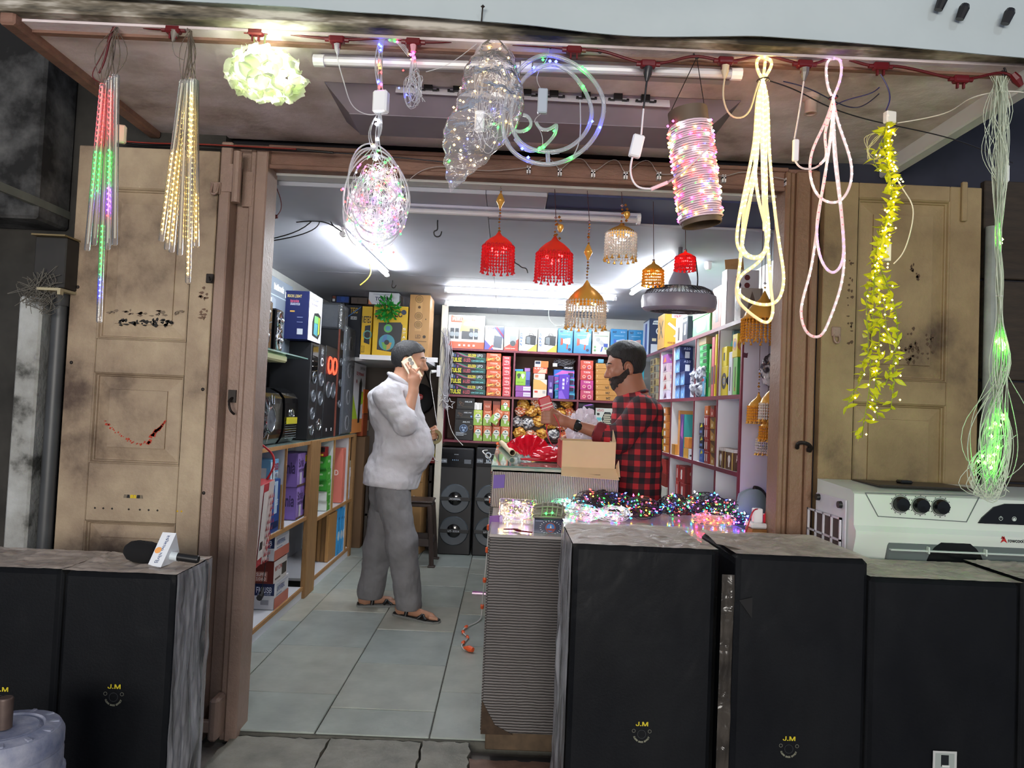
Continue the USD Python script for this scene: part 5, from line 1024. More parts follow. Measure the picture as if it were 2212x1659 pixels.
for j in range(5): t.add('chrome_trim', B().tube([(e[1] + .005, e[2] + .03, e[5] - .23 + j*.035), (e[1] + .005, e[3] - .03, e[5] - .215 + j*.03)], .003, 5), CHROME)
t, e = tower('black tower speaker with white side lettering and silver ringed drivers', 680, 694, 742, wd, [(.5, .63, .05, {}), (.5, .43, .05, {}), (.5, .15, .045, dict(ring=CHROME, cone=CHROME))])
fr_ = {'R': ((e[1] + .001, e[2], e[4]), (0, e[3] - e[2], 0), (0, 0, e[5] - e[4]), (1, 0, 0))}
t.add('lettering', paint(B(), fr_, [('r', 'R', .2, .76, .8, .98, '30343c'), ('t', 'R', .3, .77, .75, .86, 'C', 'e8ecf0'), ('t', 'R', .35, .88, .7, .97, 'ajc', 'b8c0c8')]), PRINT)
t, e = tower('dark tower speaker with two glowing red rings', 696, 721, 745, .26, [(.3, .52, .06, {}), (.72, .52, .06, {})])
RR = glow('red_ring_light', (1., .10, .05), 1.6)
for fy in (.3, .72):
    t.add('light_ring', B().lathe([(.047, .004), (.050, .012), (.062, .012), (.066, .003)], 26, (e[1] + .001, e[2] + (e[3] - e[2])*fy, e[4] + (e[5] - e[4])*.79), (1, 0, 0)), RR, smooth=True)
    t.add('horn', B().lathe([(0, .0), (.02, -.004), (.044, .006), (.046, 0)], 20, (e[1] + .002, e[2] + (e[3] - e[2])*fy, e[4] + (e[5] - e[4])*.79), (1, 0, 0)), SPKG, smooth=True)
    q = (e[2] + (e[3] - e[2])*(fy + .02)); t.add('sticker', bx(e[1] + .0005, e[1] + .0015, q - .012, q + .012, e[4] + .045, e[4] + .068), WHITE_PL)
t, e = tower('tall dark tower speaker with a reddish wood side strip', 722.5, 733, 711, .36, [(.6, .85, .03, {}), (.6, .7, .03, {}), (.6, .5, .03, {}), (.6, .3, .03, {})])
t.add('wood_strip', bx(e[1] - .005, e[1] + .006, e[2] - .006, e[2] + .01, e[4], e[5]), mat('reddish_wood', K(120, 60, 48), .5)); zt4 = e[5]; e4 = e
t, e = tower('tower speaker wrapped in clear plastic, with four white ringed drivers', 734, 756, 703, .26, [(.6, .85, .06, dict(ring=WHITE_PL)), (.6, .6, .06, dict(ring=WHITE_PL)), (.6, .35, .06, dict(ring=WHITE_PL)), (.6, .11, .06, dict(ring=WHITE_PL))], m=mat('grey_cabinet', K(74, 82, 96), .4))
t.add('plastic_wrap', bx(e[0] - .008, e[1] + .014, e[2] + .001, e[3] + .012, e[4], e[5] + .01, bev=.02), film('wrap_film', dust=.12, dcol=(.6, .65, .72), rough=.12, bump=.35, bs=14), smooth=30)
LF('microphone_box', 'tall white, green and orange microphone box at the far end of the left counter', 'box', 757, 785, 782, zt, .11, 'd8d8e0', [('r', 'R', 0, 0, 1, .2, 'd88a4a'), ('p', 'R', [(0, .2), (.45, .2), (0, .6)], 'a8c830'), ('p', 'R', [(.5, .38), (1, .45), (1, .6), (.5, .6)], 'a8c830'), ('p', 'R', [(.48, .14), (.62, .14), (.72, .72), (.62, .8), (.5, .72)], '22242a'), ('t', 'R', .25, .82, .8, .88, 'Dj Passi', 'c04858'), ('c', 'R', .28, .74, .03, 'b03040'), ('t', 'R', .5, .92, .9, .96, 'INTEX', '706878'), ('r', 'F', 0, 0, 1, 1, '9ab828'), ('p', 'F', [(0, .3), (1, .6), (1, .8), (0, .6)], 'd8a830'), ('r', 'F', 0, .62, 1, .7, 'd07838')])
LF('small_carton', 'small pale open carton beside the microphone box', 'box', 789, 797, 925, zt, .1, 'a89c86', h=.1, dx=-.02)
# boxes standing on the towers
zq = max(solZ(738, XL, 4.4), 1.0)
x0, x1, y0, y1, z0, z1 = LX(664, 679, 738, wd); zr = z1 + .001
Y0 = solY(665, XL - .01, zr + .1); wR = (665 - 608)/FOC*Y0
carton('karaoke_box', 'tall navy speaker carton with gold lettering and a white side, on the tower speakers', 'box', XL - .01 - wR/2, Y0 + .16, zr, wR, .32, solZ(628, XL - .1, Y0) - zr, '1c2456', [('t', 'F', .18, .86, .72, .92, 'ROCK LIGHT', 'd8c070'), ('t', 'F', .3, .76, .62, .82, 'karaoke', 'c85878'), ('t', 'F', .3, .70, .66, .75, 'SPEAKER SYSTEM', 'c8d0e4'), ('r', 'F', .3, .56, .48, .59, 'd8a850'), ('r', 'F', .58, .45, .8, .46, 'a8b0d0'), ('r', 'F', .58, .35, .8, .36, 'a8b0d0'), ('r', 'F', .6, .1, .82, .22, 'd0d4dc'), ('r', 'R', 0, 0, 1, 1, 'd4d6e0'), ('t', 'R', .12, .86, .7, .9, 'ROCK LIGHT', '48507a'), ('t', 'R', .12, .76, .6, .8, 'karaoke', '807890'), ('p', 'R', [(.3, .12), (.75, .08), (.9, .2), (.9, .58), (.7, .64), (.4, .6), (.28, .4)], '1c2028'), ('p', 'R', [(.4, .16), (.7, .13), (.7, .56), (.42, .55)], '4a98a8'), ('p', 'R', [(.72, .16), (.84, .2), (.84, .54), (.72, .56)], 'b8c848'), ('p', 'R', [(.4, .4), (.7, .4), (.7, .56), (.42, .55)], '70b870')])
x0, x1, y0, y1, z0, z1 = e4[0], e4[1], e4[2], e4[3], e4[4], e4[5]
t = T('film_wrapped_speaker', 'dark square speaker in clear film on top of the tallest tower', 'speaker', ((x0 + x1)/2, (y0 + y1)/2, z1 + .001)); zz = solZ(658, x1, y0)
t.add('cabinet', bx(x0, x1 - .02, y0 + .01, y1 + .06, z1 + .001, zz, bev=.004), mat('charcoal_cabinet', K(52, 60, 74), .5)); t.add('front_panel', bx(x1 - .02, x1 - .012, y0 + .01, y1 + .06, z1 + .01, zz - .01), SPKG); t.add('plastic_wrap', bx(x0 + .05, x1 + .01, y0 - .002, y1 + .08, z1 + .0012, zz + .015, bev=.015), _mats['wrap_film'], smooth=30)
for k in range(3): t.add('knob', B().lathe([(0, .012), (.014, .012), (.018, 0)], 12, (x1 - .012, (y0 + y1)/2 + .035, z1 + .06 + .07*k), (1, 0, 0)), CHROME)
# glass shelf on the left wall with a grey carton and two shiny speakers
Xg = XL - .0; yg0 = 3.0; zg = solZ(778, Xg, solY(668, Xg, 1.58)); yg1 = solY(662, Xg, zg)
gs = T('glass_shelf', 'glass wall shelf with a cream end cap above the left counter', 'shelf', (-1.45, 3.6, zg)); gs.add('glass_sheet', bx(-1.658, Xg + .01, yg0, yg1, zg, zg + .008), mat('shelf_glass', K(150, 190, 180), .05, trans=.6, ior=1.45))
ye = solY(628, Xg, zg - .03); gs.add('bracket_panel', bx(-1.658, Xg - .02, yg0, ye, zg - .045, zg - .001, bev=.01), mat('cream_panel', K(196, 196, 150), .5))
Y0 = solY(553, Xg - .22, zg + .2); Y1 = solY(628, Xg - .16, zg + .2)
carton('multimedia_carton', 'big grey speaker carton with white side lettering on the glass shelf', 'box', Xg - .25, (Y0 + Y1)/2, zg + .0085, .18, Y1 - Y0, solZ(600, Xg - .16, Y0 + .1) - zg, '5c6672', [('t', 'R', .22, .84, .62, .93, 'Multimedia', 'dce4ea'), ('r', 'R', .0, .76, 1, .775, '98a4ae')] + [('r', 'R', .68 + .06*k, .80, .71 + .06*k, .88, 'e0e8ec') for k in range(5)] + [('p', 'R', [(.04, .05), (.3, .05), (.3, .72), (.18, .74), (.04, .7)], '727d88'), ('r', 'R', .08, .3, .2, .5, '5c6672'), ('r', 'R', .02, .62, .14, .72, 'e4ecf0')])
for k, (a, b_, yt, lab) in enumerate(((566, 594, 638, 'shiny black satellite speaker with two chrome drivers, nearer on the glass shelf'), (602, 617, 665, 'shiny black satellite speaker with grey side, farther on the glass shelf'))):
    y0, y1 = solY(a, Xg, zg + .2), solY(b_, Xg, zg + .2); z1 = solZ(yt, Xg - .05, y0); x0, x1 = Xg - .13, Xg - .012; ym = (y0 + y1)/2; hh = z1 - zg
    t = T('satellite_speaker', lab, 'speaker', ((x0 + x1)/2, ym, zg + .0085)); t.add('cabinet', bx(x0, x1, y0, y1, zg + .0085, z1, bev=.008), SPKG)
    for fz in (.74, .28):
        driver(t, (x1, ym, zg + hh*fz), (1, 0, 0), min(.055, (y1 - y0)*.42), ring=CHROME, cone=SPKG); t.add('phase_plug', B().ball((x1 + .008, ym, zg + hh*fz), .018, sub=2), CHROME, smooth=True)
    t.add('chrome_trim', B().tube([(x1 + .002, y0 + .012, zg + hh*.42), (x1 + .002, y0 + .02, zg + hh*.56), (x1 + .002, ym, zg + hh*.5), (x1 + .002, y1 - .02, zg + hh*.58)], .0035, 5), CHROME)
    t.add('side_stripe', bx(x0 + .02, x1 - .02, y0 - .001, y0 + .001, zg + .02, z1 - .02), SPK)

# ------------------------------------------------------------------ alcove at the back left
YA = 5.75; zs = solZ(770, -.9, YA); YA2 = 6.07; xs0 = solX(777, YA, zs)
sh = T('alcove_shelf', 'white shelf high in the back left alcove', 'shelf', (-1.1, 6.4, zs)); sh.add('board', bx(xs0, -.66, YA, 7.11, zs - .03, zs), LAMW); sh.add('board', bx(-1.655, xs0 - .001, YA2 - .01, 7.11, zs - .03, zs), LAMW); sh.add('edge', bx(xs0, solX(946, YA, zs), YA - .008, YA, zs - .034, zs + .004), WHITE_PL)
AL = lambda *a, **k: BK(*a, Y=YA, **k)
yel = [('p', 'F', [(.14, .12), (.8, .06), (.86, .62), (.8, .68), (.16, .66)], '2a2a2e'), ('c', 'F', .44, .55, .085, '4a7a9a'), ('o', 'F', .44, .55, .085, .6, '5aa858'), ('c', 'F', .42, .27, .16, '4a90a0'), ('p', 'F', [(.27, .27), (.42, .27), (.42, .43), (.33, .4)], '5078a8'), ('p', 'F', [(.27, .27), (.42, .27), (.42, .11), (.32, .15)], '6aa850'), ('p', 'F', [(.42, .27), (.57, .27), (.52, .15), (.42, .11)], 'b88a48'), ('c', 'F', .42, .27, .05, '303238'), ('t', 'F', .05, .76, .2, .9, 'ET', '242420'), ('t', 'F', .5, .78, .84, .9, 'TEC', '242420'), ('c', 'F', .88, .88, .05, '243048'), ('r', 'F', .86, .04, .97, .62, 'd8b420'), ('t', 'F', .87, .12, .96, .17, 'W', 'f0ece0'), ('t', 'F', .87, .20, .96, .25, 'O', 'f0ece0'), ('t', 'F', .87, .28, .96, .33, 'Z', 'f0ece0'), ('t', 'F', .87, .36, .96, .41, 'A', 'f0ece0'), ('t', 'F', .87, .44, .96, .49, 'TT', 'f0ece0'), ('t', 'F', .87, .52, .96, .57, 'S', 'f0ece0')]
BK('navy_carton', 'dark navy printed carton behind the wrapped speaker, left end of the alcove shelf', 'box', 742, 776, 659, zs + .001, .3, '1c2230', [('t', 'F', .3, .84, .8, .95, 'TEC', 'c8a030'), ('p', 'F', [(0, .72), (1, .96), (1, .98), (0, .75)], '4a78b8'), ('r', 'F', .35, .72, .75, .78, 'd0d4d8'), ('t', 'F', .38, .73, .72, .77, 'CUBE 40', '202428'), ('r', 'F', .3, .3, .5, .42, 'c0c4c8')], Y=YA2)
AL('yellow_speaker_box', 'narrow yellow speaker box with a black speaker picture, left of the larger yellow box', 'box', 778, 801, 662, zs + .001, .2, 'd0a820', [('t', 'F', .05, .66, .9, .8, 'VETEC', '242420'), ('p', 'F', [(.3, .26), (.85, .22), (.88, .62), (.35, .6)], '24262c'), ('o', 'F', .62, .42, .09, .75, '5a9a90'), ('t', 'F', .1, .05, .4, .2, '2.0', '8a7020')], dy=.03)
AL('yellow_speaker_box', 'large yellow speaker box with a rainbow driver picture and WATTS lettering', 'box', 803, 878, 661, zs + .001, .3, 'd4ac1c', yel)
AL('brown_speaker_carton', 'tall brown carton printed with a column of round drivers, right end of the alcove shelf', 'box', 880, 925, 637, zs + .001, .3, 'b08450', [('r', 'F', .3, .42, .62, .97, 'c09660')] + [('o', 'F', .46, y, .062, .86, '6a4c2c') for y in (.52, .66, .93)] + [('c', 'F', .46, y, .045, '94703f') for y in (.52, .66, .93)] + [('c', 'F', .48, .8, .022, '5a4026'), ('t', 'F', .35, .3, .6, .36, 'LED', '6a4c2c'), ('c', 'F', .78, .33, .025, '3a2c1c'), ('r', 'F', .35, .25, .9, .26, '6a4c2c'), ('r', 'F', .8, .6, .84, .62, '3a2c1c')])
zy = solZ(659.5, -.9, YA) + .001; zn = solZ(657, -1.3, YA2 + .02) + .002
AL('white_tower_box', 'white carton lettered TOWER lying on top of the yellow boxes', 'box', 796, 862, 632, zy, .28, 'c4c8d2', [('t', 'F', .22, .3, .76, .62, 'TOWER', '2c3856'), ('r', 'F', .15, .82, .7, .86, '8890a4'), ('r', 'F', .22, .16, .78, .19, '8890a4'), ('p', 'F', [(0, 0), (.12, 0), (0, .4)], 'c87a58')])
BK('dark_blue_box', 'dark box with a blue speaker picture at the top left of the alcove', 'box', 716, 756, 622, zn, .2, '1a1c2c', [('r', 'F', .28, .1, .95, .95, '24448c'), ('c', 'F', .62, .6, .3, '2c54a8'), ('r', 'F', .06, .2, .2, .55, 'd0d4d8'), ('r', 'F', .06, .6, .22, .95, '7a4030')], h=2.196 - zn, Y=YA2)
BK('plain_brown_box', 'plain dim brown carton between the blue picture box and the TOWER carton', 'box', 758, 794, 628, zn, .28, '5c4e48', [('r', 'F', .4, .2, .44, .9, '42383a')], h=2.19 - zn, Y=YA2)
# green foliage bunch
c = WY(838, 668, YA - .06); t = T('leaf_bunch', 'bunch of glossy green artificial leaves hanging before the yellow speaker box', 'artificial leaves', c)
GL = leafy('green_leaf', K(40, 150, 60), K(70, 190, 70), .3, .3)
t.add('stem', B().tube(spline([WY(836, 640, YA - .02), WY(838, 655, YA - .05), c], 10), .004, 5), DARKMETAL)
for i in range(110):
    u = rng.normal(size=3); u /= np.linalg.norm(u); p = c + u*np.array([.075, .05, .08])*rng.uniform(.3, 1); V, F = leafmesh(p, u + rng.normal(size=3)*.6, rng.normal(size=3), rng.uniform(.04, .065))
    t.add('leaf', (V, np.vstack([F[:, [0, 1, 2]], F[:, [0, 2, 3]]])), GL, smooth=True)
# lower alcove
t = T('round_bag', 'black round fabric bag with a red oval badge in the dark alcove', 'bag', WY(905, 865, 6.7)); c = WY(905, 862, 6.72); zb = .94
t.add('body', B().lathe([(0, -.07), (.11, -.07), (.14, -.05), (.145, 0), (.14, .05), (.11, .07), (0, .07)], 26, c, (0, -1, .15)), mat('black_fabric', K(22, 22, 26), .8), smooth=40); t.add('strap', B().tube(spline([c + [-.12, 0, .07], c + [-.07, 0, .2], [c[0], 6.74, zs - .031], c + [.07, 0, .2], c + [.12, 0, .07]], 20), .008, 6), mat('black_fabric', K(22, 22, 26), .8)); t.add('badge', B().lathe([(0, .0), (.028, 0), (.026, -.003)], 16, c + [0.02, -.085, .02], (0, 1, 0)).xf(None), mat('red_badge', K(170, 36, 40), .4))
t.add('lettering', B().text('Classy', c + [.0, -.090, .012], (1, 0, 0), (0, 0, 1), (0, -1, 0), (-.0, 0, .04, .014), K(230, 210, 210)), PRINT)
zc = .62
st_ = T('alcove_stand', 'dark low rack in the alcove behind the phone man', 'rack', (-.95, 6.8, 0)); 
for z in (.30, zc, .78): st_.add('board', bx(-1.25, -.66, 6.6, 7.1, z - .02, z), mat('dark_ply', K(52, 44, 40), .7))
for x in (-1.24, -.67): st_.add('upright', bx(x - .012, x + .012, 6.6, 7.1, 0, .78), _mats['dark_ply'])
for k, (a, b_, c_, lab) in enumerate(((915, 944, '8a1c20', 'flat red and black box, bottom of the bright stack in the alcove'), (912, 944, 'd0c020', 'flat yellow box, middle of the bright stack in the alcove'), (908, 936, 'd4c828', 'flat yellow box, top of the bright stack in the alcove'))):
    BK('flat_box', lab, 'box', a, b_, 0, .782 + .062*k, .25, c_, [('r', 'F', .3, .35, .8, .55, '3a3a20' if k else 'd8b0a0'), ('r', 'F', 0, 0, .12, 1, '242420')], h=.058, Y=6.55)
for k, (a, b_, yt, h_, c_) in enumerate(((770, 786, 0, .22, 'b8581c'), (770, 784, 0, .2, '8a3a18'))):
    BK('orange_box', ('orange box at the left edge of the alcove' if k == 0 else 'darker orange box under the one at the left edge of the alcove'), 'box', a, b_, 0, 1.0 - .0 + (.205 if k == 0 else 0), .2, c_, [('r', 'F', .3, .3, .7, .6, '3a2010')], h=h_, Y=6.52)
carton('alcove_carton', 'open brown carton standing on end behind the plastic stool', 'carton', -.765, 6.48, .0005, .13, .2, .78, 'a07c50', [('r', 'F', .42, .55, .5, .65, 'd8d8d8'), ('r', 'F', 0, .80, 1, .81, '7a5c38')], rz=-.15)
carton('side_carton', 'tall dim carton under the orange boxes, left edge of the alcove', 'carton', solX(778, 6.6, .5) - .035, 6.64, .0005, .14, .22, .995, '6a5038')
b = B(); fl_ = T('cable_loop', 'white cable looping from the wall switch behind the phone man', 'cable', WY(935, 820, 6.37)); fl_.add('cable', b.tube(spline([WY(x, y, 6.34) for x, y in ((930, 802), (929, 815), (934, 850), (940, 890), (944, 915))], 24), .004, 5).tube(spline([WY(x, y, 6.34) for x, y in ((937, 960), (936, 980), (940, 994), (946, 996))], 14), .004, 5), WHITE_WIRE, smooth=True); fl_.add('switch', bx(solX(943, 6.37, 1.6), solX(951, 6.37, 1.6), 6.36, 6.38, 1.56, 1.66, bev=.003), WHITE_PL); fl_.add('plug', B().tube([WY(942, 802, 6.36), WY(931, 803, 6.34)], [.012, .016], 8), WHITE_PL)
# plastic stool
sx, sy = solX(897, 6.05, .3), 6.05; t = T('plastic_stool', 'dark brown plastic stool behind the phone man', 'stool', (sx, sy, 0)); PB = mat('brown_plastic', K(62, 50, 46), .35)
H_ = solZ(1077, sx, sy); t.add('seat', B().box(sx - .15, sx + .15, sy - .15, sy + .15, H_ - .02, H_, bev=.012).box(sx - .14, sx + .14, sy - .14, sy + .14, H_ - .05, H_ - .02, bev=.006), PB)
for i in (-1, 1):
    for j in (-1, 1): t.add('leg', B().tube([(sx + i*.125, sy + j*.125, H_ - .04), (sx + i*.15, sy + j*.15, .2), (sx + i*.165, sy + j*.165, .012)], [.022, .02, .02], 8).box(sx + i*.165 - .03, sx + i*.165 + .03, sy + j*.165 - .03, sy + j*.165 + .03, 0, .014, bev=.004), PB, smooth=30)
    t.add('rail', bx(sx + i*.148 - .008, sx + i*.148 + .008, sy - .15, sy + .15, .16, .22, bev=.004), PB); t.add('rail', bx(sx - .15, sx + .15, sy + i*.148 - .008, sy + i*.148 + .008, .16, .22, bev=.004), PB)
# two floor standing speakers
for k, (a, b_, lab) in enumerate(((946, 1020, 'black floor standing tower speaker beside the white post'), (1024, 1098, 'black floor standing tower speaker half behind the striped counter'))):
    Yf = 6.41; x0, x1 = solX(a, Yf, .5), solX(b_, Yf, .5); z1 = solZ(966, x0, Yf); t = T('floor_speaker', lab, 'speaker', ((x0 + x1)/2, Yf + .13, 0)); w = x1 - x0
    t.add('cabinet', bx(x0, x1, Yf, Yf + .30, .0, z1, bev=.008), SPK); t.add('control_panel', bx(x0 + .012, x1 - .012, Yf - .006, Yf, z1 - .17, z1 - .015, bev=.002), SPKG)
    fr_ = {'F': ((x0, Yf - .0065, 0), (w, 0, 0), (0, 0, z1), (0, -1, 0))}
    t.add('print', paint(B(), fr_, [('r', 'F', .03, .855, .22, .895, '5a6068'), ('r', 'F', .72, .855, .92, .895, '5a6068'), ('t', 'F', .06, .868, .2, .884, 'X-Bass', 'c0c8d0'), ('t', 'F', .42, .935, .55, .945, 'universal', '98a0a8')] + [('r', 'F', .38 + .05*j, .88, .395 + .05*j, .893, '98c0e8') for j in range(4)] + ([] if k == 0 else [('o', 'F', .36, .93, .03, .6, 'c8d0d8')] + [('r', 'F', .26 + .045*j, .855, .3 + .045*j, .86 + .03*((j*7) % 4)/3, 'a0a8b0') for j in range(5)])), PRINT)
    for zz, tx in ((.47, 'UNIVERSAL'), (.17, 'UT-2216')):
        cx = (x0 + x1)/2 - .005*k; cz = z1*zz + .05; t.add('woofer_ring', B().lathe([(.058, .004), (.062, .010), (.122, .012), (.13, .001)], 30, (cx, Yf, cz), (0, -1, 0)), mat('woofer_grey', K(66, 74, 82), .35), smooth=40); t.add('woofer_cone', B().lathe([(0, .008), (.03, .008), (.058, .001)], 24, (cx, Yf, cz), (0, -1, 0)), SPKG, smooth=40)
        t.add('crossbar', bx(cx - .135, cx + .135, Yf - .016, Yf - .001, cz - .016, cz + .016, bev=.002), SPK); t.add('lettering', B().text(tx, (cx - .05, Yf - .0165, cz - .008), (1, 0, 0), (0, 0, 1), (0, -1, 0), (0, 0, .10, .015), K(196, 204, 212)), PRINT)

# ================================================================== GOODS ON THE BACK SHELF
def cx_(v): return 940 + v/4.424
z = ZB[0] + .001
BK('speaker_set_box', 'white and red boxed speaker set, leftmost on top of the back shelf', 'box', 966, 1046, 681, z, .26, 'cfd2d4', [('r', 'F', 0, 0, 1, .2, 'c8563c'), ('r', 'F', .08, .78, .4, .99, 'cc5a40'), ('t', 'F', .1, .82, .38, .92, 'SPIKWELL', 'f0e0d8'), ('p', 'F', [(.32, .5), (.9, .55), (.62, .95), (.4, .9)], 'd8c07a'), ('t', 'F', .64, .84, .73, .9, '4.1', 'b84838'), ('r', 'F', .38, .28, .6, .52, '4a4e54')] + [('r', 'F', .07 + .13*i + (.26 if i > 1 else 0), .28, .17 + .13*i + (.26 if i > 1 else 0), .6, '3a4048') for i in range(4)] + [('c', 'F', .12 + .13*i + (.26 if i > 1 else 0), .42, .07, '8a949c') for i in range(4)] + [('r', 'F', .3 + .13*i, .06, .36 + .13*i, .12, 'e8c8c0') for i in range(4)], gloss=True)
BK('speaker_box', 'white speaker box with blue and maroon corner, second on top of the back shelf', 'box', 1046.5, 1087.5, 704, z, .2, 'd0d4e0', [('p', 'F', [(.4, 1), (1, .45), (1, 1)], '4858b0'), ('p', 'F', [(.5, 1), (.62, 1), (1, .62), (1, .5)], '7a2848'), ('p', 'F', [(0, 0), (.5, 0), (0, .4)], '5a5ab8'), ('t', 'F', .14, .84, .6, .93, 'CLIMAX', '30306a'), ('p', 'F', [(.46, .1), (.9, .06), (.94, .55), (.5, .6)], '5c6470'), ('p', 'F', [(.2, .02), (.4, .2), (.5, .16), (.3, 0)], 'b84048')], gloss=True)
BK('speaker_box', 'white and red box with a round grey speaker picture, third on the back shelf top', 'box', 1088.5, 1119.5, 707, z, .2, 'd2d2d2', [('p', 'F', [(0, 0), (1, 0), (1, .5), (.5, .3), (0, .12)], 'c84840'), ('r', 'F', .4, .3, .85, .62, '8a9296'), ('c', 'F', .62, .3, .12, '4a5258'), ('t', 'F', .1, .84, .25, .93, 'C', '58606a'), ('t', 'F', .1, .05, .8, .11, 'Bluetooth Speaker', 'f0d0c8')], gloss=True)
nano = [('p', 'F', [(.45, 0), (1, 0), (1, .32), (.8, .22)], 'd8c050'), ('p', 'F', [(.34, .3), (.92, .26), (.94, .66), (.6, .7), (.36, .62)], '34383c'), ('p', 'F', [(.40, .34), (.62, .3), (.62, .64), (.4, .6)], '6a7278'), ('o', 'F', .66, .68, .1, .8, '2a2c30'), ('t', 'F', .55, .84, .7, .89, 'A2+', 'a84848'), ('r', 'F', .72, .8, .94, .88, '8888b8')] + [('t', 'F', .06, .22 + .14*i, .17, .33 + .14*i, c, '486a9a') for i, c in enumerate('NANO')]
BK('speaker_box', 'white and yellow speaker box with vertical blue lettering, left of the two alike', 'box', 1120.5, 1160, 708, z, .2, 'd8d8d4', nano, gloss=True); BK('speaker_box', 'white and yellow speaker box with vertical blue lettering, right of the two alike', 'box', 1161.5, 1203, 709, z, .2, 'd8d8d4', nano, gloss=True)
meg = lambda a, b_: [('t', 'F', .12, .84, .34, .92, 'MZ', '182848'), ('p', 'F', [(.18, .3), (.34, .34), (.34, .58), (.18, .62)], a), ('p', 'F', [(.34, .4), (.72, .34), (.84, .36), (.84, .62), (.72, .62), (.34, .56)], b_), ('p', 'F', [(.6, .36), (.7, .36), (.66, .14), (.58, .16)], a), ('t', 'F', .6, .86, .86, .91, 'MZ-276', 'b8d4ec'), ('r', 'F', .2, .73, .8, .75, '9cc8e8'), ('c', 'F', .8, .14, .06, '203050')]
for i, (a, b_, yt, c1, c2, lab) in enumerate(((1204.5, 1237, 710, 'b85040', 'd8d0c8', 'first'), (1238.5, 1277, 711, 'b04838', 'dcd4d0', 'second'), (1318, 1354.5, 711, '4868c0', 'a8c0e8', 'third'), (1356, 1389, 713, 'a84040', 'c8a8a8', 'fourth'))):
    BK('megaphone_box', 'light blue loudhailer box on the back shelf top, %s of four from the left' % lab, 'box', a, b_, yt, z, .2, '3a88c0', meg(c1, c2), gloss=True)
BK('camera_box', 'white box with a wall bracket camera picture between the light blue boxes', 'box', 1279, 1316.5, 715, z, .2, 'd4d8d0', [('t', 'F', .1, .86, .34, .93, 'DTB', '384048'), ('r', 'F', .1, .76, .9, .79, '90a890'), ('c', 'F', .32, .62, .09, 'a8acac'), ('p', 'F', [(.3, .5), (.5, .6), (.75, .44), (.55, .36)], 'b8bcc0'), ('p', 'F', [(.66, .46), (.9, .46), (.9, .3), (.66, .32)], '4860b0'), ('p', 'F', [(.48, .12), (.56, .34), (.62, .32), (.54, .1)], '4860b8'), ('c', 'F', .15, .3, .05, '78a878'), ('c', 'F', .15, .16, .05, '78a878'), ('r', 'F', .72, .2, .84, .3, '98b070')], gloss=True)
# middle row
z = ZB[1] + .001; nm4 = ('bottom', 'second', 'third', 'top')
tul = [('p', 'F', [(.2, .95), (.5, .55), (1, .45), (1, .5), (.55, .62), (.26, .97)], '2a8a68'), ('p', 'F', [(.15, .95), (.4, .6), (.7, .5), (.72, .53), (.44, .66), (.2, .97)], '9a3a70'), ('p', 'F', [(.6, .05), (1, .1), (1, .5), (.75, .45)], '1a4a48'), ('t', 'F', .5, .6, .72, .88, 'GOLDEN', 'e0d040'), ('t', 'F', .75, .6, .91, .88, 'UFO', 'b8c4c8'), ('t', 'F', .03, .08, .32, .48, 'TULSI', 'f0e838'), ('t', 'F', .38, .1, .42, .44, '6', 'b84858'), ('t', 'F', .44, .1, .57, .44, 'LED', 'c05868'), ('t', 'F', .60, .14, .94, .3, '12W Color Lamp', '78c8d0'), ('r', 'F', .04, .58, .1, .92, '8a98a8'), ('r', 'F', .12, .56, .15, .8, '3858a0'), ('r', 'F', .2, .54, .24, .76, '703a80')]
for k in range(4): BK('lamp_box', 'long black lamp box with yellow and rainbow lettering, %s of the stack of four' % nm4[k], 'box', 970 + .8*k, 1049 + .3*k, 0, z + .0945*k, .22, '16181c', tul, h=.0935)
red = [('r', 'F', 0, .05, 1, .45, 'c07030'), ('o', 'F', .3, .3, .2, .7, '6a2418'), ('o', 'F', .78, .4, .24, .7, 'f0c8a8'), ('t', 'F', .25, .68, .75, .9, 'TOGOM', 'f0c8b8'), ('p', 'F', [(.1, .1), (.5, .3), (.45, .4), (.1, .3)], 'e8c060'), ('p', 'F', [(.5, .12), (.7, .12), (.68, .35)], '7a2418')]
nm5 = ('bottom', 'second', 'third', 'fourth', 'top')
for k in range(5): BK('lamp_box', 'small orange and red lamp box, %s of the stack of five' % nm5[k], 'box', 1050.5, 1083, 0, z + .0765*k, .2, 'c85838', red, h=.0755)
for k in range(4): BK('lamp_box', 'red lamp box in the narrow stack left of the divider, %s of four' % nm4[k], 'box', 1085, 1103.5, 0, z + .09*k, .18, 'c44850', [('t', 'F', .2, .74, .8, .9, 'TOGOM', 'f0d0d0'), ('p', 'F', [(.2, .5), (.5, .3), (.8, .5), (.5, .62)], 'e89090'), ('r', 'F', .2, .15, .8, .2, 'f0d8d8'), ('t', 'F', .7, .28, .85, .5, '1', 'f0d8d8')], h=.089)
for k in range(2): BK('switch_box', 'purple and white box, %s of the two under the green box' % ('lower', 'upper')[k], 'box', 1113, 1147.5, 0, z + .052*k, .2, '8a4a9a', [('r', 'F', .5, .15, .96, .85, 'd0ccd8'), ('r', 'F', .52, .45, .94, .52, '8a7a98')], h=.051)
BK('green_box', 'lime green box with two bulb pictures in the middle compartment', 'box', 1113.5, 1145, 0, z + .1045, .18, '8ab83c', [('c', 'F', .22, .72, .14, '3a4a3a'), ('c', 'F', .5, .72, .14, 'b8c8b0'), ('r', 'F', .14, .5, .28, .72, '3a4a3a'), ('r', 'F', .44, .5, .56, .72, 'c8d4c0'), ('r', 'F', .7, 0, 1, 1, '5a68b0'), ('r', 'F', .72, .05, .98, .4, '203070'), ('t', 'F', .1, .2, .55, .26, 'Night Lamp', '4a7020')], h=.125)
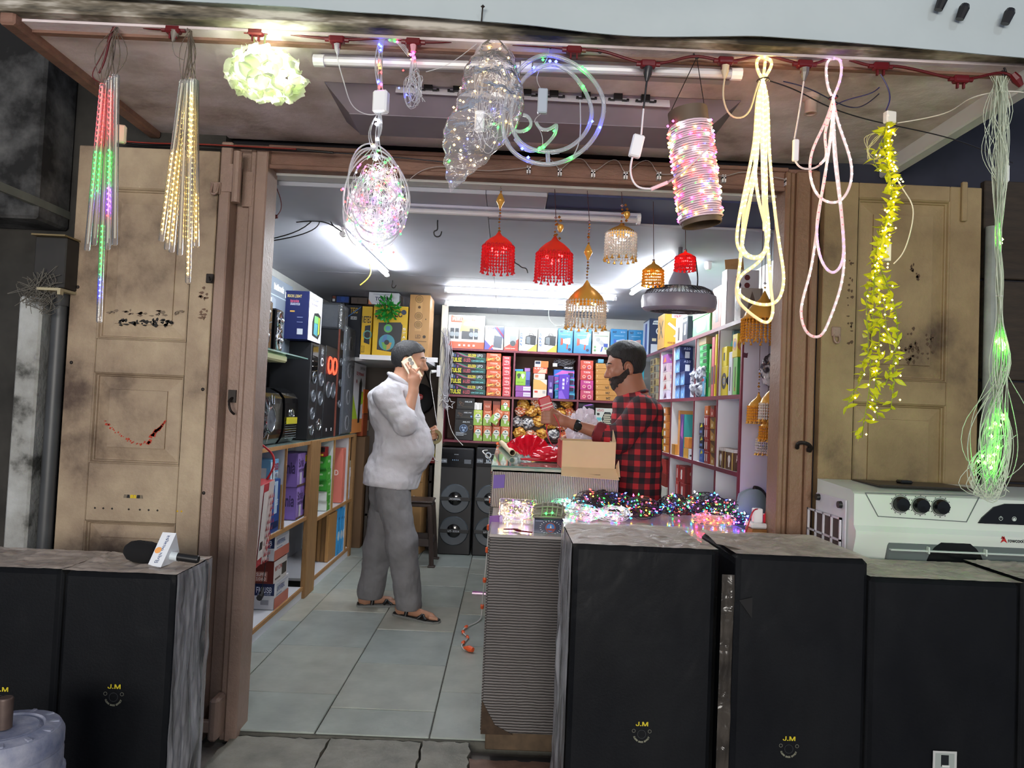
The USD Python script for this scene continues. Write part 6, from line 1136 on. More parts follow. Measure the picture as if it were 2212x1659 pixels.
BK('small_box', 'small light blue box behind the lime green box', 'box', 1112, 1131, 0, z + .2305, .15, '3a88c0', h=.02, dy=.03); BK('small_box', 'small lilac box behind the lime green box', 'box', 1133, 1146, 0, z + .2305, .15, '9a6aac', h=.032, dy=.03)
for k, (a, b_, h_, c, pr, lab) in enumerate(((1151, 1181, .165, 'd8d0c4', [('p', 'F', [(0, .45), (1, .45), (1, .7), (.5, .95), (0, 1)], 'd8a05a'), ('r', 'F', .1, .28, .34, .38, 'c84838'), ('r', 'F', .7, .25, .9, .4, 'b0aca8')], 'tall white and orange box in the middle compartment'), (1153, 1178, .05, 'd8c8bc', [('r', 'F', .1, .3, .4, .8, 'c87858')], 'white box lying second from the bottom on the orange and white stack'), (1152, 1183, .056, 'c85a44', [('p', 'F', [(.3, .1), (.9, .1), (.95, .8), (.5, .6)], 'e8b8a0'), ('t', 'F', .1, .7, .7, .92, 'LED', 'f0d8d0')], 'red and white box lying third on the orange and white stack'), (1155, 1185, .056, 'd4d0cc', [('r', 'F', .45, 0, 1, 1, 'c8743c'), ('r', 'F', .05, .5, .4, .9, '24304a')], 'white and orange box on top of the orange and white stack'))):
    BK('lamp_box', lab, 'box', a, b_, 0, z, .2, c, pr, h=h_); z += h_ + .001
z = ZB[1] + .001
BK('purple_box', 'narrow dark purple box standing left of the blue pile', 'box', 1182.5, 1195.5, 0, z, .2, '482a78', [('r', 'F', .25, .25, .8, .4, 'c0b8d0'), ('r', 'F', .3, .5, .7, .7, '7a6ab0')], h=.205)
for k in range(4): BK('blue_pack', 'blue and pink printed pack, %s of the pile behind the upright purple box' % nm4[k], 'box', 1198 - .6*k, 1242 - .3*k, 0, z + .066*k, .16, ('2a80b0', '2890b8', '8a4aa0', '2a6ac0')[k], [('p', 'F', [(0, .2), (.4, .9), (1, .8), (1, .5), (.5, .4)], 'c060b0' if k % 2 else '58b8d8'), ('r', 'F', .7, .1, .95, .6, '302048')], h=.065, dy=.06)
BK('purple_box', 'upright violet box in front of the blue pile', 'box', 1206, 1230, 0, z, .05, '5a34b0', [('r', 'F', .32, .72, .52, .84, 'd0c8f0'), ('r', 'F', .32, .56, .52, .68, 'd0c8f0'), ('r', 'F', .32, .4, .52, .52, 'c8c0f0'), ('p', 'F', [(0, 0), (.7, 0), (.3, .35), (0, .3)], '8058c8'), ('t', 'F', .7, .6, .85, .9, 'P', 'b8a8e8')], h=.215, dy=.002)
BK('black_box', 'black box with mirrored white lettering on the blue pile', 'box', 1217, 1240, 0, z + .265, .12, '16161e', [('t', 'F', .1, .3, .9, .75, 'GALAXY', 'd8d8e8')], h=.03, dy=.05)
c = WY(1219, 780, 6.55); b = B()
for k in range(22):
    a = np.linspace(0, 2*np.pi, 20, endpoint=False); r = rng.uniform(.045, .075); o = c + rng.normal(size=3)*np.array([.02, .02, .006]); b.tube(np.stack([o[0] + r*np.cos(a)*1.0, o[1] + .6*r*np.sin(a), o[2] + .02*np.sin(a*2 + k) + rng.normal()*.004 + 0*a], 1), .0035, 4, closed=True)
zt_ = z + .296; vv = np.vstack(b.v)[:, 2].min(); b.xf(None, (0, 0, zt_ - vv)); t = T('grey_cable_coil', 'coil of grey cable with a white tag on top of the blue pile', 'cable', (c[0], c[1], zt_)); t.add('cable', b, mat('grey_cable_pvc', K(120, 118, 124), .5), smooth=True)
t.add('tag', bx(c[0] - .11, c[0] - .07, 6.44, 6.443, zt_ - .01, zt_ + .02), WHITE_PL)
for k in range(4): BK('lamp_box', 'pinkish red lamp box in the right compartment, %s of four' % nm4[k], 'box', 1253, 1282, 0, z + .0885*k, .2, ('c04868', 'b83a80', 'c84848', 'c85040')[k], [('t', 'F', .25, .7, .75, .9, 'TOGOM', 'f0d0d0'), ('o', 'F', .3, .35, .16, .6, 'f0b8a0'), ('o', 'F', .7, .32, .2, .7, 'f0c0c8'), ('p', 'F', [(.4, .1), (.6, .12), (.55, .4)], '8a2450')], h=.0875)
for k in range(7): BK('camera_box', 'orange card box, %s of the stack of seven right of the pinkish boxes' % ('bottom', 'second', 'third', 'fourth', 'fifth', 'sixth', 'top')[k], 'box', 1287, 1338 - 2*(k % 3), 0, z + .0475*k, .2, 'c08a48', ([('t', 'F', .44, .25, .62, .7, 'MZ', '2c2418')] if k < 3 else [('r', 'F', .1, .4, .3, .44, '9a6c34')]) + [('c', 'F', .06, .6, .08, 'e8d8b8')], h=.0465)
BK('small_box', 'small pale blue box on top of the orange stack', 'box', 1292, 1305, 0, z + .335, .15, '6aaac8', h=.035)
BK('teal_box', 'teal box at the right end of the middle row, behind the shopkeeper', 'box', 1376, 1390, 0, z, .2, '3a98a8', h=.3)
# lower row
z = ZB[2] + .001
ang = lambda k: [('t', 'F', .45, .6 if k else .72, .85, .75 if k else .84, 'ANGEL STAR', 'c8d0d8'), ('o', 'F', .3, .45, .14, .75, '6a4a38'), ('o', 'F', .2, .6, .1, .7, '7a5a40'), ('o', 'F', .16, .35, .08, .7, '586068'), ('r', 'F', .3, .2, .9, .24, '4a4438')] + ([('c', 'F', .85, .3, .1, '6a98d8')] if k == 1 else [])
BK('angel_light_box', 'black decoration light box with a round picture, bottom of the black stack', 'box', 981, 1022, 0, z, .2, '14161a', [('t', 'F', .42, .84, .8, .91, 'ANGEL STAR', 'c8d0d8'), ('c', 'F', .48, .56, .2, '6a84a8'), ('c', 'F', .48, .56, .17, '2a3a58'), ('c', 'F', .42, .6, .05, '90a8c8'), ('c', 'F', .56, .6, .05, '90a8c8'), ('c', 'F', .48, .48, .06, '90a8c8'), ('o', 'F', .86, .62, .11, .75, '6a5a40')] + [('r', 'F', .08, .22 + .06*k, .5 + .15*(k % 2), .25 + .06*k, 'b8c0c8') for k in range(3)], h=.185)
BK('angel_light_box', 'black decoration light box with white lettering, middle of the black stack', 'box', 983, 1025, 0, z + .186, .2, '14161a', ang(1), h=.088); BK('angel_light_box', 'black decoration light box with white lettering, top of the black stack', 'box', 986, 1026, 0, z + .275, .2, '14161a', ang(2), h=.1)
bulb = [('p', 'F', [(0, 0), (1, 0), (1, .3), (.4, .55), (0, .5)], '8ab048'), ('t', 'F', .2, .84, .8, .93, 'TULSI', 'f0d8c8'), ('c', 'F', .5, .56, .2, 'e4e8e0'), ('p', 'F', [(.34, .42), (.66, .42), (.58, .18), (.42, .18)], 'e0e4dc'), ('r', 'F', .2, .49, .8, .53, '2a7a40'), ('c', 'F', .5, .66, .05, '3a5a6a'), ('r', 'F', .82, .1, .92, .24, 'e8e0d0')]
bulb2 = [('r', 'F', 0, .3, 1, 1, 'b0c848')] + bulb
C4 = [(1022.5, 1042), (1043, 1062), (1062.5, 1081), (1081.5, 1101)]
for k, (a, b_) in enumerate(C4): BK('bulb_box', 'orange and green bulb box, %s in the bottom row of four' % ('first', 'second', 'third', 'last')[k], 'box', a, b_, 0, z, .085, 'c86840', bulb, h=.136)
for k, (a, b_) in enumerate(C4):
    if k == 2: carton('bulb_box', 'orange and green bulb box lying tilted among the upright ones', 'box', WY(1064, 905, YB - .01)[0], YB - .022, z + .165, .078, .05, .136, 'c86840', bulb, tilt=.55)
    else: BK('bulb_box', 'orange and green bulb box, %s in the second row' % ('first', 'second', '', 'last')[k], 'box', a, b_, 0, z + .137, .085, 'c86840', bulb2 if k == 0 else bulb, h=.136)
BK('bulb_box', 'orange and green bulb box at the top right of the bulb box stack', 'box', 1082, 1101.5, 0, z + .274, .085, 'c86840', bulb, h=.10)
BK('bulb_box', 'reddish bulb box standing behind the tilted one, left', 'box', 1044, 1062, 0, z + .274, .08, 'a85038', [('t', 'F', .2, .3, .8, .5, 'TULSI', 'f0c8b8'), ('r', 'F', 0, .7, 1, 1, '8a4030')], h=.085, dy=.02); BK('bulb_box', 'reddish bulb box standing behind the tilted one, right', 'box', 1063, 1080, 0, z + .137, .08, 'b05438', [('r', 'F', 0, .85, 1, 1, '8a4030')], h=.222, dy=.06)
BK('clear_pack', 'small clear glassy pack on the first bulb box column', 'pack', 1024, 1042, 0, z + .274, .06, '586068', [('r', 'F', .45, 0, .55, .8, 'd0d8d8'), ('p', 'F', [(.1, 1), (.3, 1), (.5, .4)], 'a0a8a8')], h=.065, gloss=True)
# pouches of string lights, yellow and silver
CRUM = mat('crumpled_foil', vc=True, rough=.22, coat=.4, bump=.3, bs=60)
pl = [(1122, 935, 0), (1145, 940, 1), (1170, 938, 0), (1196, 940, 2), (1222, 942, 1), (1118, 912, 2), (1140, 915, 2), (1163, 910, 0), (1190, 915, 0), (1215, 918, 1), (1236, 920, 2), (1125, 888, 1), (1148, 888, 0), (1172, 885, 0), (1230, 892, 1), (1210, 893, 0), (1190, 878, 2), (1130, 873, 0), (1160, 868, 1), (1225, 870, 0)]
pal = [('c88428', 'e8b858', '8a4a1c'), ('d0743a', 'e8d0c0', 'a83c2c'), ('9a9a9e', '3a3a40', 'd8d4d0')]
wz = ('one', 'two', 'three')
for i, (px, py, kd) in enumerate(pl):
    c = WY(px, py, 6.50 + .02*(i % 3)); v, f = _ICO[3]; nn = meshkit.fbm(v*2.6 + i*9.1, 3, i)[:, None]; q = meshkit.noise(v*4 + i*5.3, i)
    V = c + v*np.array([.058, .045, .050])*(.66 + .62*nn); co = np.where((q > .56)[:, None], K(pal[kd][1]), np.where((q < .36)[:, None], K(pal[kd][2]), K(pal[kd][0])))
    rw_ = 0 if i < 5 else 1 if i < 11 else 2 if i < 16 else 3; rk = sum(q[0] < px for q in pl[(0, 5, 11, 16)[rw_]:(5, 11, 16, 20)[rw_]])
    one('light_pouch', 'crumpled %s foil pouch, %s from the left, %s row of heap' % (('amber', 'red and white', 'silver and black')[kd], ('first', 'second', 'third', 'fourth', 'fifth', 'sixth')[rk], nm4[rw_]), 'pouch', (V, f, co), CRUM, group='foil pouches heaped in the bottom middle compartment')
BK('pack_support', 'dim carton standing behind the heap of foil pouches', 'box', 1117, 1237, 0, z, .08, '5a3a28', h=.33, dy=.25)
for k in range(5): BK('black_pack', 'black and purple flat box, %s of five on the bottom right shelf' % nm5[k], 'box', 1248 + .4*k, 1284 - .5*(k % 2), 0, z + .19 + .037*k, .2, '1c1a26', [('r', 'F', .5, .3, .9, .5, '483a70'), ('r', 'F', .3, .5, .36, .8, '8a90a0'), ('p', 'F', [(.5, .6), (.8, .8), (.9, .7)], '9a58c8')] if k != 4 else [('p', 'F', [(.3, .4), (.8, .9), (.95, .7), (.5, .3)], 'a868d0')], h=.036)
for k in range(2): BK('dim_box', 'dim orange box under the %s on the bottom right shelf' % ('black and purple boxes', 'white hexagon light box')[k], 'box', (1249, 1288)[k], (1284, 1322)[k], 0, z, .2, '7a5030' if k == 0 else 'b07a38', [('r', 'F', .3, .3, .7, .4, '4a3018')], h=(.188, .135)[k])
hexb = [(.62 + .30*math.cos(a), .52 + .36*math.sin(a)) for a in np.linspace(0, 2*np.pi, 7)[:-1]]
BK('hexagon_light_box', 'white box with a black hexagonal light picture beside the white plastic bag', 'box', 1285.5, 1327, 0, z + .137, .18, 'ccd0c8', [('t', 'F', .06, .84, .42, .95, 'VIVO', 'b04a58'), ('r', 'F', .06, .68, .2, .78, '3a3a3a'), ('r', 'F', .06, .44, .3, .58, '68b8c0'), ('r', 'F', .06, .1, .3, .3, 'a8b0b0'), ('p', 'F', hexb, '202428'), ('p', 'F', [(.62 + .24*math.cos(a), .52 + .29*math.sin(a)) for a in np.linspace(0, 2*np.pi, 7)[:-1]], '5a5c58')] + [('c', 'F', .62 + .075*(i - (j % 2)*.5), .52 + .09*(j), .03, 'd8d4b8') for j in range(-2, 3) for i in range(-2, 3 + (j % 2 == 0))], h=.2)
# fairy stars hanging on the white post
t = T('star_string', 'silver star string lights bunched down the white post', 'hanging lights', WY(968, 720, 6.36)); b = B()
for k in range(26): b.tube(spline([WY(963 + rng.normal()*4, 722 + rng.normal()*6, 6.36), WY(966 + rng.normal()*6, 770, 6.36 + rng.normal()*.01), WY(965 + rng.normal()*6, 830, 6.36), WY(962 + rng.normal()*7, 870 + rng.normal()*12, 6.36)], 14), .0028, 4)
t.add('wires', b, mat('silver_wire', K(176, 174, 180), .3, metal=.5), kind='stuff')
for k, (px, py, r) in enumerate(((971, 872, .05), (956, 858, .045))):
    b = B(); c = WY(px, py, 6.34); pts = [c + np.array([math.sin(i*math.pi/5)*(r if i % 2 == 0 else r*.42), 0, math.cos(i*math.pi/5)*(r if i % 2 == 0 else r*.42)]) for i in range(10)]; t.add('star', b.tube(pts, .0035, 5, closed=True), WHITE_PL)
t.add('cord', B().tube(spline([WY(x, y, 6.34) for x, y in ((965, 872), (968, 900), (978, 935), (1000, 962))], 16), .0035, 5), WHITE_WIRE, smooth=True)

# ================================================================== GOODS ON THE RIGHT SHELF
z = ZR[0] + .002
def rx_(v): return 1390 + v/8.296
RT('massager_box', 'navy box with a white tool picture, farthest on top of the right shelf', 'box', 1388, 1401, 688, z, .17, '1a2c50', [('r', 'L', 0, 0, 1, .96, 'a8b8cc'), ('p', 'L', [(.3, .1), (.7, .1), (.65, .9), (.35, .9)], '24408a'), ('p', 'F', [(.15, .84), (.95, .84), (.95, .9), (.6, .97), (.2, .94)], 'd0d8dc'), ('t', 'F', .2, .86, .9, .91, 'Massager', '304060'), ('o', 'F', .5, .66, .1, .7, 'd0d8e0'), ('r', 'F', .15, .38, .35, .46, 'c8c0a0'), ('r', 'F', .45, .38, .65, .46, 'c89a90'), ('r', 'F', .1, .04, .95, .3, 'c0c8d4')])
RT('hedge_tool_box', 'ochre box with a cross shaped tool picture on top of the right shelf', 'box', 1420, 1435, 676, z, .16, 'c09030', [('r', 'L', 0, 0, 1, 1, 'b88a34'), ('p', 'L', [(.2, .3), (.3, .3), (.8, .8), (.7, .8)], '2c3024'), ('p', 'L', [(.7, .3), (.8, .3), (.3, .8), (.2, .8)], '2c3024'), ('r', 'F', .3, .86, 1, .98, 'd8d0d0'), ('t', 'F', .4, .88, .95, .95, 'YERDT', 'b03a48'), ('p', 'F', [(.12, .68), (.2, .74), (.7, .5), (.62, .44)], 'b8bcc0'), ('p', 'F', [(.4, .34), (.46, .3), (.8, .5), (.74, .56)], 'a8acb0'), ('c', 'F', .82, .52, .05, '8a8c90'), ('t', 'F', .15, .12, .55, .17, 'HEDGE 2000', '6a3a20')], dx=-.01)
RT('figure_box', 'pale green box with dark figure picture on top of the right shelf', 'box', 1459, 1473.5, 681, z, .10, 'c4c8b4', [('p', 'L', [(.4, .1), (.6, .1), (.65, .6), (.35, .6)], '3a2c28'), ('p', 'F', [(.2, .2), (.5, .2), (.4, .7)], '4a3a34'), ('r', 'F', .1, .85, .9, .9, '8a9a80')])
RT('trimmer_box', 'black box with a grey tool picture on top of the right shelf', 'box', 1474, 1485, 682, z, .11, '202430', [('p', 'L', [(.3, .25), (.7, .25), (.65, .7), (.4, .7)], '9aa0a8'), ('r', 'L', .1, .8, .9, .92, '6a8878')] + [('r', 'F', .5, .25 + .12*k, .85, .27 + .12*k, 'b0b4bc') for k in range(6)])
for k in range(2): RT('horn_box', 'light green oval picture box, %s of two on top of the right shelf' % ('lower', 'upper')[k], 'box', 1496.5, 1534, 0, z + .108*k, .14, '62b070', [('p', 'L', [(.22, .3), (.3, .15), (.72, .2), (.78, .5), (.72, .82), (.3, .85)], 'a8c8d0' if k else 'a0a8b8'), ('r', 'L', .38, .3, .62, .72, '5a626a' if k else 'b0b8c8'), ('c', 'L', .5, .5, .1, 'd0d8d8'), ('r', 'L', .88, .1, .96, .9, 'b8e0b8'), ('p', 'F', [(0, 0), (1, 0), (1, 1), (0, 1)], '4aa058')], h=.107)
RT('salmon_box', 'salmon red box with a black tool picture near the front of the right shelf top', 'box', 1538, 1557, 640, z, .10, 'b05a4a', [('r', 'L', .1, .3, .35, .95, 'c09088'), ('p', 'L', [(.4, .15), (.75, .15), (.7, .7), (.45, .72)], '3a3438'), ('r', 'F', 0, 0, 1, 1, 'c8a8a0')], h=.235)
t = RT('pump_box', 'big white box with four round icons at the front of the right shelf top', 'box', 1558, 1569, 636, z, .17, 'd4d2d8', [('c', 'F', .35, .86, .05, '7a3030'), ('c', 'F', .62, .86, .05, '6a3030'), ('c', 'F', .35, .72, .05, '3a3440'), ('c', 'F', .62, .72, .05, '6a3030'), ('r', 'F', .45, .3, .85, .55, 'bcb8c4'), ('p', 'F', [(.4, .12), (.55, .1), (.6, .18), (.45, .2)], '38343c'), ('r', 'L', 0, 0, 1, 1, 'c8b0a8'), ('p', 'L', [(.3, .2), (.7, .2), (.7, .8), (.3, .8)], 'e8e4e4')], h=.30)
t.add('raised_flap', B().add([(-.09, -.02, .302), (.01, -.02, .302), (.0, -.03, .365), (-.1, -.035, .35), (-.09, -.017, .302), (.01, -.017, .302), (.0, -.027, .365), (-.1, -.032, .35)], [[0, 1, 2, 3], [7, 6, 5, 4], [0, 4, 5, 1], [2, 6, 7, 3], [1, 5, 6, 2], [3, 7, 4, 0]]), CARD, world=False)
RT('silver_pack', 'patterned silver pack at the very front of the right shelf top', 'pack', 1586, 1600, 660, z, .11, 'a8a098', [('c', 'L', .5, .5, .2, '5a5048'), ('p', 'F', [(.2, .1), (.8, .3), (.5, .9)], '6a5a50')], h=.16)
# row A
z = ZR[1] + .001
RT('yellow_disc_box', 'yellow box with a black ribbed wheel picture, bottom front of the upper right row', 'box', 1557, 1570.5, 799, z, .05, 'd4c024', [('o', 'L', .5, .5, .28, .55, '2a2c34'), ('o', 'L', .5, .5, .12, .4, '7a8ab0'), ('c', 'F', .5, .5, .2, '2a2c34'), ('c', 'F', .5, .5, .12, '8a98b8'), ('r', 'F', .1, .86, .9, .92, '3a3a28')], h=.155)
RT('yellow_box', 'small yellow box standing on the yellow wheel box', 'box', 1559, 1570, 0, z + .156, .06, 'd8c830', [('p', 'L', [(.4, .3), (.65, .3), (.65, .7), (.4, .7)], '34362e'), ('p', 'F', [(.3, .2), (.6, .2), (.6, .7), (.3, .7)], '34362e')], h=.105, dx=.015)
RT('black_box', 'tall black printed box behind the small yellow box', 'box', 1549.5, 1556, 0, z, .10, '22242a', [('p', 'L', [(.2, .5), (.8, .5), (.8, .9), (.2, .9)], '585c64'), ('r', 'F', .2, .8, .6, .83, '8a8c90')], h=.285, dx=.025)
RT('white_strip_box', 'tall narrow white box with a black tool picture in the upper right row', 'box', 1572.5, 1580, 0, z, .045, 'd4d8dc', [('p', 'L', [(.35, .1), (.65, .1), (.65, .65), (.35, .65)], '4a4e58'), ('p', 'F', [(.35, .06), (.65, .06), (.65, .6), (.35, .6)], '42464e'), ('t', 'F', .3, .75, .7, .85, 'bto', 'c07a50')], h=.225)
RT('green_tool_box', 'green box with a stick tool picture, bottom right corner of the upper right row', 'box', 1583, 1592, 0, z, .06, '2c8a3c', [('r', 'L', 0, 0, 1, 1, '7ab860'), ('p', 'L', [(.4, .1), (.6, .1), (.6, .75), (.4, .75)], '3a3028'), ('r', 'L', .4, .1, .6, .2, 'b05038')], h=.19)
RT('yellow_ring_box', 'yellow box with an orange and blue ring picture on the green tool box', 'box', 1582, 1593, 0, z + .191, .06, 'd8c428', [('o', 'L', .5, .55, .26, .7, 'c07040'), ('c', 'L', .5, .55, .14, '3a68a8'), ('o', 'F', .5, .5, .25, .6, 'c07848')], h=.12)
RT('teal_strip_box', 'tall teal box with a round picture behind the yellow ring box', 'box', 1577, 1581.5, 0, z + .0, .07, '5a7a80', [('c', 'L', .5, .75, .1, '68c8b8'), ('r', 'L', .3, .1, .7, .4, '384a50')], h=.35, dx=.06)
gn = [('r', 'L', .5, .2, 1, .8, '183a20'), ('r', 'L', .1, .3, .25, .7, '8ae09a'), ('r', 'L', .3, .3, .42, .7, '8ae09a'), ('r', 'F', .3, .35, .9, .65, '1a2a20')]
for k in range(5): RT('cable_box', 'small green box with black bars, %s of the five stacked under the plain brown box' % nm5[k], 'box', 1512, 1527, 0, z + .111 + .0395*k, .06, '2aa050', gn, h=.0385)
for k in range(2): RT('striped_box', 'green and black striped box, %s of the pair under the small green boxes' % ('lower', 'upper')[k], 'box', 1512, 1527, 0, z + .055*k, .06, '189048', [('r', 'L', 0, .1, .5, .3, '101c14'), ('r', 'L', 0, .5, .5, .7, '101c14'), ('r', 'L', .7, .2, .9, .6, '70c888')], h=.054)
RT('plain_box', 'plain brown box on top of the small green boxes', 'box', 1510, 1526, 0, z + .309, .06, 'a08c68', [], h=.052)
RT('blue_card_box', 'light blue box with a red label in front of the striped green boxes', 'box', 1514, 1521, 0, z, .01, '58a0c8', [('r', 'L', .1, .78, .9, .92, 'c84858'), ('r', 'F', .1, .1, .9, .7, 'b8d0dc')], h=.115, dx=-.002)
for k, (a, b_, h_, c, lab) in enumerate(((1530, 1534, .27, '7ab068', 'thin pale green box standing upright'), (1535, 1541, .335, 'c0606a', 'thin rose red box standing upright'), (1542, 1549 - 3.5, .345, 'd8c020', 'thin yellow box standing upright'))):
    RT('thin_box', lab + ' left of the front compartment', 'box', a, b_, 0, z, .07, c, [('r', 'L', .2, .2, .8, .5, '484448'), ('r', 'F', .1, .3, .9, .5, 'a86030')], h=h_)
fe = [('p', 'L', [(0, 0), (1, 0), (1, .6), (.8, .9), (.6, .5), (.4, .9), (.2, .5), (0, .8)], '6aa0d8'), ('c', 'L', .5, .25, .14, 'b8d8f0'), ('t', 'F', .3, .75, .8, .92, 'A10', 'a8b0d0'), ('r', 'F', .4, .1, .75, .6, 'c8ccd8')]
for k in range(4):
    for m in range(2):
        if m == 0 and k > 1: continue
        RT('blue_pack', 'navy box with a pale blue flame picture, %s of the %s column' % (nm4[k] if m else ('bottom', 'top')[k], ('front', 'rear')[m]), 'box', (1470, 1459)[m], (1479, 1468.5)[m], 0, z + .088*k, .09, '1c2858', fe, h=.087, dx=.01 + .0*m)
for k in range(6):
    c = WX(1478 + 7*(k % 3) - 3, 842 - 22*(k//3), XR + .03); v, f = _ICO[2]; nn = meshkit.fbm(v*2.6 + k*9.1, 3, k)[:, None]; q = meshkit.noise(v*5 + k*5.3, k); c[2] = z + .05 + .085*(k//3); c[1] = 4.22 + .09*(k % 3)
    one('clear_bag', 'crumpled clear bag of parts beside the navy flame boxes, %s of the %s three' % (('front', 'middle', 'rear')[k % 3], ('lower', 'upper')[k//3]), 'bag', (c + v*np.array([.05, .055, .055])*(.6 + .7*nn), f, np.where((q > .5)[:, None], K(176, 182, 196), np.where((q < .3)[:, None], K(70, 76, 100), K(130, 136, 150)))), CRUM, group='crumpled clear bags on the right shelf')
for k in range(5): RT('mixed_pack', 'white and purple printed pack, %s of five in the narrow column on the right shelf' % nm5[k], 'box', 1432, 1442, 0, z + .066*k, .10, ('c8c0d4', 'd0c8c8', 'c8b8b8', 'c0a8b8', '9a58a0')[k], [('p', 'L', [(.2, .1), (.8, .2), (.5, .8)], ('503058', 'a03838', '8a2838', '403048', 'e08038')[k]), ('r', 'F', .2, .3, .7, .7, 'a89ab0')], h=.065)
for k in range(6):
    for m in range(2): RT('card_pack', 'grey and ochre card pack, %s of the %s column nearest the back corner' % (('bottom', 'second', 'third', 'fourth', 'fifth', 'top')[k], ('front', 'rear')[m]), 'box', (1412, 1405)[m], (1417.5, 1411)[m], 0, z + .055*k, .09, ('8a8470', '7a7c74', '98885c')[(k + m) % 3], [('r', 'L', .2, .2, .8, .8, '3a3a34'), ('r', 'F', .2, .2, .7, .8, 'a89c74')], h=.054)
# row B
z = ZR[2] + .001
for k, (a, b_, lab) in enumerate(((1566, 1585, 'brown bulb box with a white bulb picture, front one'), (1553, 1562, 'brown bulb box with a slim bulb picture, rear one'))):
    RT('bulb_box', lab + ' on the lower right shelf', 'box', a, b_, 0, z, .09 if k == 0 else .06, '5c4030', [('r', 'L', 0, .84, 1, 1, 'd0ccc8'), ('r', 'F', 0, .84, 1, 1, 'd0ccc8'), ('c', 'L', .5, .5, .2, 'dcd8d4'), ('p', 'L', [(.4, .4), (.6, .4), (.58, .12), (.42, .12)], 'dcd8d4'), ('r', 'L', .0, 0, .12, .84, 'b89a50'), ('c', 'F', .5, .5, .17, 'dcd8d4'), ('p', 'F', [(.38, .4), (.62, .4), (.56, .1), (.44, .1)], 'd8d4d0'), ('t', 'F', .12, .4, .22, .75, 'A', 'd8d0c8'), ('r', 'L', .85, 0, 1, .84, 'b89a50')], h=.105)
for k in range(4): RT('match_pack', 'red box with white labels, %s of the middle red column' % nm4[k], 'box', 1521, 1530, 0, z + .068*k, .06, '8a2c2c', [('r', 'L', .1, .2, .3, .8, 'd8d4d4'), ('r', 'L', .55, .2, .75, .8, 'd8d4d4'), ('r', 'F', .3, .2, .6, .8, 'd0ccc8')], h=.067)
for k in range(3): RT('dark_pack', 'dark box with a yellow top, %s of the column left of the red boxes' % ('bottom', 'middle', 'top')[k], 'box', 1510.5, 1519, 0, z + .077*k, .05, ('3a5a9a', '202438', '24283c')[k], [('p', 'L', [(.2, .6), (.9, .7), (.6, .95)], 'c8c030'), ('r', 'L', .2, .2, .8, .4, '5a78b8')], h=.076)
for k in range(5): RT('ochre_pack', 'brown and ochre box with a round label, %s of the column by the divider' % nm5[k], 'box', 1534, 1543.5, 0, z + .066*k, .055, ('9a7434', '80602c', 'a07838', '94702f', '8a3028')[k], [('c', 'L', .5, .3, .16, 'd8d0b8'), ('p', 'L', [(0, 1), (1, 1), (1, .6), (.4, .75)], '4a3420')], h=.065)
RT('orange_box', 'single orange box on top of the red column', 'box', 1522, 1530, 0, z + .273, .05, 'b0602c', [('r', 'L', .5, .2, .85, .5, 'e0d8d0')], h=.055)
RT('tall_orange_box', 'tall orange box behind the teal box on the lower right shelf', 'box', 1463, 1467, 0, z, .12, 'c88a4c', [('r', 'L', 0, .8, 1, 1, 'b87434')], h=.30, dx=.03)
RT('teal_toy_box', 'teal and violet box in the lower right row', 'box', 1468, 1476, 0, z + .0, .10, '38a0a0', [('r', 'L', 0, 0, 1, 1, '4a3a78'), ('p', 'L', [(.2, .5), (.8, .4), (.6, .9)], 'b860b0'), ('p', 'F', [(.2, .1), (.9, .1), (.9, .4), (.3, .35)], 'd8d8d8')], h=.275)
RT('orange_box', 'orange box resting on the spotted box in the lower right row', 'box', 1478, 1487.5, 0, z + .062, .06, 'c07830', [('r', 'F', .6, .1, .9, .4, 'd8d0c8')], h=.068); RT('spotted_box', 'white box with black spots in the lower right row', 'box', 1477, 1487.5, 0, z, .07, 'c8c8cc', [('c', 'F', .2 + .2*k, .3 + .3*(k % 2), .1, '24242c') for k in range(4)] + [('r', 'L', 0, 0, 1, 1, 'b88a38')], h=.061)
RT('orange_box', 'low orange box with a white label at the far left of the lower right row', 'box', 1449.5, 1458, 0, z, .10, 'c08434', [('r', 'F', .6, .15, .9, .55, 'd8d4cc'), ('r', 'L', 0, 0, 1, 1, '9a6a2c')], h=.07)
for k in range(6): RT('orange_pack', 'orange pack with a white end label, %s of the far column' % ('bottom', 'second', 'third', 'fourth', 'fifth', 'top')[k], 'box', 1433, 1441, 0, z + .054*k, .09, ('b8702c', 'a86428', 'b06a30')[k % 3], [('r', 'L', .2, .2, .6, .8, 'd8d4d0'), ('r', 'F', .2, .1, .6, .9, '9a5a28')], h=.053)
for k in range(3): RT('yellow_black_pack', 'black pack with a yellow edge, %s of the column nearest the corner' % ('bottom', 'middle', 'top')[k], 'box', 1421.8, 1426, 0, z + .1*k, .08, '24221c', [('r', 'L', 0, 0, .4, 1, 'b09828'), ('r', 'F', 0, .1, .3, .9, 'b8a030')], h=.099)
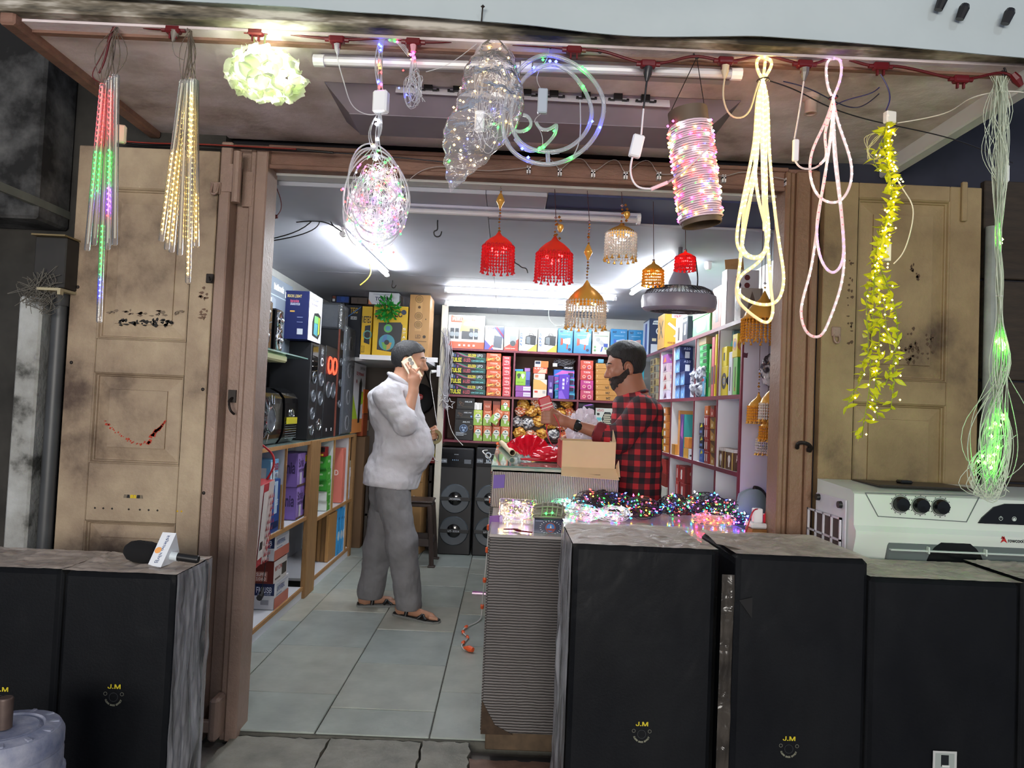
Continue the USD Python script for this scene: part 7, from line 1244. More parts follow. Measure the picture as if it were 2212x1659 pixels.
# row C
z = ZR[3] + .001
for k in range(6): RT('red_pack', 'red box with white side label, %s of the heap in the bottom right row' % ('first', 'second', 'third', 'fourth', 'fifth', 'last')[k], 'box', (1468, 1458, 1468, 1459, 1467, 1460)[k], (1481, 1466, 1480, 1466.5, 1479, 1467)[k], 0, z + .105*(k//2) + .0, .08, ('8a2a28', '9a302c')[k % 2], [('r', 'L', .3, .2, .55, .8, 'd0c8c4'), ('c', 'F', .6, .6, .15, 'b8a890'), ('r', 'F', 0, 0, .2, 1, '6a2020')], h=.104)
for k, (h_, c) in enumerate(((.13, 'c0c0b4'), (.09, '7a2c24'), (.10, '98302c'))): RT('red_pack', ('white box with a yellow drawing at the foot of the far red column', 'dull red pack in the middle of the far red column', 'bright red pack with a white loop on the far red column')[k], 'box', 1426, 1438, 0, z + (0, .131, .222)[k], .09, c, [('p', 'F', [(.2, .1), (.7, .1), (.5, .6)], ('b8a030', '4a1a18', 'd8c8c4')[k]), ('o', 'F', .6, .5, .2, .8, 'd0c0b8')], h=h_)
t = T('framed_picture', 'dark framed picture leaning in the bottom right compartment', 'frame', (XR + .1, 3.95, z)); yf = solY(1512, XR + .06, z + .1); x0, x1 = XR + .06, XR + .2
t.add('frame', B().box(x0, x1, yf, yf + .012, z, z + .10).box(x0, x0 + .01, yf - .004, yf, z, z + .1).box(x1 - .01, x1, yf - .004, yf, z, z + .1).box(x0, x1, yf - .004, yf, z + .09, z + .1), BLACK_PL); t.add('picture', bx(x0 + .01, x1 - .01, yf - .002, yf - .0005, z + .005, z + .09), mat('dull_picture', K(110, 106, 120), .4))

# ================================================================== THE STRIPED COUNTER
def ribbed(name, axis, sc, a, b_, rough=.45):
    n = {'tc': ('texture_coordinate', {}), 'w': ('wave_texture', dict(wave_type='bands', bands_direction=axis, scale=sc, distortion=1.5, detail=2., detail_scale=.8)), 'r': ('rgb_ramp', dict(ramp=[(.1, a), (.75, b_)])), 'b': ('bump', dict(strength=.6, distance=.004)), 'p': ('principled_bsdf', dict(roughness=rough)), 'n': ('noise_texture', dict(scale=5., detail=3.)), 'mr': ('map_range', dict(to_min=.55, to_max=1.25)), 'mx': ('mix_color', dict(blend_type='multiply', fac=1.))}
    return usdkit.material(stage, '/World/Looks/' + name, n, [('tc.object', 'w.vector'), ('w.fac', 'r.fac'), ('r.color', 'mx.a'), ('tc.object', 'n.vector'), ('n.fac', 'mr.value'), ('mr.result', 'mx.b'), ('mx.result', 'p.base_color'), ('w.fac', 'b.height'), ('b.normal', 'p.normal')], surface='p.BSDF')
RIBH = ribbed('ribbed_grey_horizontal', 'z', 30, K(38, 36, 36), K(112, 106, 104)); RIBV = ribbed('ribbed_grey_vertical', 'x', 36, K(104, 94, 92), K(182, 172, 168))
xl, yc0, yc1, zc1, zc2 = -.045, 2.79, 3.55, .82, 1.024
lc = T('display_counter', 'stepped shop counter clad in ribbed grey sheet with a glass top', 'counter', (.3, 3.2, 0))
lc.add('front_panel', bx(xl, 1.06, yc0, yc0 + .02, .07, zc1 - .012, bev=.002), RIBH); lc.add('side_panel', bx(xl - .006, xl + .012, yc0 + .02, yc1, .07, zc1 - .012), RIBH)
lc.add('step_top', bx(xl - .004, 1.06, yc0 - .006, yc1, zc1 - .012, zc1, bev=.003), mat('glossy_step_top', K(176, 168, 166), .18, coat=.4))
lc.add('plinth', bx(xl + .015, 1.05, yc0 + .012, yc1, 0, .07, bev=.004), mat('worn_plinth', K(96, 78, 58), .8, var=.5, vs=14)); lc.add('torn_corner', B().poly([(xl - .003, .065), (xl + .12, .066), (xl + .05, .10), (xl - .003, .19)], (0, yc0 - .0015, 0), (1, 0, 0), (0, 0, 1), (0, -1, 0), .002), mat('torn_brown', K(70, 54, 40), .9, var=.4, vs=30))
lc.add('upper_panel', bx(xl - .015, .56, yc1, yc1 + .02, zc1, zc2 - .02, bev=.002), RIBV); lc.add('upper_side', bx(xl - .02, xl - .004, yc1 + .02, 5.95, 0, zc2 - .02), RIBH); lc.add('end_side', bx(.545, .56, yc1 + .02, 5.95, 0, zc2 - .02), LAMW); lc.add('back_end', bx(xl, .545, 5.93, 5.95, 0, zc2 - .02), LAMW)
lc.add('inner_floor', bx(xl, .545, yc1 + .02, 5.93, .66, .68), LAMW)
lc.add('glass_top', bx(xl - .022, .562, yc1 - .004, 5.97, zc2 - .008, zc2, bev=.002), mat('counter_glass', K(170, 205, 196), .04, trans=.65, ior=1.45)); lc.add('top_board', bx(xl - .02, .56, yc1, 5.95, zc2 - .03, zc2 - .009), mat('counter_print_board', K(168, 150, 140), .4, var=.35, vs=9, col2=K(120, 150, 130)))
b = B()
for x, y, c in ((1078, 1040, '5a3a9a'), (1071, 1130, '6a3c8a')): p = WY(x, y, yc1 - .004); b.poly([(-.028, -.035), (.026, -.03), (.028, .035), (-.027, .03)], p if y < 1100 else WY(x, y, yc0 + .3), (1, 0, 0), (0, 0, 1), (0, -1, 0), 0, K(c))
lc.add('purple_sticker', b, PRINT)
# things on the upper counter
zt = zc2 + .001
p0 = solX(1213, 3.56, 1.06); p1 = solX(1326, 3.56, 1.06); t = T('open_carton', 'open brown carton with hanging front flap on the counter before the shopkeeper', 'carton', ((p0 + p1)/2, 3.68, zt)); h = .135
t.add('floor', bx(p0, p1, 3.552, 3.80, zt, zt + .004), CARD_IN); t.add('front_wall', bx(p0, p1, 3.548, 3.552, zt, zt + h), CARD_IN); t.add('back_wall', bx(p0, p1, 3.80, 3.804, zt, zt + h), CARD_IN); t.add('left_wall', bx(p0 - .004, p0, 3.548, 3.804, zt, zt + h), mat('red_card', K(170, 50, 44), .6)); t.add('right_wall', bx(p1, p1 + .004, 3.548, 3.804, zt, zt + h), CARD_IN)
def slab(q, nrm, th=.003): q = np.array(q, float); n_ = np.asarray(nrm, float)*th; return B().add(np.vstack([q, q + n_]), [[3, 2, 1, 0], [4, 5, 6, 7], [0, 1, 5, 4], [1, 2, 6, 5], [2, 3, 7, 6], [3, 0, 4, 7]])
t.add('front_flap', slab([(p0, 3.546, zt + .004), (p1 + .01, 3.546, zt + .004), (p1 + .02, 3.498, zt - .045), (p0 - .004, 3.502, zt - .035)], (0, -.5, .8)), CARD_IN); t.add('flap_slot', slab([(p0 + .09, 3.517, zt - .026), (p1 - .07, 3.517, zt - .026), (p1 - .07, 3.5155, zt - .0285), (p0 + .09, 3.5155, zt - .0285)], (0, -.5, .8), .004), mat('slot_dark', K(70, 58, 50), .8))
t.add('side_flap', slab([(p1 + .002, 3.55, zt + .01), (p1 + .003, 3.55, zt + h), (p1 - .0, 3.64, zt + h + .06), (p1 + .002, 3.66, zt + h)], (1, 0, 0)), CARD_IN); t.add('side_flap', slab([(p1 + .008, 3.545, zt + .02), (p1 + .012, 3.50, zt + .05), (p1 + .02, 3.495, zt - .03), (p1 + .01, 3.54, zt - .03)], (1, 0, 0)), CARD_IN)
def trimesh_ico(k): m = trimesh.creation.icosphere(k); return np.array(m.vertices), np.array(m.faces)
def crumple(c, rad, k, sub=3, amp=.55, fr=2.2):
    v, f = trimesh_ico(sub); n1 = meshkit.fbm(v*fr + k*7.7, 4, k)[:, None]; n2 = np.abs(meshkit.noise(v*5.5 + k*3.1, k + 9) - .5)[:, None]; return np.asarray(c) + v*np.asarray(rad)*(1 - amp/2 + amp*n1 - .25*n2), f
v, f = crumple([WY(1262, 930, 4.06)[0], 4.06, zt + .12], (.105, .075, .17), 3, sub=4, amp=.85, fr=3.4); v[:, 2] = np.maximum(v[:, 2], zt + .002)
one('plastic_bag', 'crumpled white plastic bag behind the open carton on the counter', 'bag', (v, f), leafy('white_bag', K(226, 218, 228), K(226, 218, 228), .35, .3), smooth=30)
REDF = mat('red_film', K(206, 22, 44), .15, coat=.6); b = B()
c = WY(1160, 985, 3.95); c[2] = zt
V = []
for i in range(13):
    for j in range(9):
        a = -1.0 + 2.0*i/12; r = .02 + .115*j/8; V.append(c + np.array([-.05 + r*math.sin(a)*1.05, -.02 + .04*(j/8) + (.012 if i % 2 else -.012)*(j/8), .012 + r*math.cos(a)*.95 + .004*rng.normal()]))
V = np.array(V); F = np.array([[i*9 + j, i*9 + j + 1, (i + 1)*9 + j + 1, (i + 1)*9 + j] for i in range(12) for j in range(8)]); b.add(np.vstack([V, V + [0, .003, 0]]), np.vstack([F, F[:, ::-1] + len(V)]))
t = T('red_decoration', 'pleated red plastic decoration and folded red foil on the glass counter', 'decoration', c); t.add('pleated_fan', b, REDF)
v, f = crumple(c + [.07, .0, .035], (.11, .09, .05), 5); v[:, 2] = np.maximum(v[:, 2], zt + .001); t.add('folded_foil', (v, f), REDF, smooth=50); bb, _ = coil(12, c + [.06, -.05, .012], (.16, .06, .01), 24, .0018); t.add('red_string', bb, mat('red_string', K(190, 30, 50), .4), kind='stuff')
v, f = crumple(WY(1246, 950, 4.6), (.06, .05, .07), 8); v[:, 2] = np.maximum(v[:, 2], zt + .001); one('red_packet', 'red foil packet behind the open carton on the counter', 'packet', (v, f), REDF, smooth=50)
a, c2 = WZ(1083, 956, zt + .022), WZ(1107, 977, zt + .024); a[2] = c2[2] = zt + .021
t = T('paper_tube', 'pale card tube with orange tufts lying on the glass counter', 'tube', (a + c2)/2); d_ = (c2 - a)/np.linalg.norm(c2 - a); L_ = np.linalg.norm(c2 - a); t.add('tube', B().lathe([(.019, 0), (.019, L_), (.015, L_), (.015, 0), (.019, 0)], 16, a, d_), mat('pale_tube', K(200, 180, 150), .7), smooth=40)
b = B()
for k in range(6): v, f = crumple(a + np.array([rng.normal()*.04, rng.normal()*.03 + .02, 0]), (.012,)*3, k, 1); v[:, 2] += zt - v[:, 2].min() + .0005; b.add(v, f)
t.add('orange_tufts', b, mat('orange_tuft', K(230, 110, 60), .8), kind='stuff')
b = B(); Pc = spline([(xl - .07, 4.6, zt + .01), (xl - .075, 4.2, zt + .012), WY(1062, 1000, 4.25), WY(1059, 1100, 4.25), WY(1052, 1190, 4.28), WY(1046, 1260, 4.35), WY(1041, 1318, 4.55), WZ(1037, 1338, .008), WZ(1012, 1352, .008), WZ(1000, 1366, .008), WZ(1010, 1378, .008), WZ(998, 1392, .008), WZ(1002, 1402, .008)], 70)
t = T('beaded_cord', 'white cord with orange light caps hanging down the counter side to the floor', 'string light', Pc[-1]); t.add('cord', b.tube(Pc, .0035, 6), WHITE_WIRE, smooth=True)
for x, y in ((1062, 1018), (1060, 1078), (1055, 1134), (1052, 1190), (1046, 1248), (1041, 1308)): k = np.argmin([np.hypot(*(proj(q) - (x, y))) for q in Pc]); d_ = Pc[min(k + 1, 69)] - Pc[k - 1]; d_ /= np.linalg.norm(d_); t.add('cap', B().lathe([(.004, -.02), (.011, -.014), (.011, .012), (.005, .018)], 8, Pc[k], d_), mat('orange_cap', K(230, 96, 50), .4), smooth=40)
for k in (52, 56, 60, 64): t.add('cap', B().lathe([(0, -.012), (.009, -.01), (.009, .01), (0, .012)], 8, Pc[k] + [0, 0, .003], Pc[k + 1] - Pc[k - 1]), _mats['orange_cap'], smooth=40)
t.add('plug', B().tube([Pc[-1] + [0, 0, .008], Pc[-1] + [.03, -.02, .01], Pc[-1] + [.05, -.035, .009]], [.006, .017, .013], 8), _mats['orange_cap'])
p = WZ(1035, 1281, .004); one('pink_packet', 'small pink plastic packet lying on the floor beside the beaded cord', 'packet', B().add([p + [-.05, -.02, -.003], p + [.05, -.028, -.003], p + [.052, .012, -.003], p + [-.048, .022, -.003], p + [-.048, -.018, .006], p + [.047, -.025, .008], p + [.049, .01, .006], p + [-.046, .02, .008]], [[3, 2, 1, 0], [4, 5, 6, 7], [0, 1, 5, 4], [1, 2, 6, 5], [2, 3, 7, 6], [3, 0, 4, 7]]), mat('pink_film', K(214, 120, 200), .25, coat=.4))
# ---- lights heaped on the lower step
zs_ = zc1 + .001
def heap(label, px, py, w, d, h, n, cols, wire, nled=40, r=.0016, sz=.0055, top=0.):
    c = WZ(px, py, zs_ + top); c[2] = zs_ + top + h*.5; c[1] = np.clip(c[1], 2.80 + d/2, 3.535 - d/2); bb, P = coil(n, c, (w/2, d/2, h/2), 26, r, (1, 1, 1)); lo = min(v[:, 2].min() for v in bb.v); lo -= .006; bb.xf(None, (0, 0, zs_ + top - lo)); P = P + [0, 0, zs_ + top - lo]
    t = T('string_light_heap', label, 'string lights', (c[0], c[1], zs_ + top)); t.add('wires', bb, wire, kind='stuff')
    P = P[(P[:, 1] < c[1] + .3*d)]; sel = P[rng.choice(len(P), nled, replace=False)]
    for i, k in enumerate(cols):
        b = B()
        for q in sel[i::len(cols)]:
            u = rng.normal(size=3); u[1] -= .6; u[2] += .5; u /= np.linalg.norm(u); o = q + u*.010; b.lathe([(0, -sz*.9), (sz*.75, -sz*.3), (sz*.62, sz*.5), (0, sz*1.7)], 5, o, u)
        t.add('bulbs', b, LEDS[k], kind='stuff')
    return t, c
MULTI = ('red', 'green', 'blue', 'pink', 'amber', 'cyan')
t, c = heap('clear box of warm and purple string lights at the left end of the counter step', 1118, 1126, .15, .12, .085, 14, ('warm', 'warm', 'white', 'purple', 'warm'), CABLE_CLEAR, 62, sz=.004)
t.add('clear_box', bx(c[0] - .082, c[0] + .082, c[1] - .068, c[1] + .068, zs_, zs_ + .088, bev=.004), CLEAR)
heap('thin line of warm lights along the back of the counter step', 1122, 1100, .19, .05, .045, 8, ('warm', 'amber', 'green'), BLACK_WIRE, 26, sz=.004)
tb = T('blue_lamp_box', 'dark blue box printed with an oil lamp and rays under the grey cable hank', 'box', (solX(1186, 2.86, .85), 2.89, zs_)); x0, x1 = solX(1153, 2.86, .85), solX(1217, 2.86, .85); w = x1 - x0; hb = solZ(1121, x0, 2.86) - zs_
tb.add('box', bx(x0, x1, 2.86, 2.99, zs_, zs_ + hb, bev=.002), mat('navy_print', K(34, 40, 72), .35)); tb.add('print', paint(B(), {'F': ((x0, 2.86, zs_), (w, 0, 0), (0, 0, hb), (0, -1, 0))}, [('r', 'F', .0, .0, 1, .03, '98a0b8'), ('r', 'F', 0, .03, .02, 1, '98a0b8')] + [('p', 'F', [(.56 + .30*math.cos(a), .42 + .42*math.sin(a)), (.56 + .36*math.cos(a + .05), .42 + .52*math.sin(a + .05)), (.56 + .36*math.cos(a - .05), .42 + .52*math.sin(a - .05))], 'd8dce8') for a in np.linspace(0, 6.1, 22)] + [('o', 'F', .56, .42, .38, .84, '9a4a48'), ('c', 'F', .56, .42, .3, '3a78c0'), ('p', 'F', [(.4, .36), (.74, .36), (.66, .2), (.48, .2)], '8a3a34'), ('p', 'F', [(.54, .4), (.6, .4), (.57, .66)], 'f0d8b0'), ('t', 'F', .06, .86, .3, .92, 'FOVORTE', 'a8b0d0')]), PRINT)
c = np.array([(x0 + x1)/2, 2.925, zs_ + hb + .03]); b = B()
for k in range(16):
    z_ = zs_ + hb + .006 + .0045*(k % 9); y_ = 2.88 + .011*(k % 8); b.tube(spline([(x0 - .004 + .012*rng.random(), y_, z_), ((x0 + x1)/2, y_ - .014, z_ + .012*rng.normal()*.4 + .008), (x1 + .012*rng.random(), y_ + .005, z_), ((x0 + x1)/2, y_ + .016, z_ + .004)], 26, True), .0035, 5, closed=True)
for k in range(5): b.tube(spline([c + [-.03 + .02*k, -.05, -.018], c + [-.025 + .02*k, -.045, .022], c + [-.02 + .02*k, .03, .026]], 10), .0035, 5)
t = T('grey_cable_hank', 'flat hank of grey cable with two green lights on the dark blue box', 'cable', c); t.add('cable', b, mat('khaki_cable', K(140, 136, 120), .5), smooth=True); ledpart(t, [c + [-.012, -.07, -.006], c + [.012, -.072, -.002]], 'green', .006)
for a in (('pale bundle with cyan and white lights behind the grey cable hank', 1212, 1098, .12, .10, .06, 12, ('cyan', 'white', 'green'), CABLE_CLEAR, 26), ('big black wired heap of coloured lights, back centre of the counter step', 1285, 1094, .30, .20, .11, 46, MULTI, BLACK_WIRE, 66), ('pale bundle of pink and white lights in front of the black heap', 1255, 1128, .20, .14, .075, 22, ('pink', 'white', 'warm', 'green', 'cyan', 'pink'), CABLE_CLEAR, 54),
          ('clear bag of white and rose lights beside the pink bundle', 1322, 1130, .16, .13, .075, 20, ('white', 'warm', 'pink', 'cyan'), CABLE_CLEAR, 40), ('black wired heap of red and blue lights behind the first wrapped speaker', 1385, 1124, .19, .20, .10, 36, MULTI, BLACK_WIRE, 58), ('black wired heap of coloured lights in the middle right of the step', 1436, 1106, .17, .20, .105, 36, MULTI, BLACK_WIRE, 56),
          ('tallest black wired heap of coloured lights, right of the shopkeeper', 1500, 1108, .20, .2, .12, 38, MULTI + ('white',), BLACK_WIRE, 64), ('black wired heap with green and white lights near the chair', 1556, 1116, .17, .18, .095, 32, ('green', 'white', 'cyan', 'pink', 'blue', 'red'), BLACK_WIRE, 50), ('red glowing tangle of lights in front of the chair', 1540, 1140, .20, .12, .06, 18, ('red', 'amber', 'pink', 'red'), CABLE_CLEAR, 40), ('last black wired heap with blue and cyan lights at the right end of the step', 1594, 1136, .12, .12, .06, 16, ('cyan', 'blue', 'purple', 'white'), BLACK_WIRE, 28)): heap(*a)
t = T('red_plug_lead', 'red plug lead lying at the front left of the counter step', 'plug', WZ(1120, 1146, zs_)); q = [WZ(x, y, zs_ + .006) for x, y in ((1088, 1143), (1110, 1143), (1125, 1147), (1150, 1150))]; t.add('lead', B().tube(q, [.002, .003, .003, .0025], 6), sk); t.add('plug', B().tube([q[1], (q[1] + q[2])/2, q[2]], [.004, .0065, .004], 8), sk)
# chair, adapter, small box at the right end
t = T('office_chair', 'grey green office chair with a black rimmed back between counter and right shelf', 'chair', (1.14, 3.30, 0)); cb_ = []
for i in range(15):
    for j in range(9):
        u, vv = j/8*2 - 1, i/14; wdt = .085*(1 - .35*max(0, vv - .6)**2*6)*(1 - .25*(1 - vv)); cb_.append((1.165 + u*wdt, 3.36 + .03*u*u - .03*math.sin(vv*3), .56 + .42*vv*(1 - .07*u*u)))
V = np.array(cb_); F = np.array([[i*9 + j, i*9 + j + 1, (i + 1)*9 + j + 1, (i + 1)*9 + j] for i in range(14) for j in range(8)]); t.add('backrest', B().add(V, F[:, ::-1] if False else F).add(V + [0, .035, 0], F[:, ::-1]), mat('grey_green_fabric', K(122, 140, 142), .8, bump=.1, bs=200), smooth=True)
rim = [V[i*9 + 8] + [0, .017, 0] for i in range(14)] + [V[14*9 + j] + [0, .017, 0] for j in range(8, 3, -1)]; t.add('black_rim', B().tube(rim, .015, 8), BLACK_PL, smooth=True)
t.add('seat', bx(1.07, 1.38, 3.03, 3.32, .44, .50, bev=.025), _mats['grey_green_fabric']); t.add('back_bar', B().tube([(1.14, 3.40, .62), (1.16, 3.38, .42), (1.22, 3.2, .42)], .015, 8), BLACK_PL); t.add('post', B().tube([(1.225, 3.18, .44), (1.225, 3.18, .08)], .025, 10), DARKMETAL)
for k in range(5): a = k*1.2566; t.add('foot', B().tube([(1.225, 3.18, .08), (1.225 + .12*math.cos(a), 3.18 + .12*math.sin(a), .04)], .018, 8).ball((1.225 + .12*math.cos(a), 3.18 + .12*math.sin(a), .026), .025, sub=1), BLACK_PL)
x0, x1 = solX(1628, 2.95, .83), solX(1686, 2.95, .83); carton('small_orange_box', 'small orange brown box under the white power adapter', 'box', (x0 + x1)/2 - .02, 2.99, zs_, .085, .09, .035, '9a6a3a', [('r', 'F', 0, .6, 1, .7, 'd0a870')])
t = T('power_adapter', 'white power adapter with a red lead standing on the small orange box', 'adapter', ((x0 + x1)/2 - .02, 2.99, zs_ + .037)); xa = (x0 + x1)/2 - .025; za = zs_ + .0365
t.add('base', bx(xa - .04, xa + .04, 2.95, 3.03, za, za + .022, bev=.006), WHITE_PL); t.add('charger', bx(xa - .025, xa + .012, 2.965, 3.0, za + .022, za + .08, bev=.004), WHITE_PL); t.add('red_plug', bx(xa + .016, xa + .032, 2.968, 2.99, za + .022, za + .06, bev=.004), mat('bright_red_plug', K(200, 30, 50), .35)); t.add('lead', B().tube(spline([(xa + .024, 2.975, za + .058), (xa + .035, 2.95, za + .10), (xa + .05, 2.96, za + .05), (xa + .045, 2.98, za)], 16), .003, 5).tube(spline([(xa - .01, 2.97, za + .078), (xa - .04, 2.94, za + .07), (xa - .06, 2.93, za + .02), (xa - .08, 2.92, za - .03)], 16), .003, 5), mat('red_lead', K(190, 40, 60), .4), smooth=True)
# unlit gilt lamp bunches on the right jamb
for k, a in enumerate((('dark gilt bead lamp bunched behind the rope light, upper right of the opening', 1650, 590, 612, 640, 690, 742, 46, 'gold'), ('small gilt bead lamp hanging right of the dark gilt bunch', 1690, 600, 668, 676, 700, 745, 22, 'redgold'),
          ('square gilt bead lamp, uppermost of the gilt bunch by the right door frame', 1672, 700, 790, 836, 872, 912, 30, 'redgold'), ('gilt bead lamp at the left of the gilt bunch by the right door frame', 1638, 720, 800, 856, 878, 916, 22, 'gold'), ('gilt bead lamp, third down in the gilt bunch by the right door frame', 1668, 760, 850, 898, 922, 955, 26, 'gold'), ('lowest gilt bead lamp with clear drops by the right door frame', 1656, 780, 880, 932, 948, 984, 22, 'redgold'))): jhumar(*a, Y=(3.12, 3.28, 3.10, 3.22, 3.34, 3.44)[k], lit=False)
v, f = crumple(WY(1664, 800, 3.3), (.045, .02, .075), 21); one('silver_packet', 'silver and black foil packet hanging above the gilt lamp bunch', 'packet', (v, f, np.where((meshkit.noise(v*40, 2) > .5)[:, None], K(200, 198, 206), K(60, 56, 66))), CRUM)

# ================================================================== FOREGROUND: film wrapped cabinets
CAB = mat('black_cabinet', K(9, 12, 18), .6, spec=.15, var=.25, vs=5, bump=.1, bs=120)
FF = film('film_front', dust=.005, dcol=(.5, .52, .5), rough=.33, bump=.35, bs=9, cloud=.9, stretch=(1, 1, .5), ior=1.12); FS = film('film_side', dust=.34, dcol=(.62, .62, .66), rough=.2, bump=.6, bs=16, cloud=.7, stretch=(3, 3, .4)); FT = film('film_dusty_top', dust=.66, dcol=K(196, 182, 170), rough=.3, bump=.6, bs=22, cloud=.3)
def sheet(o, u, v, n, nu, nv, amp, fr, seed=0, bow=0.):
    o, u, v, n = (np.asarray(k, float) for k in (o, u, v, n)); s, t_ = np.meshgrid(np.linspace(0, 1, nu), np.linspace(0, 1, nv), indexing='ij')
    P = o + s[..., None]*u + t_[..., None]*v; h = np.abs(meshkit.fbm(P*np.asarray(fr), 4, seed) - .5)*2; edge = np.minimum(np.minimum(s, 1 - s), np.minimum(t_, 1 - t_)); P = P + n*((h*amp + bow*np.sin(np.pi*s)*np.sin(np.pi*t_))*np.clip(edge*12 + .25, 0, 1))[..., None]
    i, j = np.meshgrid(np.arange(nu - 1), np.arange(nv - 1), indexing='ij'); F = np.stack([i*nv + j, (i + 1)*nv + j, (i + 1)*nv + j + 1, i*nv + j + 1], -1).reshape(-1, 4)
    return P.reshape(-1, 3), _wind(np.vstack([F[:, [0, 1, 2]], F[:, [0, 2, 3]]]), u, v, n)
def logo(t, px, py, Y, sc=1.):
    c = WY(px, py, Y - .004); c[1] = Y - .0035; b = B(); r = .026*sc
    b.text('J.M', c + [0, 0, r*.9], (1, 0, 0), (0, 0, 1), (0, -1, 0), (-r*.72, 0, r*.72, r*.5), K(196, 180, 40))
    for i, ch in enumerate('CLEAR BASS EFFECT'):
        if ch == ' ': continue
        a = math.pi*(1.12 + .76*i/16); p = c + r*np.array([math.cos(a), 0, math.sin(a)]); ta = np.array([-math.sin(a), 0, math.cos(a)]); nr = np.array([-math.cos(a), 0, -math.sin(a)]); b.text(ch, p, ta, nr, (0, -1, 0), (-.0021, 0, .0021, .0052), K(150, 150, 130))
    for s_ in (-1, 1): b.add(*paint(B(), {'F': (c + [s_*r*.92 - r*.2, 0, r*.1], (r*.4, 0, 0), (0, 0, r*.5), (0, -1, 0))}, [('o', 'F', .5, .5, .42, .75, '707066')]).arrays())
    t.add('logo', b.add(*paint(B(), {'F': (c + [-r*.5, 0, -r*.5], (r, 0, 0), (0, 0, r), (0, -1, 0))}, [('o', 'F', .5, .5, .5, .9, '34363a')]).arrays()), PRINT, label='yellow and grey printed round emblem')
def wrapped(label, x0, x1, y0, y1, z1, lg, side=None, seed=0):
    t = T('wrapped_speaker', label, 'speaker cabinet', ((x0 + x1)/2, (y0 + y1)/2, -.05)); g = .0045
    t.add('cabinet', bx(x0, x1, y0, y1, -.05, z1, bev=.014), CAB); logo(t, lg[0], lg[1], y0)
    t.add('front_film', sheet((x0 - g, y0 - g, -.045), (x1 - x0 + 2*g, 0, 0), (0, 0, z1 + .05), (0, -1, 0), 60, 90, .009, (10, 9, 6), seed), FF, smooth=True)
    t.add('top_film', sheet((x0 - g, y0 - g, z1 + .003), (x1 - x0 + 2*g, 0, 0), (0, y1 - y0 + g, 0), (0, 0, 1), 48, 48, .016, (16, 16, 9), seed + 3), FT, smooth=True, label='dusty wrinkled film')
    if side: X = x0 - g - .002 if side < 0 else x1 + g + .002; t.add('side_film', sheet((X, y0 - g, -.045), (0, y1 - y0, 0), (0, 0, z1 + .048), (side, 0, 0), 44, 60, .022, (30, 34, 4), seed + 7, .006), FS, smooth=True, label='cloudy folded film')
    return t
R1 = 2.2; z1 = solZ(1183, .45, R1); t1 = wrapped('black wrapped speaker cabinet with whitish folded film on its left side, nearest the striped counter', solX(1238, R1, .8), solX(1546, R1, .8), R1, 2.62, z1, (1386, 1586), -1, 1)
z2 = solZ(1205, .95, 2.16); t2 = wrapped('black wrapped speaker cabinet in the middle of the right row, torn film at its left', solX(1590, 2.16, .8), solX(1876, 2.16, .8), 2.16, 2.56, z2, (1704, 1618), None, 2)
xa, xb = solX(1561, 2.17, .8), solX(1592, 2.17, .8)
P, Fq = sheet((xa, 2.18, -.02), (xb - xa, 0, 0), (0, 0, z2 - .045), (0, -1, 0), 12, 60, .016, (40, 30, 5), 12); t2.add('torn_film', (P, Fq), film('film_gap', dust=.22, dcol=K(120, 112, 104), rough=.2, bump=.6, bs=16, cloud=.5), smooth=True)
t2.add('flap_film', sheet((xa + .002, 2.25, z2 + .012), (xb - xa + .03, -.05, -.006), (.03, .28, .0), (0, 0, 1), 16, 24, .012, (20, 20, 9), 5), FT, smooth=True)
p = WY(1612, 1312, 2.15); t2.add('tear', B().poly([(-.022, .02), (.018, .03), (.018, -.032)], p, (1, 0, 0), (0, 0, 1), (0, -1, 0), 0), mat('tear_black', K(8, 8, 10), .8))
z3 = solZ(1256, 1.4, 2.16); t3 = wrapped('lower black wrapped speaker cabinet in front of the white cooler', solX(1881, 2.16, .8), solX(2206, 2.16, .8), 2.16, 2.44, z3, (2040, 1668), None, 3)
p, q = WY(2012, 1680, 2.1558), WY(2065, 1622, 2.1558); t3.add('white_label', B().add(*paint(B(), {'F': ((p[0], 2.1515, p[2]), (q[0] - p[0], 0, 0), (0, 0, q[2] - p[2]), (0, -1, 0))}, [('r', 'F', 0, 0, 1, 1, 'b8bab8'), ('r', 'F', .1, .1, .9, .92, '98a09c'), ('r', 'F', .34, .45, .66, .86, '1c2024'), ('r', 'F', .38, .42, .7, .5, 'd0d4d0')]).arrays()), PRINT)
wrapped('black wrapped speaker cabinet cut by the right edge of the picture', solX(2211, 2.16, .8), solX(2500, 2.16, .8), 2.16, 2.44, z3 + .01, (2380, 1640), None, 4)
L1 = 2.12; zl = solZ(1238, -1.1, L1); wrapped('black wrapped speaker cabinet under the microphone, cloudy film on its right side', solX(134, L1, .7), solX(376, L1, .7), L1, 2.37, zl, (245, 1506), 1, 5)
wrapped('black wrapped speaker cabinet at the left edge of the picture', solX(-140, L1, .7), solX(130, L1, .7), L1, 2.37, zl + .002, (2, 1512), None, 6)
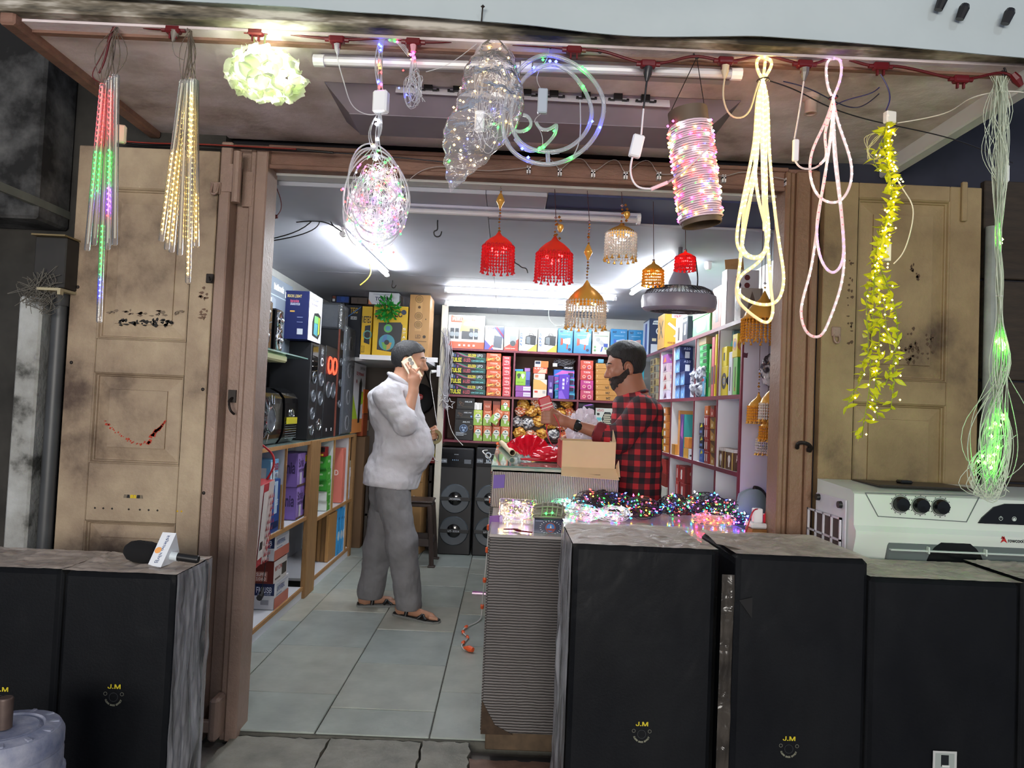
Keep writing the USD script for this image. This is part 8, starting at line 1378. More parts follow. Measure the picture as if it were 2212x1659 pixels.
# microphone with triangular flag
mz = zl + .030; a, c = WY(290, 1181, 2.23), WY(430, 1196, 2.23); a[2], c[2] = mz + .012, zl + .024; d_ = (c - a)/np.linalg.norm(c - a); L_ = np.linalg.norm(c - a); Xm = lambda px: (solX(px, 2.23, mz) - a[0])/d_[0]
t = T('microphone', 'black reporter microphone with a white lettered flag on the left wrapped cabinet', 'microphone', (a[0], a[1], zl + .005))
t.add('foam_head', B().lathe([(0, -.028), (.016, -.025), (.028, -.012), (.0335, .008), (.034, .045), (.031, .062), (.02, .07), (0, .071)], 22, a, d_), mat('black_foam', K(12, 12, 15), .95, bump=.3, bs=300), smooth=True)
t.add('handle', B().lathe([(0, .06), (.0125, .06), (.0125, L_ - .004), (.010, L_), (0, L_)], 16, a, d_), BLACK_PL, smooth=40); m_ = Xm(372)
t.add('label_band', B().lathe([(.0129, m_ - .014), (.0129, m_ + .018)], 16, a, d_), mat('pale_blue_label', K(206, 216, 222), .4), smooth=True)
F4 = [WY(x, y, 2.185) for x, y in ((318, 1213), (348, 1215), (366, 1157), (336, 1155))]; bk = [WY(x, y, 2.28) for x, y in ((340, 1204), (373, 1206))]; zf = zl + .006
for k in (0, 1): F4[k][2] = zf
bk = [F4[0] + [.0, .105, 0], F4[1] + [.012, .105, 0]]; F4[2] = F4[2] + [0, .045, 0]; F4[3] = F4[3] + [0, .045, 0]
fl_ = t.add('flag', B().add(F4 + bk, [[0, 1, 2], [0, 2, 3], [1, 5, 2], [5, 4, 3], [5, 3, 2], [4, 0, 3], [0, 4, 5], [0, 5, 1]]), mat('white_flag', K(226, 230, 236), .35)); o = F4[1]*.62 + F4[0]*.38; vv = F4[2] - F4[1]; uu = F4[0] - F4[1]; nn = np.cross(F4[1] - F4[0], F4[3] - F4[0]); nn /= np.linalg.norm(nn)
b = B(); b.text('િદવ્ય ભાસ્કર', F4[1] + nn*.0012, vv, uu, nn, (.12, .28, .92, .62), K(34, 58, 110), font='NotoSansGujarati', bold=False); b.add(*paint(B(), {'F': (F4[1] + uu*.56 + vv*.38 + nn*.001, uu*.34, vv*.2, nn)}, [('c', 'F', .5, .5, .45, 'f0a860')]).arrays()); t.add('lettering', b, PRINT, parent=fl_)
# drum at the lower left corner
c = WY(12, 1572, 1.72); R_ = solX(121, 1.72, c[2] - .05) - c[0]; t = T('plastic_drum', 'grey blue ridged plastic drum cut by the lower left corner', 'drum', (c[0], c[1], -.05)); zt_ = c[2]
DR = mat('weathered_blue_grey', K(150, 152, 166), .7, var=.35, vs=14, col2=K(92, 100, 128), bump=.2, bs=40)
pr = [(0, zt_ - .004), (R_*.55, zt_), (R_*.62, zt_ - .006), (R_*.66, zt_ + .002), (R_*.93, zt_ - .004), (R_, zt_ - .02), (R_, zt_ - .05), (R_*.985, zt_ - .055), (R_, zt_ - .062), (R_*1.0, zt_ - .10), (R_*1.05, zt_ - .108), (R_*1.05, zt_ - .15), (R_*1.02, zt_ - .156), (R_*1.05, zt_ - .165), (R_*1.05, .1), (R_, -.05)]
t.add('body', B().lathe(pr, 36, (c[0], c[1], 0)), DR, smooth=30)
for k in range(12): a_ = k*math.pi/6; t.add('lid_rib', B().box(R_*.70, R_*.9, -.006, .006, zt_ - .006, zt_ + .0005, bev=.002).xf(_rz(a_)).xf(None, (c[0], c[1], 0)), DR)
t.add('pipe', B().lathe([(.0, .07), (.014, .07), (.017, .066), (.017, 0), (0, 0)], 16, (c[0] - .004, c[1] - .0, zt_)), mat('rusty_pipe', K(92, 76, 70), .5, var=.3, vs=30, metal=.3), smooth=40)
# ------------------------------------------------------------------ white air cooler
CW = mat('cooler_white', K(206, 212, 206), .3, spec=.5); CWS = mat('cooler_white_side', K(204, 204, 212), .3); CG = mat('cooler_grey', K(92, 100, 100), .4); CB = mat('cooler_black', K(16, 18, 20), .2)
Yc = 2.47; xc0, xc1 = solX(1846, Yc, 1.0), solX(2560, Yc, 1.0); zc = solZ(1062, xc0 + .1, Yc); t = T('air_cooler', 'white desert air cooler with three black knobs in front of the ochre door', 'air cooler', ((xc0 + xc1)/2, 2.64, -.05))
prof = [(Yc + .03, -.05), (Yc + .03, zc - .245), (Yc + .012, zc - .232), (Yc - .012, zc - .155), (Yc - .012, zc - .135), (Yc + .004, zc - .118), (Yc + .006, zc - .012), (Yc + .03, zc), (2.77, zc + .012), (2.77, -.05)]
t.add('body', B().poly(prof, (xc0, 0, 0), (0, 1, 0), (0, 0, 1), (1, 0, 0), xc1 - xc0), CW, smooth=25)
zs2 = zc - .02; xs = xc0 - .001; t.add('side_panel', bx(xs - .006, xs, Yc + .05, 2.765, zc - .36, zs2 - .02, bev=.003), CWS)
for yy, zz in ((2.735, zc - .055), (2.555, zc - .06)): t.add('bolt', B().lathe([(0, .012), (.012, .012), (.013, 0)], 12, (xs - .006, yy, zz), (-1, 0, 0)), BLACK_PL, smooth=40)
t.add('vent_recess', bx(xs - .0075, xs - .005, Yc + .075, 2.755, zc - .34, zc - .105), mat('vent_dark', K(70, 50, 46), .7))
for k in range(5): t.add('vent_bar', bx(xs - .014, xs - .006, Yc + .075 + .067*k, Yc + .082 + .067*k, zc - .34, zc - .105), CWS)
for k in range(4): t.add('vent_bar', bx(xs - .014, xs - .006, Yc + .075, Yc + .352, zc - .34 + .076*k, zc - .333 + .076*k), CWS)
def fp(x, y, dep): p = WY(x, y, dep); return (p[0], p[2])
yf = Yc + .0035
b = B(); pts = [fp(x, y, yf) for x, y in ((1868, 1064), (2118, 1070), (2088, 1128), (1896, 1116))]; ctr = np.mean(pts, 0); o_ = Polygon(pts); t.add('panel_groove', B().poly(o_.difference(o_.buffer(-.0025)), (0, yf, 0), (1, 0, 0), (0, 0, 1), (0, -1, 0), .0015), CG)
for k, (x, y) in enumerate(((1945, 1089), (1988, 1092), (2031, 1095))):
    c = WY(x, y, yf); kb = t.add('knob', B().lathe([(0, .022), (.022, .021), (.026, .012), (.0265, 0)], 24, (c[0], yf, c[2]), (0, -1, 0)), CB, smooth=35); t.add('dial_ring', B().lathe([(.0285, .0012), (.031, .0012)], 28, (c[0], yf, c[2]), (0, -1, 0)), CG, parent=kb)
    b = B()
    for j in range(12): a_ = j*.5236; b.poly([(.033*math.cos(a_ + s_), .033*math.sin(a_ + s_)) for s_ in (-.05, .05)] + [(.036*math.cos(a_ + s_), .036*math.sin(a_ + s_)) for s_ in (.05, -.05)], (c[0], yf - .0008, c[2]), (1, 0, 0), (0, 0, 1), (0, -1, 0), 0, K(60, 66, 64))
    t.add('dial_marks', b, PRINT, parent=kb)
t.add('display', B().poly([fp(x, y, yf) for x, y in ((2112, 1130), (2120, 1118), (2146, 1095), (2170, 1088), (2330, 1090), (2360, 1140))], (0, yf + .002, 0), (1, 0, 0), (0, 0, 1), (0, -1, 0), .006), CB)
b = B()
for x, y, r in ((2162, 1120, .007), (2191, 1121, .008)): c = WY(x, y, yf - .005); b.add(*paint(B(), {'F': ((c[0] - r, yf - .0045, c[2] - r), (2*r, 0, 0), (0, 0, 2*r), (0, -1, 0))}, [('o', 'F', .5, .5, .5, .78, 'c0c8c4'), ('r', 'F', .44, .5, .56, 1.1, 'c0c8c4') if x < 2170 else ('c', 'F', .5, .42, .3, 'c0c8c4')]).arrays())
t.add('display_icons', b, PRINT); yl = Yc - .0125
c = WY(2165, 1168, yl - .001); h_ = .016; yl = yl - .0008; b = B().text('rowcool', (c[0] + .020, yl, c[2] - .005), (1, 0, 0), (0, 0, 1), (0, -1, 0), (0, 0, .054, .012), K(40, 40, 44)); b.poly([(0, -.008), (.012, .016), (.024, -.008), (.012, -.001)], (c[0] - .006, yl, c[2]), (1, 0, 0), (0, 0, 1), (0, -1, 0), 0, K(176, 40, 40)); b.poly([(.002, .010), (.006, .02), (.014, .012)], (c[0] - .006, yl, c[2] - .004), (1, 0, 0), (0, 0, 1), (0, -1, 0), 0, K(150, 30, 30)); t.add('logo', b, PRINT)
zg = zc - .19; p, q = fp(1912, 1176, Yc + .01), fp(2500, 1210, Yc + .01); t.add('outlet_recess', bx(p[0], q[0], Yc - .008, Yc + .02, zg - .05, zg + .022, bev=.004), CG); t.add('vane', bx(p[0] + .004, q[0], Yc - .022, Yc - .006, zg - .006, zg + .0, bev=.002), mat('vane_white', K(190, 200, 194), .35))
for x in (2006, 2130): c = fp(x, 1195, Yc - .02); t.add('vane_clip', bx(c[0] - .003, c[0] + .003, Yc - .026, Yc - .008, zg - .012, zg + .012, bev=.002), _mats['vane_white'])
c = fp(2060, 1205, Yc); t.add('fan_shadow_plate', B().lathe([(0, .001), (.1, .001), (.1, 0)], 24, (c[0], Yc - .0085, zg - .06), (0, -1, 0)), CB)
t.add('top_tray', bx(solX(1885, 2.6, zc), solX(2090, 2.6, zc), 2.55, 2.76, zc + .009, zc + .016, bev=.003), mat('tray_brown_black', K(52, 44, 40), .4)); t.add('tray_handle', bx(solX(1940, 2.66, zc), solX(1966, 2.66, zc), 2.64, 2.68, zc + .016, zc + .028, bev=.004), BLACK_PL)

# ================================================================== PEOPLE: one continuous surface from a smooth distance field
def smin(a, b, k): h = np.clip(.5 + .5*(b - a)/k, 0, 1); return b*(1 - h) + a*h - k*h*(1 - h)
def rcone(p, a, b, ra, rb):
    a, b = np.asarray(a, np.float32), np.asarray(b, np.float32); d = b - a; t = np.clip(((p - a) @ d)/(d @ d + 1e-9), 0, 1); return np.linalg.norm(p - a - t[:, None]*d, axis=1) - (ra + (rb - ra)*t)
def ell(p, c, r): q = (p - np.asarray(c, np.float32))/np.asarray(r, np.float32); l = np.linalg.norm(q, axis=1); return (l - 1)*l/(np.linalg.norm(q/np.asarray(r, np.float32), axis=1) + 1e-6)
def chain(p, pts, rs, k=.02):
    d = None
    for i in range(len(pts) - 1): e = rcone(p, pts[i], pts[i + 1], rs[i], rs[i + 1]); d = e if d is None else smin(d, e, k)
    return d
def nets(f, lo, hi, h, blk=8):
    """surface nets of f(points) < 0, evaluated only near the surface"""
    lo, hi = np.asarray(lo, float), np.asarray(hi, float); n = np.ceil((hi - lo)/(h*blk)).astype(int)
    cg = np.stack(np.meshgrid(*[np.arange(k) for k in n], indexing='ij'), -1).reshape(-1, 3); cd = f((lo + (cg + .5)*h*blk).astype(np.float32)); N = n*blk + 1
    D = np.ones(N, np.float32); near = np.abs(cd) < h*blk*1.25 + .012
    for c in cg[(~near) & (cd < 0)]: D[tuple(slice(k*blk, k*blk + blk + 1) for k in c)] = -1
    loc = np.stack(np.meshgrid(*[np.arange(blk + 1)]*3, indexing='ij'), -1).reshape(-1, 3)
    for s in range(0, near.sum(), 400):
        cs = cg[near][s:s + 400]; idx = cs[:, None]*blk + loc; v = f((lo + idx*h).reshape(-1, 3).astype(np.float32)).reshape(len(cs), -1); D[idx[..., 0], idx[..., 1], idx[..., 2]] = v
    S = D < 0; M = np.array(D.shape) - 1; acc = np.zeros((*M, 3), np.float32); cnt = np.zeros(M, np.int16); sl = lambda o: tuple(slice(o[k], o[k] + M[k]) for k in range(3))
    for ax in range(3):
        for o in [q for q in np.ndindex(2, 2, 2) if q[ax] == 0]:
            o2 = list(o); o2[ax] = 1; a, b = D[sl(o)], D[sl(o2)]; m = (a < 0) != (b < 0); t = a[m]/(a[m] - b[m]); P = np.tile(np.array(o, np.float32), (m.sum(), 1)); P[:, ax] += t; acc[m] += P; cnt[m] += 1
    on = cnt > 0; ids = -np.ones(M, int); ids[on] = np.arange(on.sum()); V = lo + h*(np.argwhere(on) + acc[on]/cnt[on][:, None]); F = []
    for ax in range(3):
        u, w = (ax + 1) % 3, (ax + 2) % 3; e = [slice(None)]*3; e[ax] = slice(0, M[ax]); e[u] = slice(1, M[u]); e[w] = slice(1, M[w]); e2 = list(e); e2[ax] = slice(1, M[ax] + 1); a, b = S[tuple(e)], S[tuple(e2)]
        for m, fl in ((a & ~b, False), (b & ~a, True)):
            g = np.argwhere(m); g[:, u] += 1; g[:, w] += 1; q = []
            for du, dw in ((-1, -1), (0, -1), (0, 0), (-1, 0)): c = g.copy(); c[:, u] += du; c[:, w] += dw; q.append(ids[c[:, 0], c[:, 1], c[:, 2]])
            q = np.stack(q, 1); F.append(q[:, ::-1] if fl else q)
    F = np.vstack(F); F = F[(F >= 0).all(1)]; return V, np.vstack([F[:, [0, 1, 2]], F[:, [0, 2, 3]]])
class Head:
    def __init__(s, c, fwd, pitch, sc=1., roll=0.): s.c, s.sc = np.asarray(c, float), sc; f = np.array([math.cos(fwd)*math.cos(pitch), math.sin(fwd)*math.cos(pitch), -math.sin(pitch)]); l = np.array([-math.sin(fwd), math.cos(fwd), 0]); s.A = np.stack([f, l, np.cross(f, l)])
    def loc(s, p): return ((p - s.c) @ s.A.T/s.sc).astype(np.float32)
    def w(s, q): return s.c + (np.asarray(q, float)*s.sc) @ s.A
    def sdf(s, p):
        q = s.loc(p); qa = q.copy(); qa[:, 1] = np.abs(qa[:, 1]); d = ell(q, (-.012, 0, .03), (.097, .075, .088)); d = smin(d, ell(q, (.03, 0, -.04), (.06, .058, .072)), .03); d = smin(d, ell(q, (.058, 0, -.085), (.028, .03, .026)), .025); d = smin(d, rcone(q, (.079, -.03, .028), (.079, .03, .028), .013, .013), .014)
        d = smin(d, rcone(q, (.084, 0, .018), (.107, 0, -.022), .008, .0125), .012); d = smin(d, ell(qa, (.094, .012, -.026), (.012, .009, .009)), .008); d = smin(d, ell(q, (.082, 0, -.05), (.014, .025, .008)), .008); d = smin(d, ell(q, (.080, 0, -.062), (.013, .022, .009)), .008); d = smin(d, ell(qa, (.055, .04, -.012), (.03, .022, .025)), .02); d = np.maximum(d, -(ell(qa, (.092, .031, .008), (.014, .016, .009)))) ; d = smin(d, ell(qa, (.074, .031, .006), (.013, .015, .012)), .006)
        e = np.maximum(ell(qa, (-.006, .078, -.008), (.020, .014, .034)), -ell(qa, (.0, .092, -.006), (.011, .010, .022))); return smin(d, e, .008)*s.sc
    def hair(s, p, nape=-.05, top=.018, front=.062, side=.008):
        q = s.loc(p); n = meshkit.fbm(q*np.array([60, 60, 25]), 2, 3).astype(np.float32) - .5; th = side + (top - side)*np.clip((q[:, 2] - .02)/.07, 0, 1); d = ell(q, (-.012, 0, .03), (.097, .075, .088)) - th - n*.006; line = np.where(q[:, 0] > .0, .035 + .5*np.clip(q[:, 0], 0, .2), nape); sb = (q[:, 0] > .0) & (q[:, 0] < .026); line = np.where(sb, -.012, line); d = np.maximum(d, line - q[:, 2]); d = np.maximum(d, q[:, 0] - front - .35*np.clip(q[:, 2] - .07, 0, 1)); ear = ell(np.abs(q*np.array([1, 1, 1]))*np.array([1, 1, 1]) if False else np.stack([q[:, 0], np.abs(q[:, 1]), q[:, 2]], 1), (.0, .082, -.004), (.026, .022, .036)); return np.maximum(d, -ear)*s.sc
    def beard(s, p): q = s.loc(p); n = meshkit.fbm(q*90, 2, 5).astype(np.float32) - .5; d = s.sdf(p)/s.sc - .0025 - n*.005; d = np.maximum(d, q[:, 2] + .033 - .6*np.clip(.05 - q[:, 0], 0, .1)); d = np.maximum(d, .0 - q[:, 0]); d = np.maximum(d, -(ell(q, (.09, 0, -.057), (.02, .02, .0085)))); return np.maximum(d, -(ell(q, (.07, 0, -.02), (.06, .047, .02))))*s.sc
def add_head_bits(t, hd, hairc, **kw):
    c = hd.c; t.add('hair', nets(lambda p: hd.hair(p, **kw), c - .17, c + .17, .0045), hairc, smooth=True)
    for s in (-1, 1): t.add('eye', B().ball(hd.w((.076, s*.031, .007)), .0115, sub=2), mat('eye_white', K(200, 190, 184), .2), smooth=True); t.add('eyebrow', B().tube(spline([hd.w((.086, s*.014, .034)), hd.w((.087, s*.03, .040)), hd.w((.074, s*.048, .034))], 8), [.002, .0042, .0045, .0045, .004, .004, .003, .0015], 6), hairc, smooth=True)
def fold(p, amp, fr, seed): return (amp*(meshkit.fbm(p*np.asarray(fr), 3, seed) - .5)).astype(np.float32)
SKIN1 = mat('skin_brown', K(176, 128, 102), .5, var=.12, vs=12, sss=.08); SKIN2 = mat('skin_tan', K(160, 108, 86), .5, var=.12, vs=12, sss=.08)
HAIR = mat('black_hair', K(20, 18, 20), .6, bump=.6, bs=160, stretch=(1, 1, .3)); HAIRG = mat('greying_hair', K(34, 33, 36), .6, var=.5, vs=60, col2=K(16, 16, 18), bump=.6, bs=160, stretch=(1, 1, .3))
# ---- man on the phone
Ym = 4.55; X_ = lambda x, y, dy=0.: WY(x, y, Ym + dy)
t = T('person', 'man in a pale shirt and grey trousers standing and holding a phone to his ear', 'person', (WZ(870, 1320, 0)[0], Ym, 0))
hd = Head(X_(885, 783), -.12, .12, 1.06); nk = X_(868, 832); ch = X_(853, 880); be = X_(872, 965); pe = X_(843, 1045)
rs_, re, rw = X_(838, 858, -.20), X_(874, 914, -.22), X_(893, 846, -.16); rh = X_(894, 822, -.145); lsH, le, lw = X_(862, 862, .19), X_(880, 950, .24), X_(922, 950, .08)
kr, ar, kl, al = X_(868, 1175, -.11), X_(872, 1298, -.13), X_(818, 1180, .10), X_(806, 1292, .16); ar[2] = al[2] = .085; hr, hl = X_(848, 1060, -.09), X_(838, 1060, .09)
fr0, fr1 = WZ(868, 1320, .03), WZ(930, 1336, .02); fl0, fl1 = WZ(788, 1299, .03), WZ(842, 1301, .02); fr0[2] = fl0[2] = .045; fr1[2] = fl1[2] = .032; ar[:2] = fr0[:2]*.75 + fr1[:2]*.25; al[:2] = fl0[:2]*.75 + fl1[:2]*.25
ph_c = X_(890, 797, -.115); pu = X_(905, 822, -.115) - X_(876, 772, -.115); pu /= np.linalg.norm(pu); pv = np.array([pu[2], 0, -pu[0]])
fing = [[rh + [.004 + .006*k, -.012, .01], ph_c + pu*(.02 - .014*k) + pv*(-.042) + np.array([0, -.012, 0]), ph_c + pu*(-.012 - .012*k) + pv*(.0) + np.array([0, -.020, 0]), ph_c + pu*(-.03 - .006*k) + pv*(.030) + np.array([0, -.010, 0])] for k in range(1)]
fing = []
for k in range(4):
    base = rh + np.array([-.012 + .016*k, -.014, .022 - .004*k]); tip = ph_c + pu*(-.040 + .026*k) + pv*(.012 - .004*k) + np.array([0, -.019, 0]); mid = (base + tip)/2 + np.array([.008, -.018, .004]); fing.append([base, mid, tip, tip + np.array([.006, .006, .010])])
th = [rh + [-.02, .0, .0], rh + [-.030, .012, .028], ph_c + pv*(-.04) + pu*.02 + [0, .0, 0]]
hb = [X_(931, 944, .05), X_(938, 935, .03), X_(940, 950, .03)]
def f(p):
    d = smin(hd.sdf(p), rcone(p, hd.w((-.02, 0, -.06)), nk, .058, .064), .035); d = smin(d, chain(p, [nk, ch, be, pe], [.07, .12, .12, .12], .08), .06); d = smin(d, chain(p, [rs_, re, rw], [.052, .044, .030], .02), .04); d = smin(d, chain(p, [lsH, le, lw], [.05, .042, .03], .02), .04)
    for a, k, an in ((hr, kr, ar), (hl, kl, al)): d = smin(d, chain(p, [a, k, an], [.085, .058, .040], .03), .05)
    for a, b_, an in ((fr0, fr1, ar), (fl0, fl1, al)): d = smin(d, chain(p, [an, a, b_], [.04, .036, .024], .03), .02)
    h = smin(rcone(p, rw, rh, .029, .036), ell(p, rh + [.008, -.004, .012], (.036, .024, .036)), .02)
    for k, c in enumerate(fing): h = smin(h, chain(p, c, [.0105, .0095, .0088, .0075], .004), .006)
    h = smin(h, chain(p, th, [.013, .011, .009], .006), .01); d = smin(d, h, .012)
    h = ell(p, X_(930, 938, .06), (.03, .03, .036))
    for k in range(4): h = smin(h, chain(p, [X_(930, 930 + 5*k, .05), X_(942, 928 + 6*k, .0), X_(934, 930 + 6*k, -.03)], [.010, .009, .008], .004), .006)
    h = smin(h, chain(p, [X_(928, 930, .05), X_(940, 922, .04), X_(944, 930, .0)], [.012, .01, .008], .004), .008); d = smin(d, smin(h, rcone(p, lw, X_(930, 938, .06), .029, .03), .02), .02)
    for b_ in (fr1, fl1):
        for k in range(5): y = -.034 + .017*k; d = smin(d, rcone(p, b_ + [0, y*.8, 0], b_ + [.042 - .006*k, y, -.006], .013, .0105 - .0006*k), .006)
    return d
t.add('body', nets(f, (-1.12, 4.02, -.02), (-.36, 5.02, 1.8), .0056), SKIN1, smooth=True)
add_head_bits(t, hd, HAIRG, nape=-.052, top=.014, front=.07)
HEM = X_(850, 1046)[2]; waist = X_(846, 1036)
def shirt(p):
    d = chain(p, [nk + [-.01, 0, -.06], ch + [0, 0, .02], be, pe + [.0, 0, .0]], [.085, .15, .158, .158], .09); q = p - be.astype(np.float32); d = smin(d, ell(p, be + [.02, 0, .02], (.155, .165, .16)), .06); d = smin(d, rcone(p, rs_, lsH, .072, .072), .06); d = smin(d, ell(p, pe + [0, 0, .03], (.165, .212, .17)), .05); d = smin(d, rcone(p, nk + [-.02, 0, -.03], nk + [-.02, 0, .05], .075, .066), .03)
    d = smin(d, chain(p, [rs_, re, re + (rw - re)*.22], [.082, .072, .058], .02), .05); d = smin(d, chain(p, [lsH, le, le + (lw - le)*.3], [.08, .066, .058], .02), .05)
    d = d - fold(p, .03, (8, 8, 11), 4) - fold(p, .014, (26, 26, 12), 8); d = np.maximum(d, (HEM - .012 - .12*np.clip(p[:, 0] - be[0], -.1, .1)) - p[:, 2]); d = np.maximum(d, ((p - (nk + [.0, 0, .042])) @ np.array([.45, 0, .89], np.float32)))
    return np.maximum(d, -rcone(p, hd.c, nk + [.02, 0, -.02], .07, .055))
SHIRT = mat('pale_cotton', K(190, 188, 194), .8, var=.06, vs=20, bump=.35, bs=22)
t.add('shirt', nets(shirt, (-1.12, 4.15, .75), (-.4, 5.0, 1.62), .0065), SHIRT, smooth=True)
b = B()
for s in (-1, 1): b.tube(spline([nk + [-.086, s*.0, .07], nk + [-.05, s*.064, .056], nk + [.012, s*.076, .022], nk + [.07, s*.045, -.03]], 14), [.013]*3 + [.017]*8 + [.014]*3, 7)
t.add('collar', b, SHIRT, smooth=True); cu = re + (rw - re)*.16; t.add('rolled_cuff', B().lathe([(.05, -.028), (.066, -.02), (.069, .012), (.058, .026), (.044, .02)], 20, cu, rw - re), SHIRT, smooth=True)
t.add('shirt_pocket', B().add([be + [-.02, -.172, .13], be + [.07, -.165, .13], be + [.07, -.172, .05], be + [-.02, -.178, .05]], [[0, 1, 2, 3]]), SHIRT)
def trousers(p):
    d = chain(p, [pe + [.0, 0, .07], pe + [0, 0, -.06]], [.125, .128], .05)
    for a, k, an in ((hr, kr, ar), (hl, kl, al)): d = smin(d, chain(p, [a, k, an + [-.004, 0, .0]], [.105, .088, .084], .05), .03)
    d = d - fold(p, .026, (10, 10, 9), 14) - fold(p, .012, (24, 24, 10), 18); return np.maximum(np.maximum(d, .052 - p[:, 2]), p[:, 2] - pe[2] - .08)
t.add('trousers', nets(trousers, (-1.12, 4.15, .0), (-.45, 5.02, 1.05), .0068), mat('grey_trousers', K(120, 119, 122), .8, var=.15, vs=16, bump=.1, bs=90), smooth=True)
SOLE = mat('sandal_sole', K(120, 122, 120), .6); STRAP = mat('sandal_black', K(22, 22, 24), .4)
for a, b_ in ((fr0, fr1), (fl0, fl1)):
    d_ = (b_ - a)*[1, 1, 0]; L_ = np.linalg.norm(d_); d_ /= L_; s_ = np.array([-d_[1], d_[0], 0]); o = a - d_*.05; o[2] = 0; Ln = L_ + .115
    pts = [(x*Ln, y) for x, y in ((0, -.028), (.06, -.036), (.4, -.038), (.75, -.052), (.93, -.042), (1, -.012), (.99, .02), (.85, .046), (.5, .036), (.1, .036), (0, .024))]
    so_ = t.add('sandal', B().poly(pts, o, d_, s_, (0, 0, 1), .014), SOLE); t.add('footbed', B().poly(Polygon(pts).buffer(-.003), o + [0, 0, .014], d_, s_, (0, 0, 1), .008), STRAP, parent=so_); m_ = o + d_*Ln*.62
    for u0, u1, r in ((.34, .36, .013), (.60, .72, .010), (.80, .60, .009)): t.add('strap', B().tube(spline([o + d_*Ln*u0 - s_*.046 + [0, 0, .02], o + d_*Ln*(u0 + u1)/2 - s_*.03 + [0, 0, .066 - .03*(u0 > .5)], o + d_*Ln*(u0 + u1)/2 + s_*.02 + [0, 0, .07 - .03*(u0 > .5)], o + d_*Ln*u1 + s_*.045 + [0, 0, .02]], 12), r, 6), STRAP, parent=so_, smooth=True)
tp_ = T('mobile_phone', 'pale gold mobile phone with two dark lenses at the ear of the man', 'phone', ph_c); A_ = np.stack([pv, [0, -1, 0], pu], 1)
tp_.add('case', B().box(-.037, .037, -.005, .005, -.074, .074, bev=.006).xf(A_, ph_c), mat('phone_gold', K(214, 190, 140), .3, metal=.3)); tp_.add('back', B().box(-.034, .034, .005, .0062, -.071, .071, bev=.002).xf(A_, ph_c), mat('phone_pale', K(216, 206, 186), .25))
for k, (u, v) in enumerate(((-.018, -.055), (-.018, -.03))): tp_.add('lens', B().lathe([(0, .004), (.011, .004), (.012, 0)], 14, ph_c + A_ @ np.array([u, .0062, v]), (0, -1, 0)), CB, smooth=40)
c = X_(938, 944, .0); one('tape_roll', 'roll of clear adhesive tape in the left hand of the phone man', 'tape', B().lathe([(.026, -.024), (.046, -.024), (.046, .024), (.026, .024), (.026, -.024)], 24, c, (.25, -1, .1)), mat('tape_amber', K(150, 140, 100), .15, trans=.4), smooth=40)
# ---- shopkeeper in the checked shirt
Ym = 4.02
t = T('person', 'bearded man in a red and black checked shirt behind the counter holding a red box', 'person', (WY(1372, 1000, Ym)[0], Ym, 0))
hd = Head(X_(1350, 795), math.pi + .05, .24, 1.06); nk = X_(1366, 848); ch = X_(1376, 900); be = X_(1374, 985); pe = X_(1370, 1080) + [.03, 0, 0]; ls, le, lw = X_(1386, 888, -.19), X_(1338, 950, -.24), X_(1243, 918, -.17); rsx, rex, rwx = X_(1378, 884, .19), X_(1330, 950, .24), X_(1262, 938, .18)
lh = lw + (lw - le)/np.linalg.norm(lw - le)*.065 + [0, .01, .0]; bxc = X_(1183, 886, -.15); hip = [X_(1384, 1100, s*.09) for s in (-1, 1)]; kn = [np.array([hip[i][0] - .03, Ym + s*.11, .48]) for i, s in enumerate((-1, 1))]; an = [np.array([hip[i][0] + .0, Ym + s*.11, .08]) for i, s in enumerate((-1, 1))]
def f(p):
    d = smin(hd.sdf(p), rcone(p, hd.w((-.025, 0, -.06)), nk, .056, .062), .035); d = smin(d, chain(p, [nk, ch, be, pe], [.065, .105, .10, .105], .08), .06); d = smin(d, chain(p, [ls, le, lw, lh - (lh - lw)*.4], [.05, .044, .027, .026], .02), .04); d = smin(d, chain(p, [rsx, rex, rwx], [.05, .042, .028], .02), .04)
    for i in (0, 1): d = smin(d, chain(p, [hip[i], kn[i], an[i], an[i] + [-.09, 0, -.045]], [.08, .055, .04, .03], .03), .05)
    h = ell(p, lh, (.045, .024, .032))
    for k in range(4): z = .022 - .015*k; h = smin(h, chain(p, [lh + [-.03, -.008, z], bxc + [.012, -.034, z*1.2 - .036], bxc + [-.022, -.036, z*1.2 - .038], bxc + [-.036, -.024, z*1.1 - .038]], [.0105, .0098, .009, .0075], .004), .006)
    h = smin(h, chain(p, [lh + [-.01, .0, .022], lh + [-.04, .0, .045], bxc + [.022, -.028, .008]], [.013, .011, .009], .005), .01); d = smin(d, h, .014)
    h = ell(p, rwx + [-.05, 0, -.01], (.045, .03, .026))
    for k in range(4): h = smin(h, chain(p, [rwx + [-.07, -.03 + .018*k, -.01], rwx + [-.11, -.03 + .018*k, -.02], rwx + [-.125, -.03 + .018*k, -.04]], [.0105, .0095, .008], .004), .006)
    return smin(d, smin(h, rcone(p, rwx + [-.04, -.03, -.01], rwx + [-.08, -.055, .01], .013, .009), .01), .014)
t.add('body', nets(f, (.18, 3.55, -.02), (1.0, 4.45, 1.75), .0056), SKIN2, smooth=True)
add_head_bits(t, hd, HAIR, nape=-.06, top=.028, front=.062, side=.009); t.add('beard', nets(hd.beard, hd.c - .17, hd.c + .17, .0042), mat('beard_brown', K(40, 30, 28), .7, bump=.6, bs=160), smooth=True)
cu = le + (lw - le)*.42
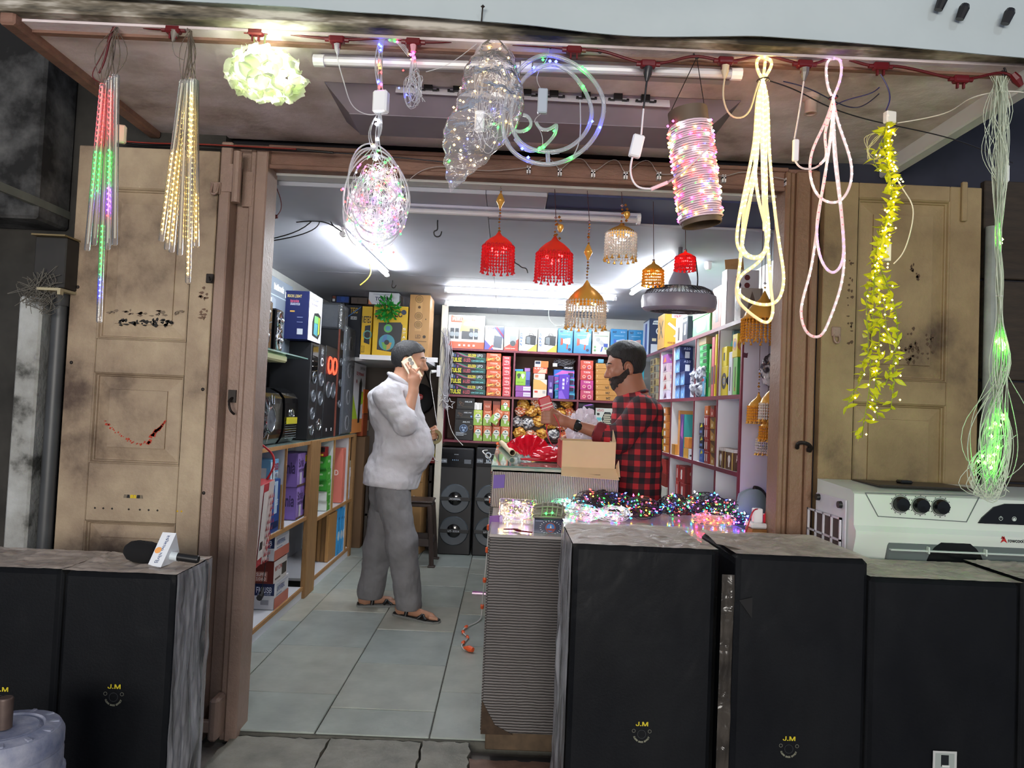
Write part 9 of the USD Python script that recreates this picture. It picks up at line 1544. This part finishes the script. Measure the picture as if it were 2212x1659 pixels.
def shirt(p):
    d = chain(p, [nk + [.0, 0, -.06], ch, be, pe + [0, 0, -.04]], [.08, .128, .122, .126], .09); d = smin(d, rcone(p, ls, rsx, .066, .066), .06); d = smin(d, chain(p, [ls, le, cu], [.076, .068, .052], .03), .04); d = smin(d, chain(p, [rsx, rex, rex + (rwx - rex)*.4], [.074, .062, .05], .03), .04); d = d - fold(p, .022, (8, 8, 14), 24) - fold(p, .01, (24, 24, 12), 28)
    d = np.maximum(d, pe[2] - .06 - p[:, 2]); d = np.maximum(d, ((p - (nk + [.0, 0, .005])) @ np.array([.25, 0, .97], np.float32))); return np.maximum(d, -rcone(p, hd.c, nk + [-.02, 0, -.02], .07, .054))
n = {'tc': ('texture_coordinate', {}), 'x': ('separate_xyz', {})}; L = [('tc.object', 'x.vector')]
for a in 'xz':
    n['m' + a] = ('math', dict(math_type='multiply', value2=1/.062)); n['f' + a] = ('math', dict(math_type='fraction')); n['g' + a] = ('math', dict(math_type='greater_than', value2=.52)); n['s' + a] = ('math', dict(math_type='multiply', value2=.5)); L += [('x.' + a, 'm%s.value1' % a), ('m%s.value' % a, 'f%s.value1' % a), ('f%s.value' % a, 'g%s.value1' % a), ('g%s.value' % a, 's%s.value1' % a)]
n.update({'ad': ('math', dict(math_type='add')), 'r': ('rgb_ramp', dict(ramp=[(0, K(22, 18, 24)), (.24, K(22, 18, 24)), (.26, K(84, 18, 28)), (.74, K(84, 18, 28)), (.76, K(176, 32, 40)), (1, K(176, 32, 40))])), 'p': ('principled_bsdf', dict(roughness=.8))}); L += [('sx.value', 'ad.value1'), ('sz.value', 'ad.value2'), ('ad.value', 'r.fac'), ('r.color', 'p.base_color')]
PLAID = usdkit.material(stage, '/World/Looks/red_black_check', n, L, surface='p.BSDF')
t.add('shirt', nets(shirt, (.4, 3.62, .7), (1.0, 4.4, 1.56), .0065), PLAID, smooth=True); b = B()
for s in (-1, 1): b.tube(spline([nk + [.08, 0, .012], nk + [.05, s*.06, .006], nk + [-.01, s*.072, -.018], nk + [-.062, s*.035, -.06]], 14), .013, 7)
t.add('collar', b, PLAID, smooth=True); t.add('rolled_cuff', B().lathe([(.044, -.045), (.058, -.03), (.060, .02), (.052, .03), (.036, .024)], 20, cu, lw - le), mat('dark_red_cloth', K(110, 20, 32), .8), smooth=True)
t.add('trousers', nets(lambda p: np.maximum(np.maximum(np.minimum(chain(p, [hip[0] + [0, .02, .05], kn[0], an[0]], [.125, .085, .075], .04), chain(p, [hip[1] + [0, -.02, .05], kn[1], an[1]], [.125, .085, .075], .04)) - fold(p, .02, (9, 9, 18), 3), .05 - p[:, 2]), p[:, 2] - pe[2] + .02), (.5, 3.7, .0), (1.0, 4.35, 1.0), .01), mat('dark_trousers', K(34, 36, 48), .8), smooth=True)
wt = lw - (lw - le)/np.linalg.norm(lw - le)*.012; w_ = t.add('watch', B().lathe([(.030, -.013), (.034, -.010), (.034, .010), (.030, .013)], 20, wt, lw - le), BLACK_PL, smooth=True); t.add('watch_face', B().lathe([(0, .008), (.021, .007), (.023, 0)], 18, wt + [.0, -.032, -.004], (.1, -1, -.1)), CB, smooth=40, parent=w_)
tb = T('red_gift_box', 'red box with two pale stripes and a red lead held by the bearded man', 'box', bxc); Am = np.array([[math.cos(.35), 0, -math.sin(.35)], [0, 1, 0], [math.sin(.35), 0, math.cos(.35)]])
tb.add('box', B().box(-.034, .034, -.022, .022, -.075, .075, bev=.006).xf(Am, bxc), mat('red_glossy_box', K(186, 16, 40), .4)); b = B()
for z in (.012, .03): b.box(-.033, .033, -.0235, -.022, z, z + .006)
tb.add('stripe', b.xf(Am, bxc), mat('pale_stripe', K(220, 190, 180), .4)); tb.add('lead', B().tube(spline([bxc + [.0, -.01, -.07], bxc + [.0, -.03, -.12], bxc + [.04, -.03, -.19], bxc + [.07, -.03, -.14], bxc + [.05, -.035, -.05], bxc + [.03, -.03, -.02]], 24), .0028, 6), mat('red_lead2', K(200, 40, 60), .4), smooth=True)
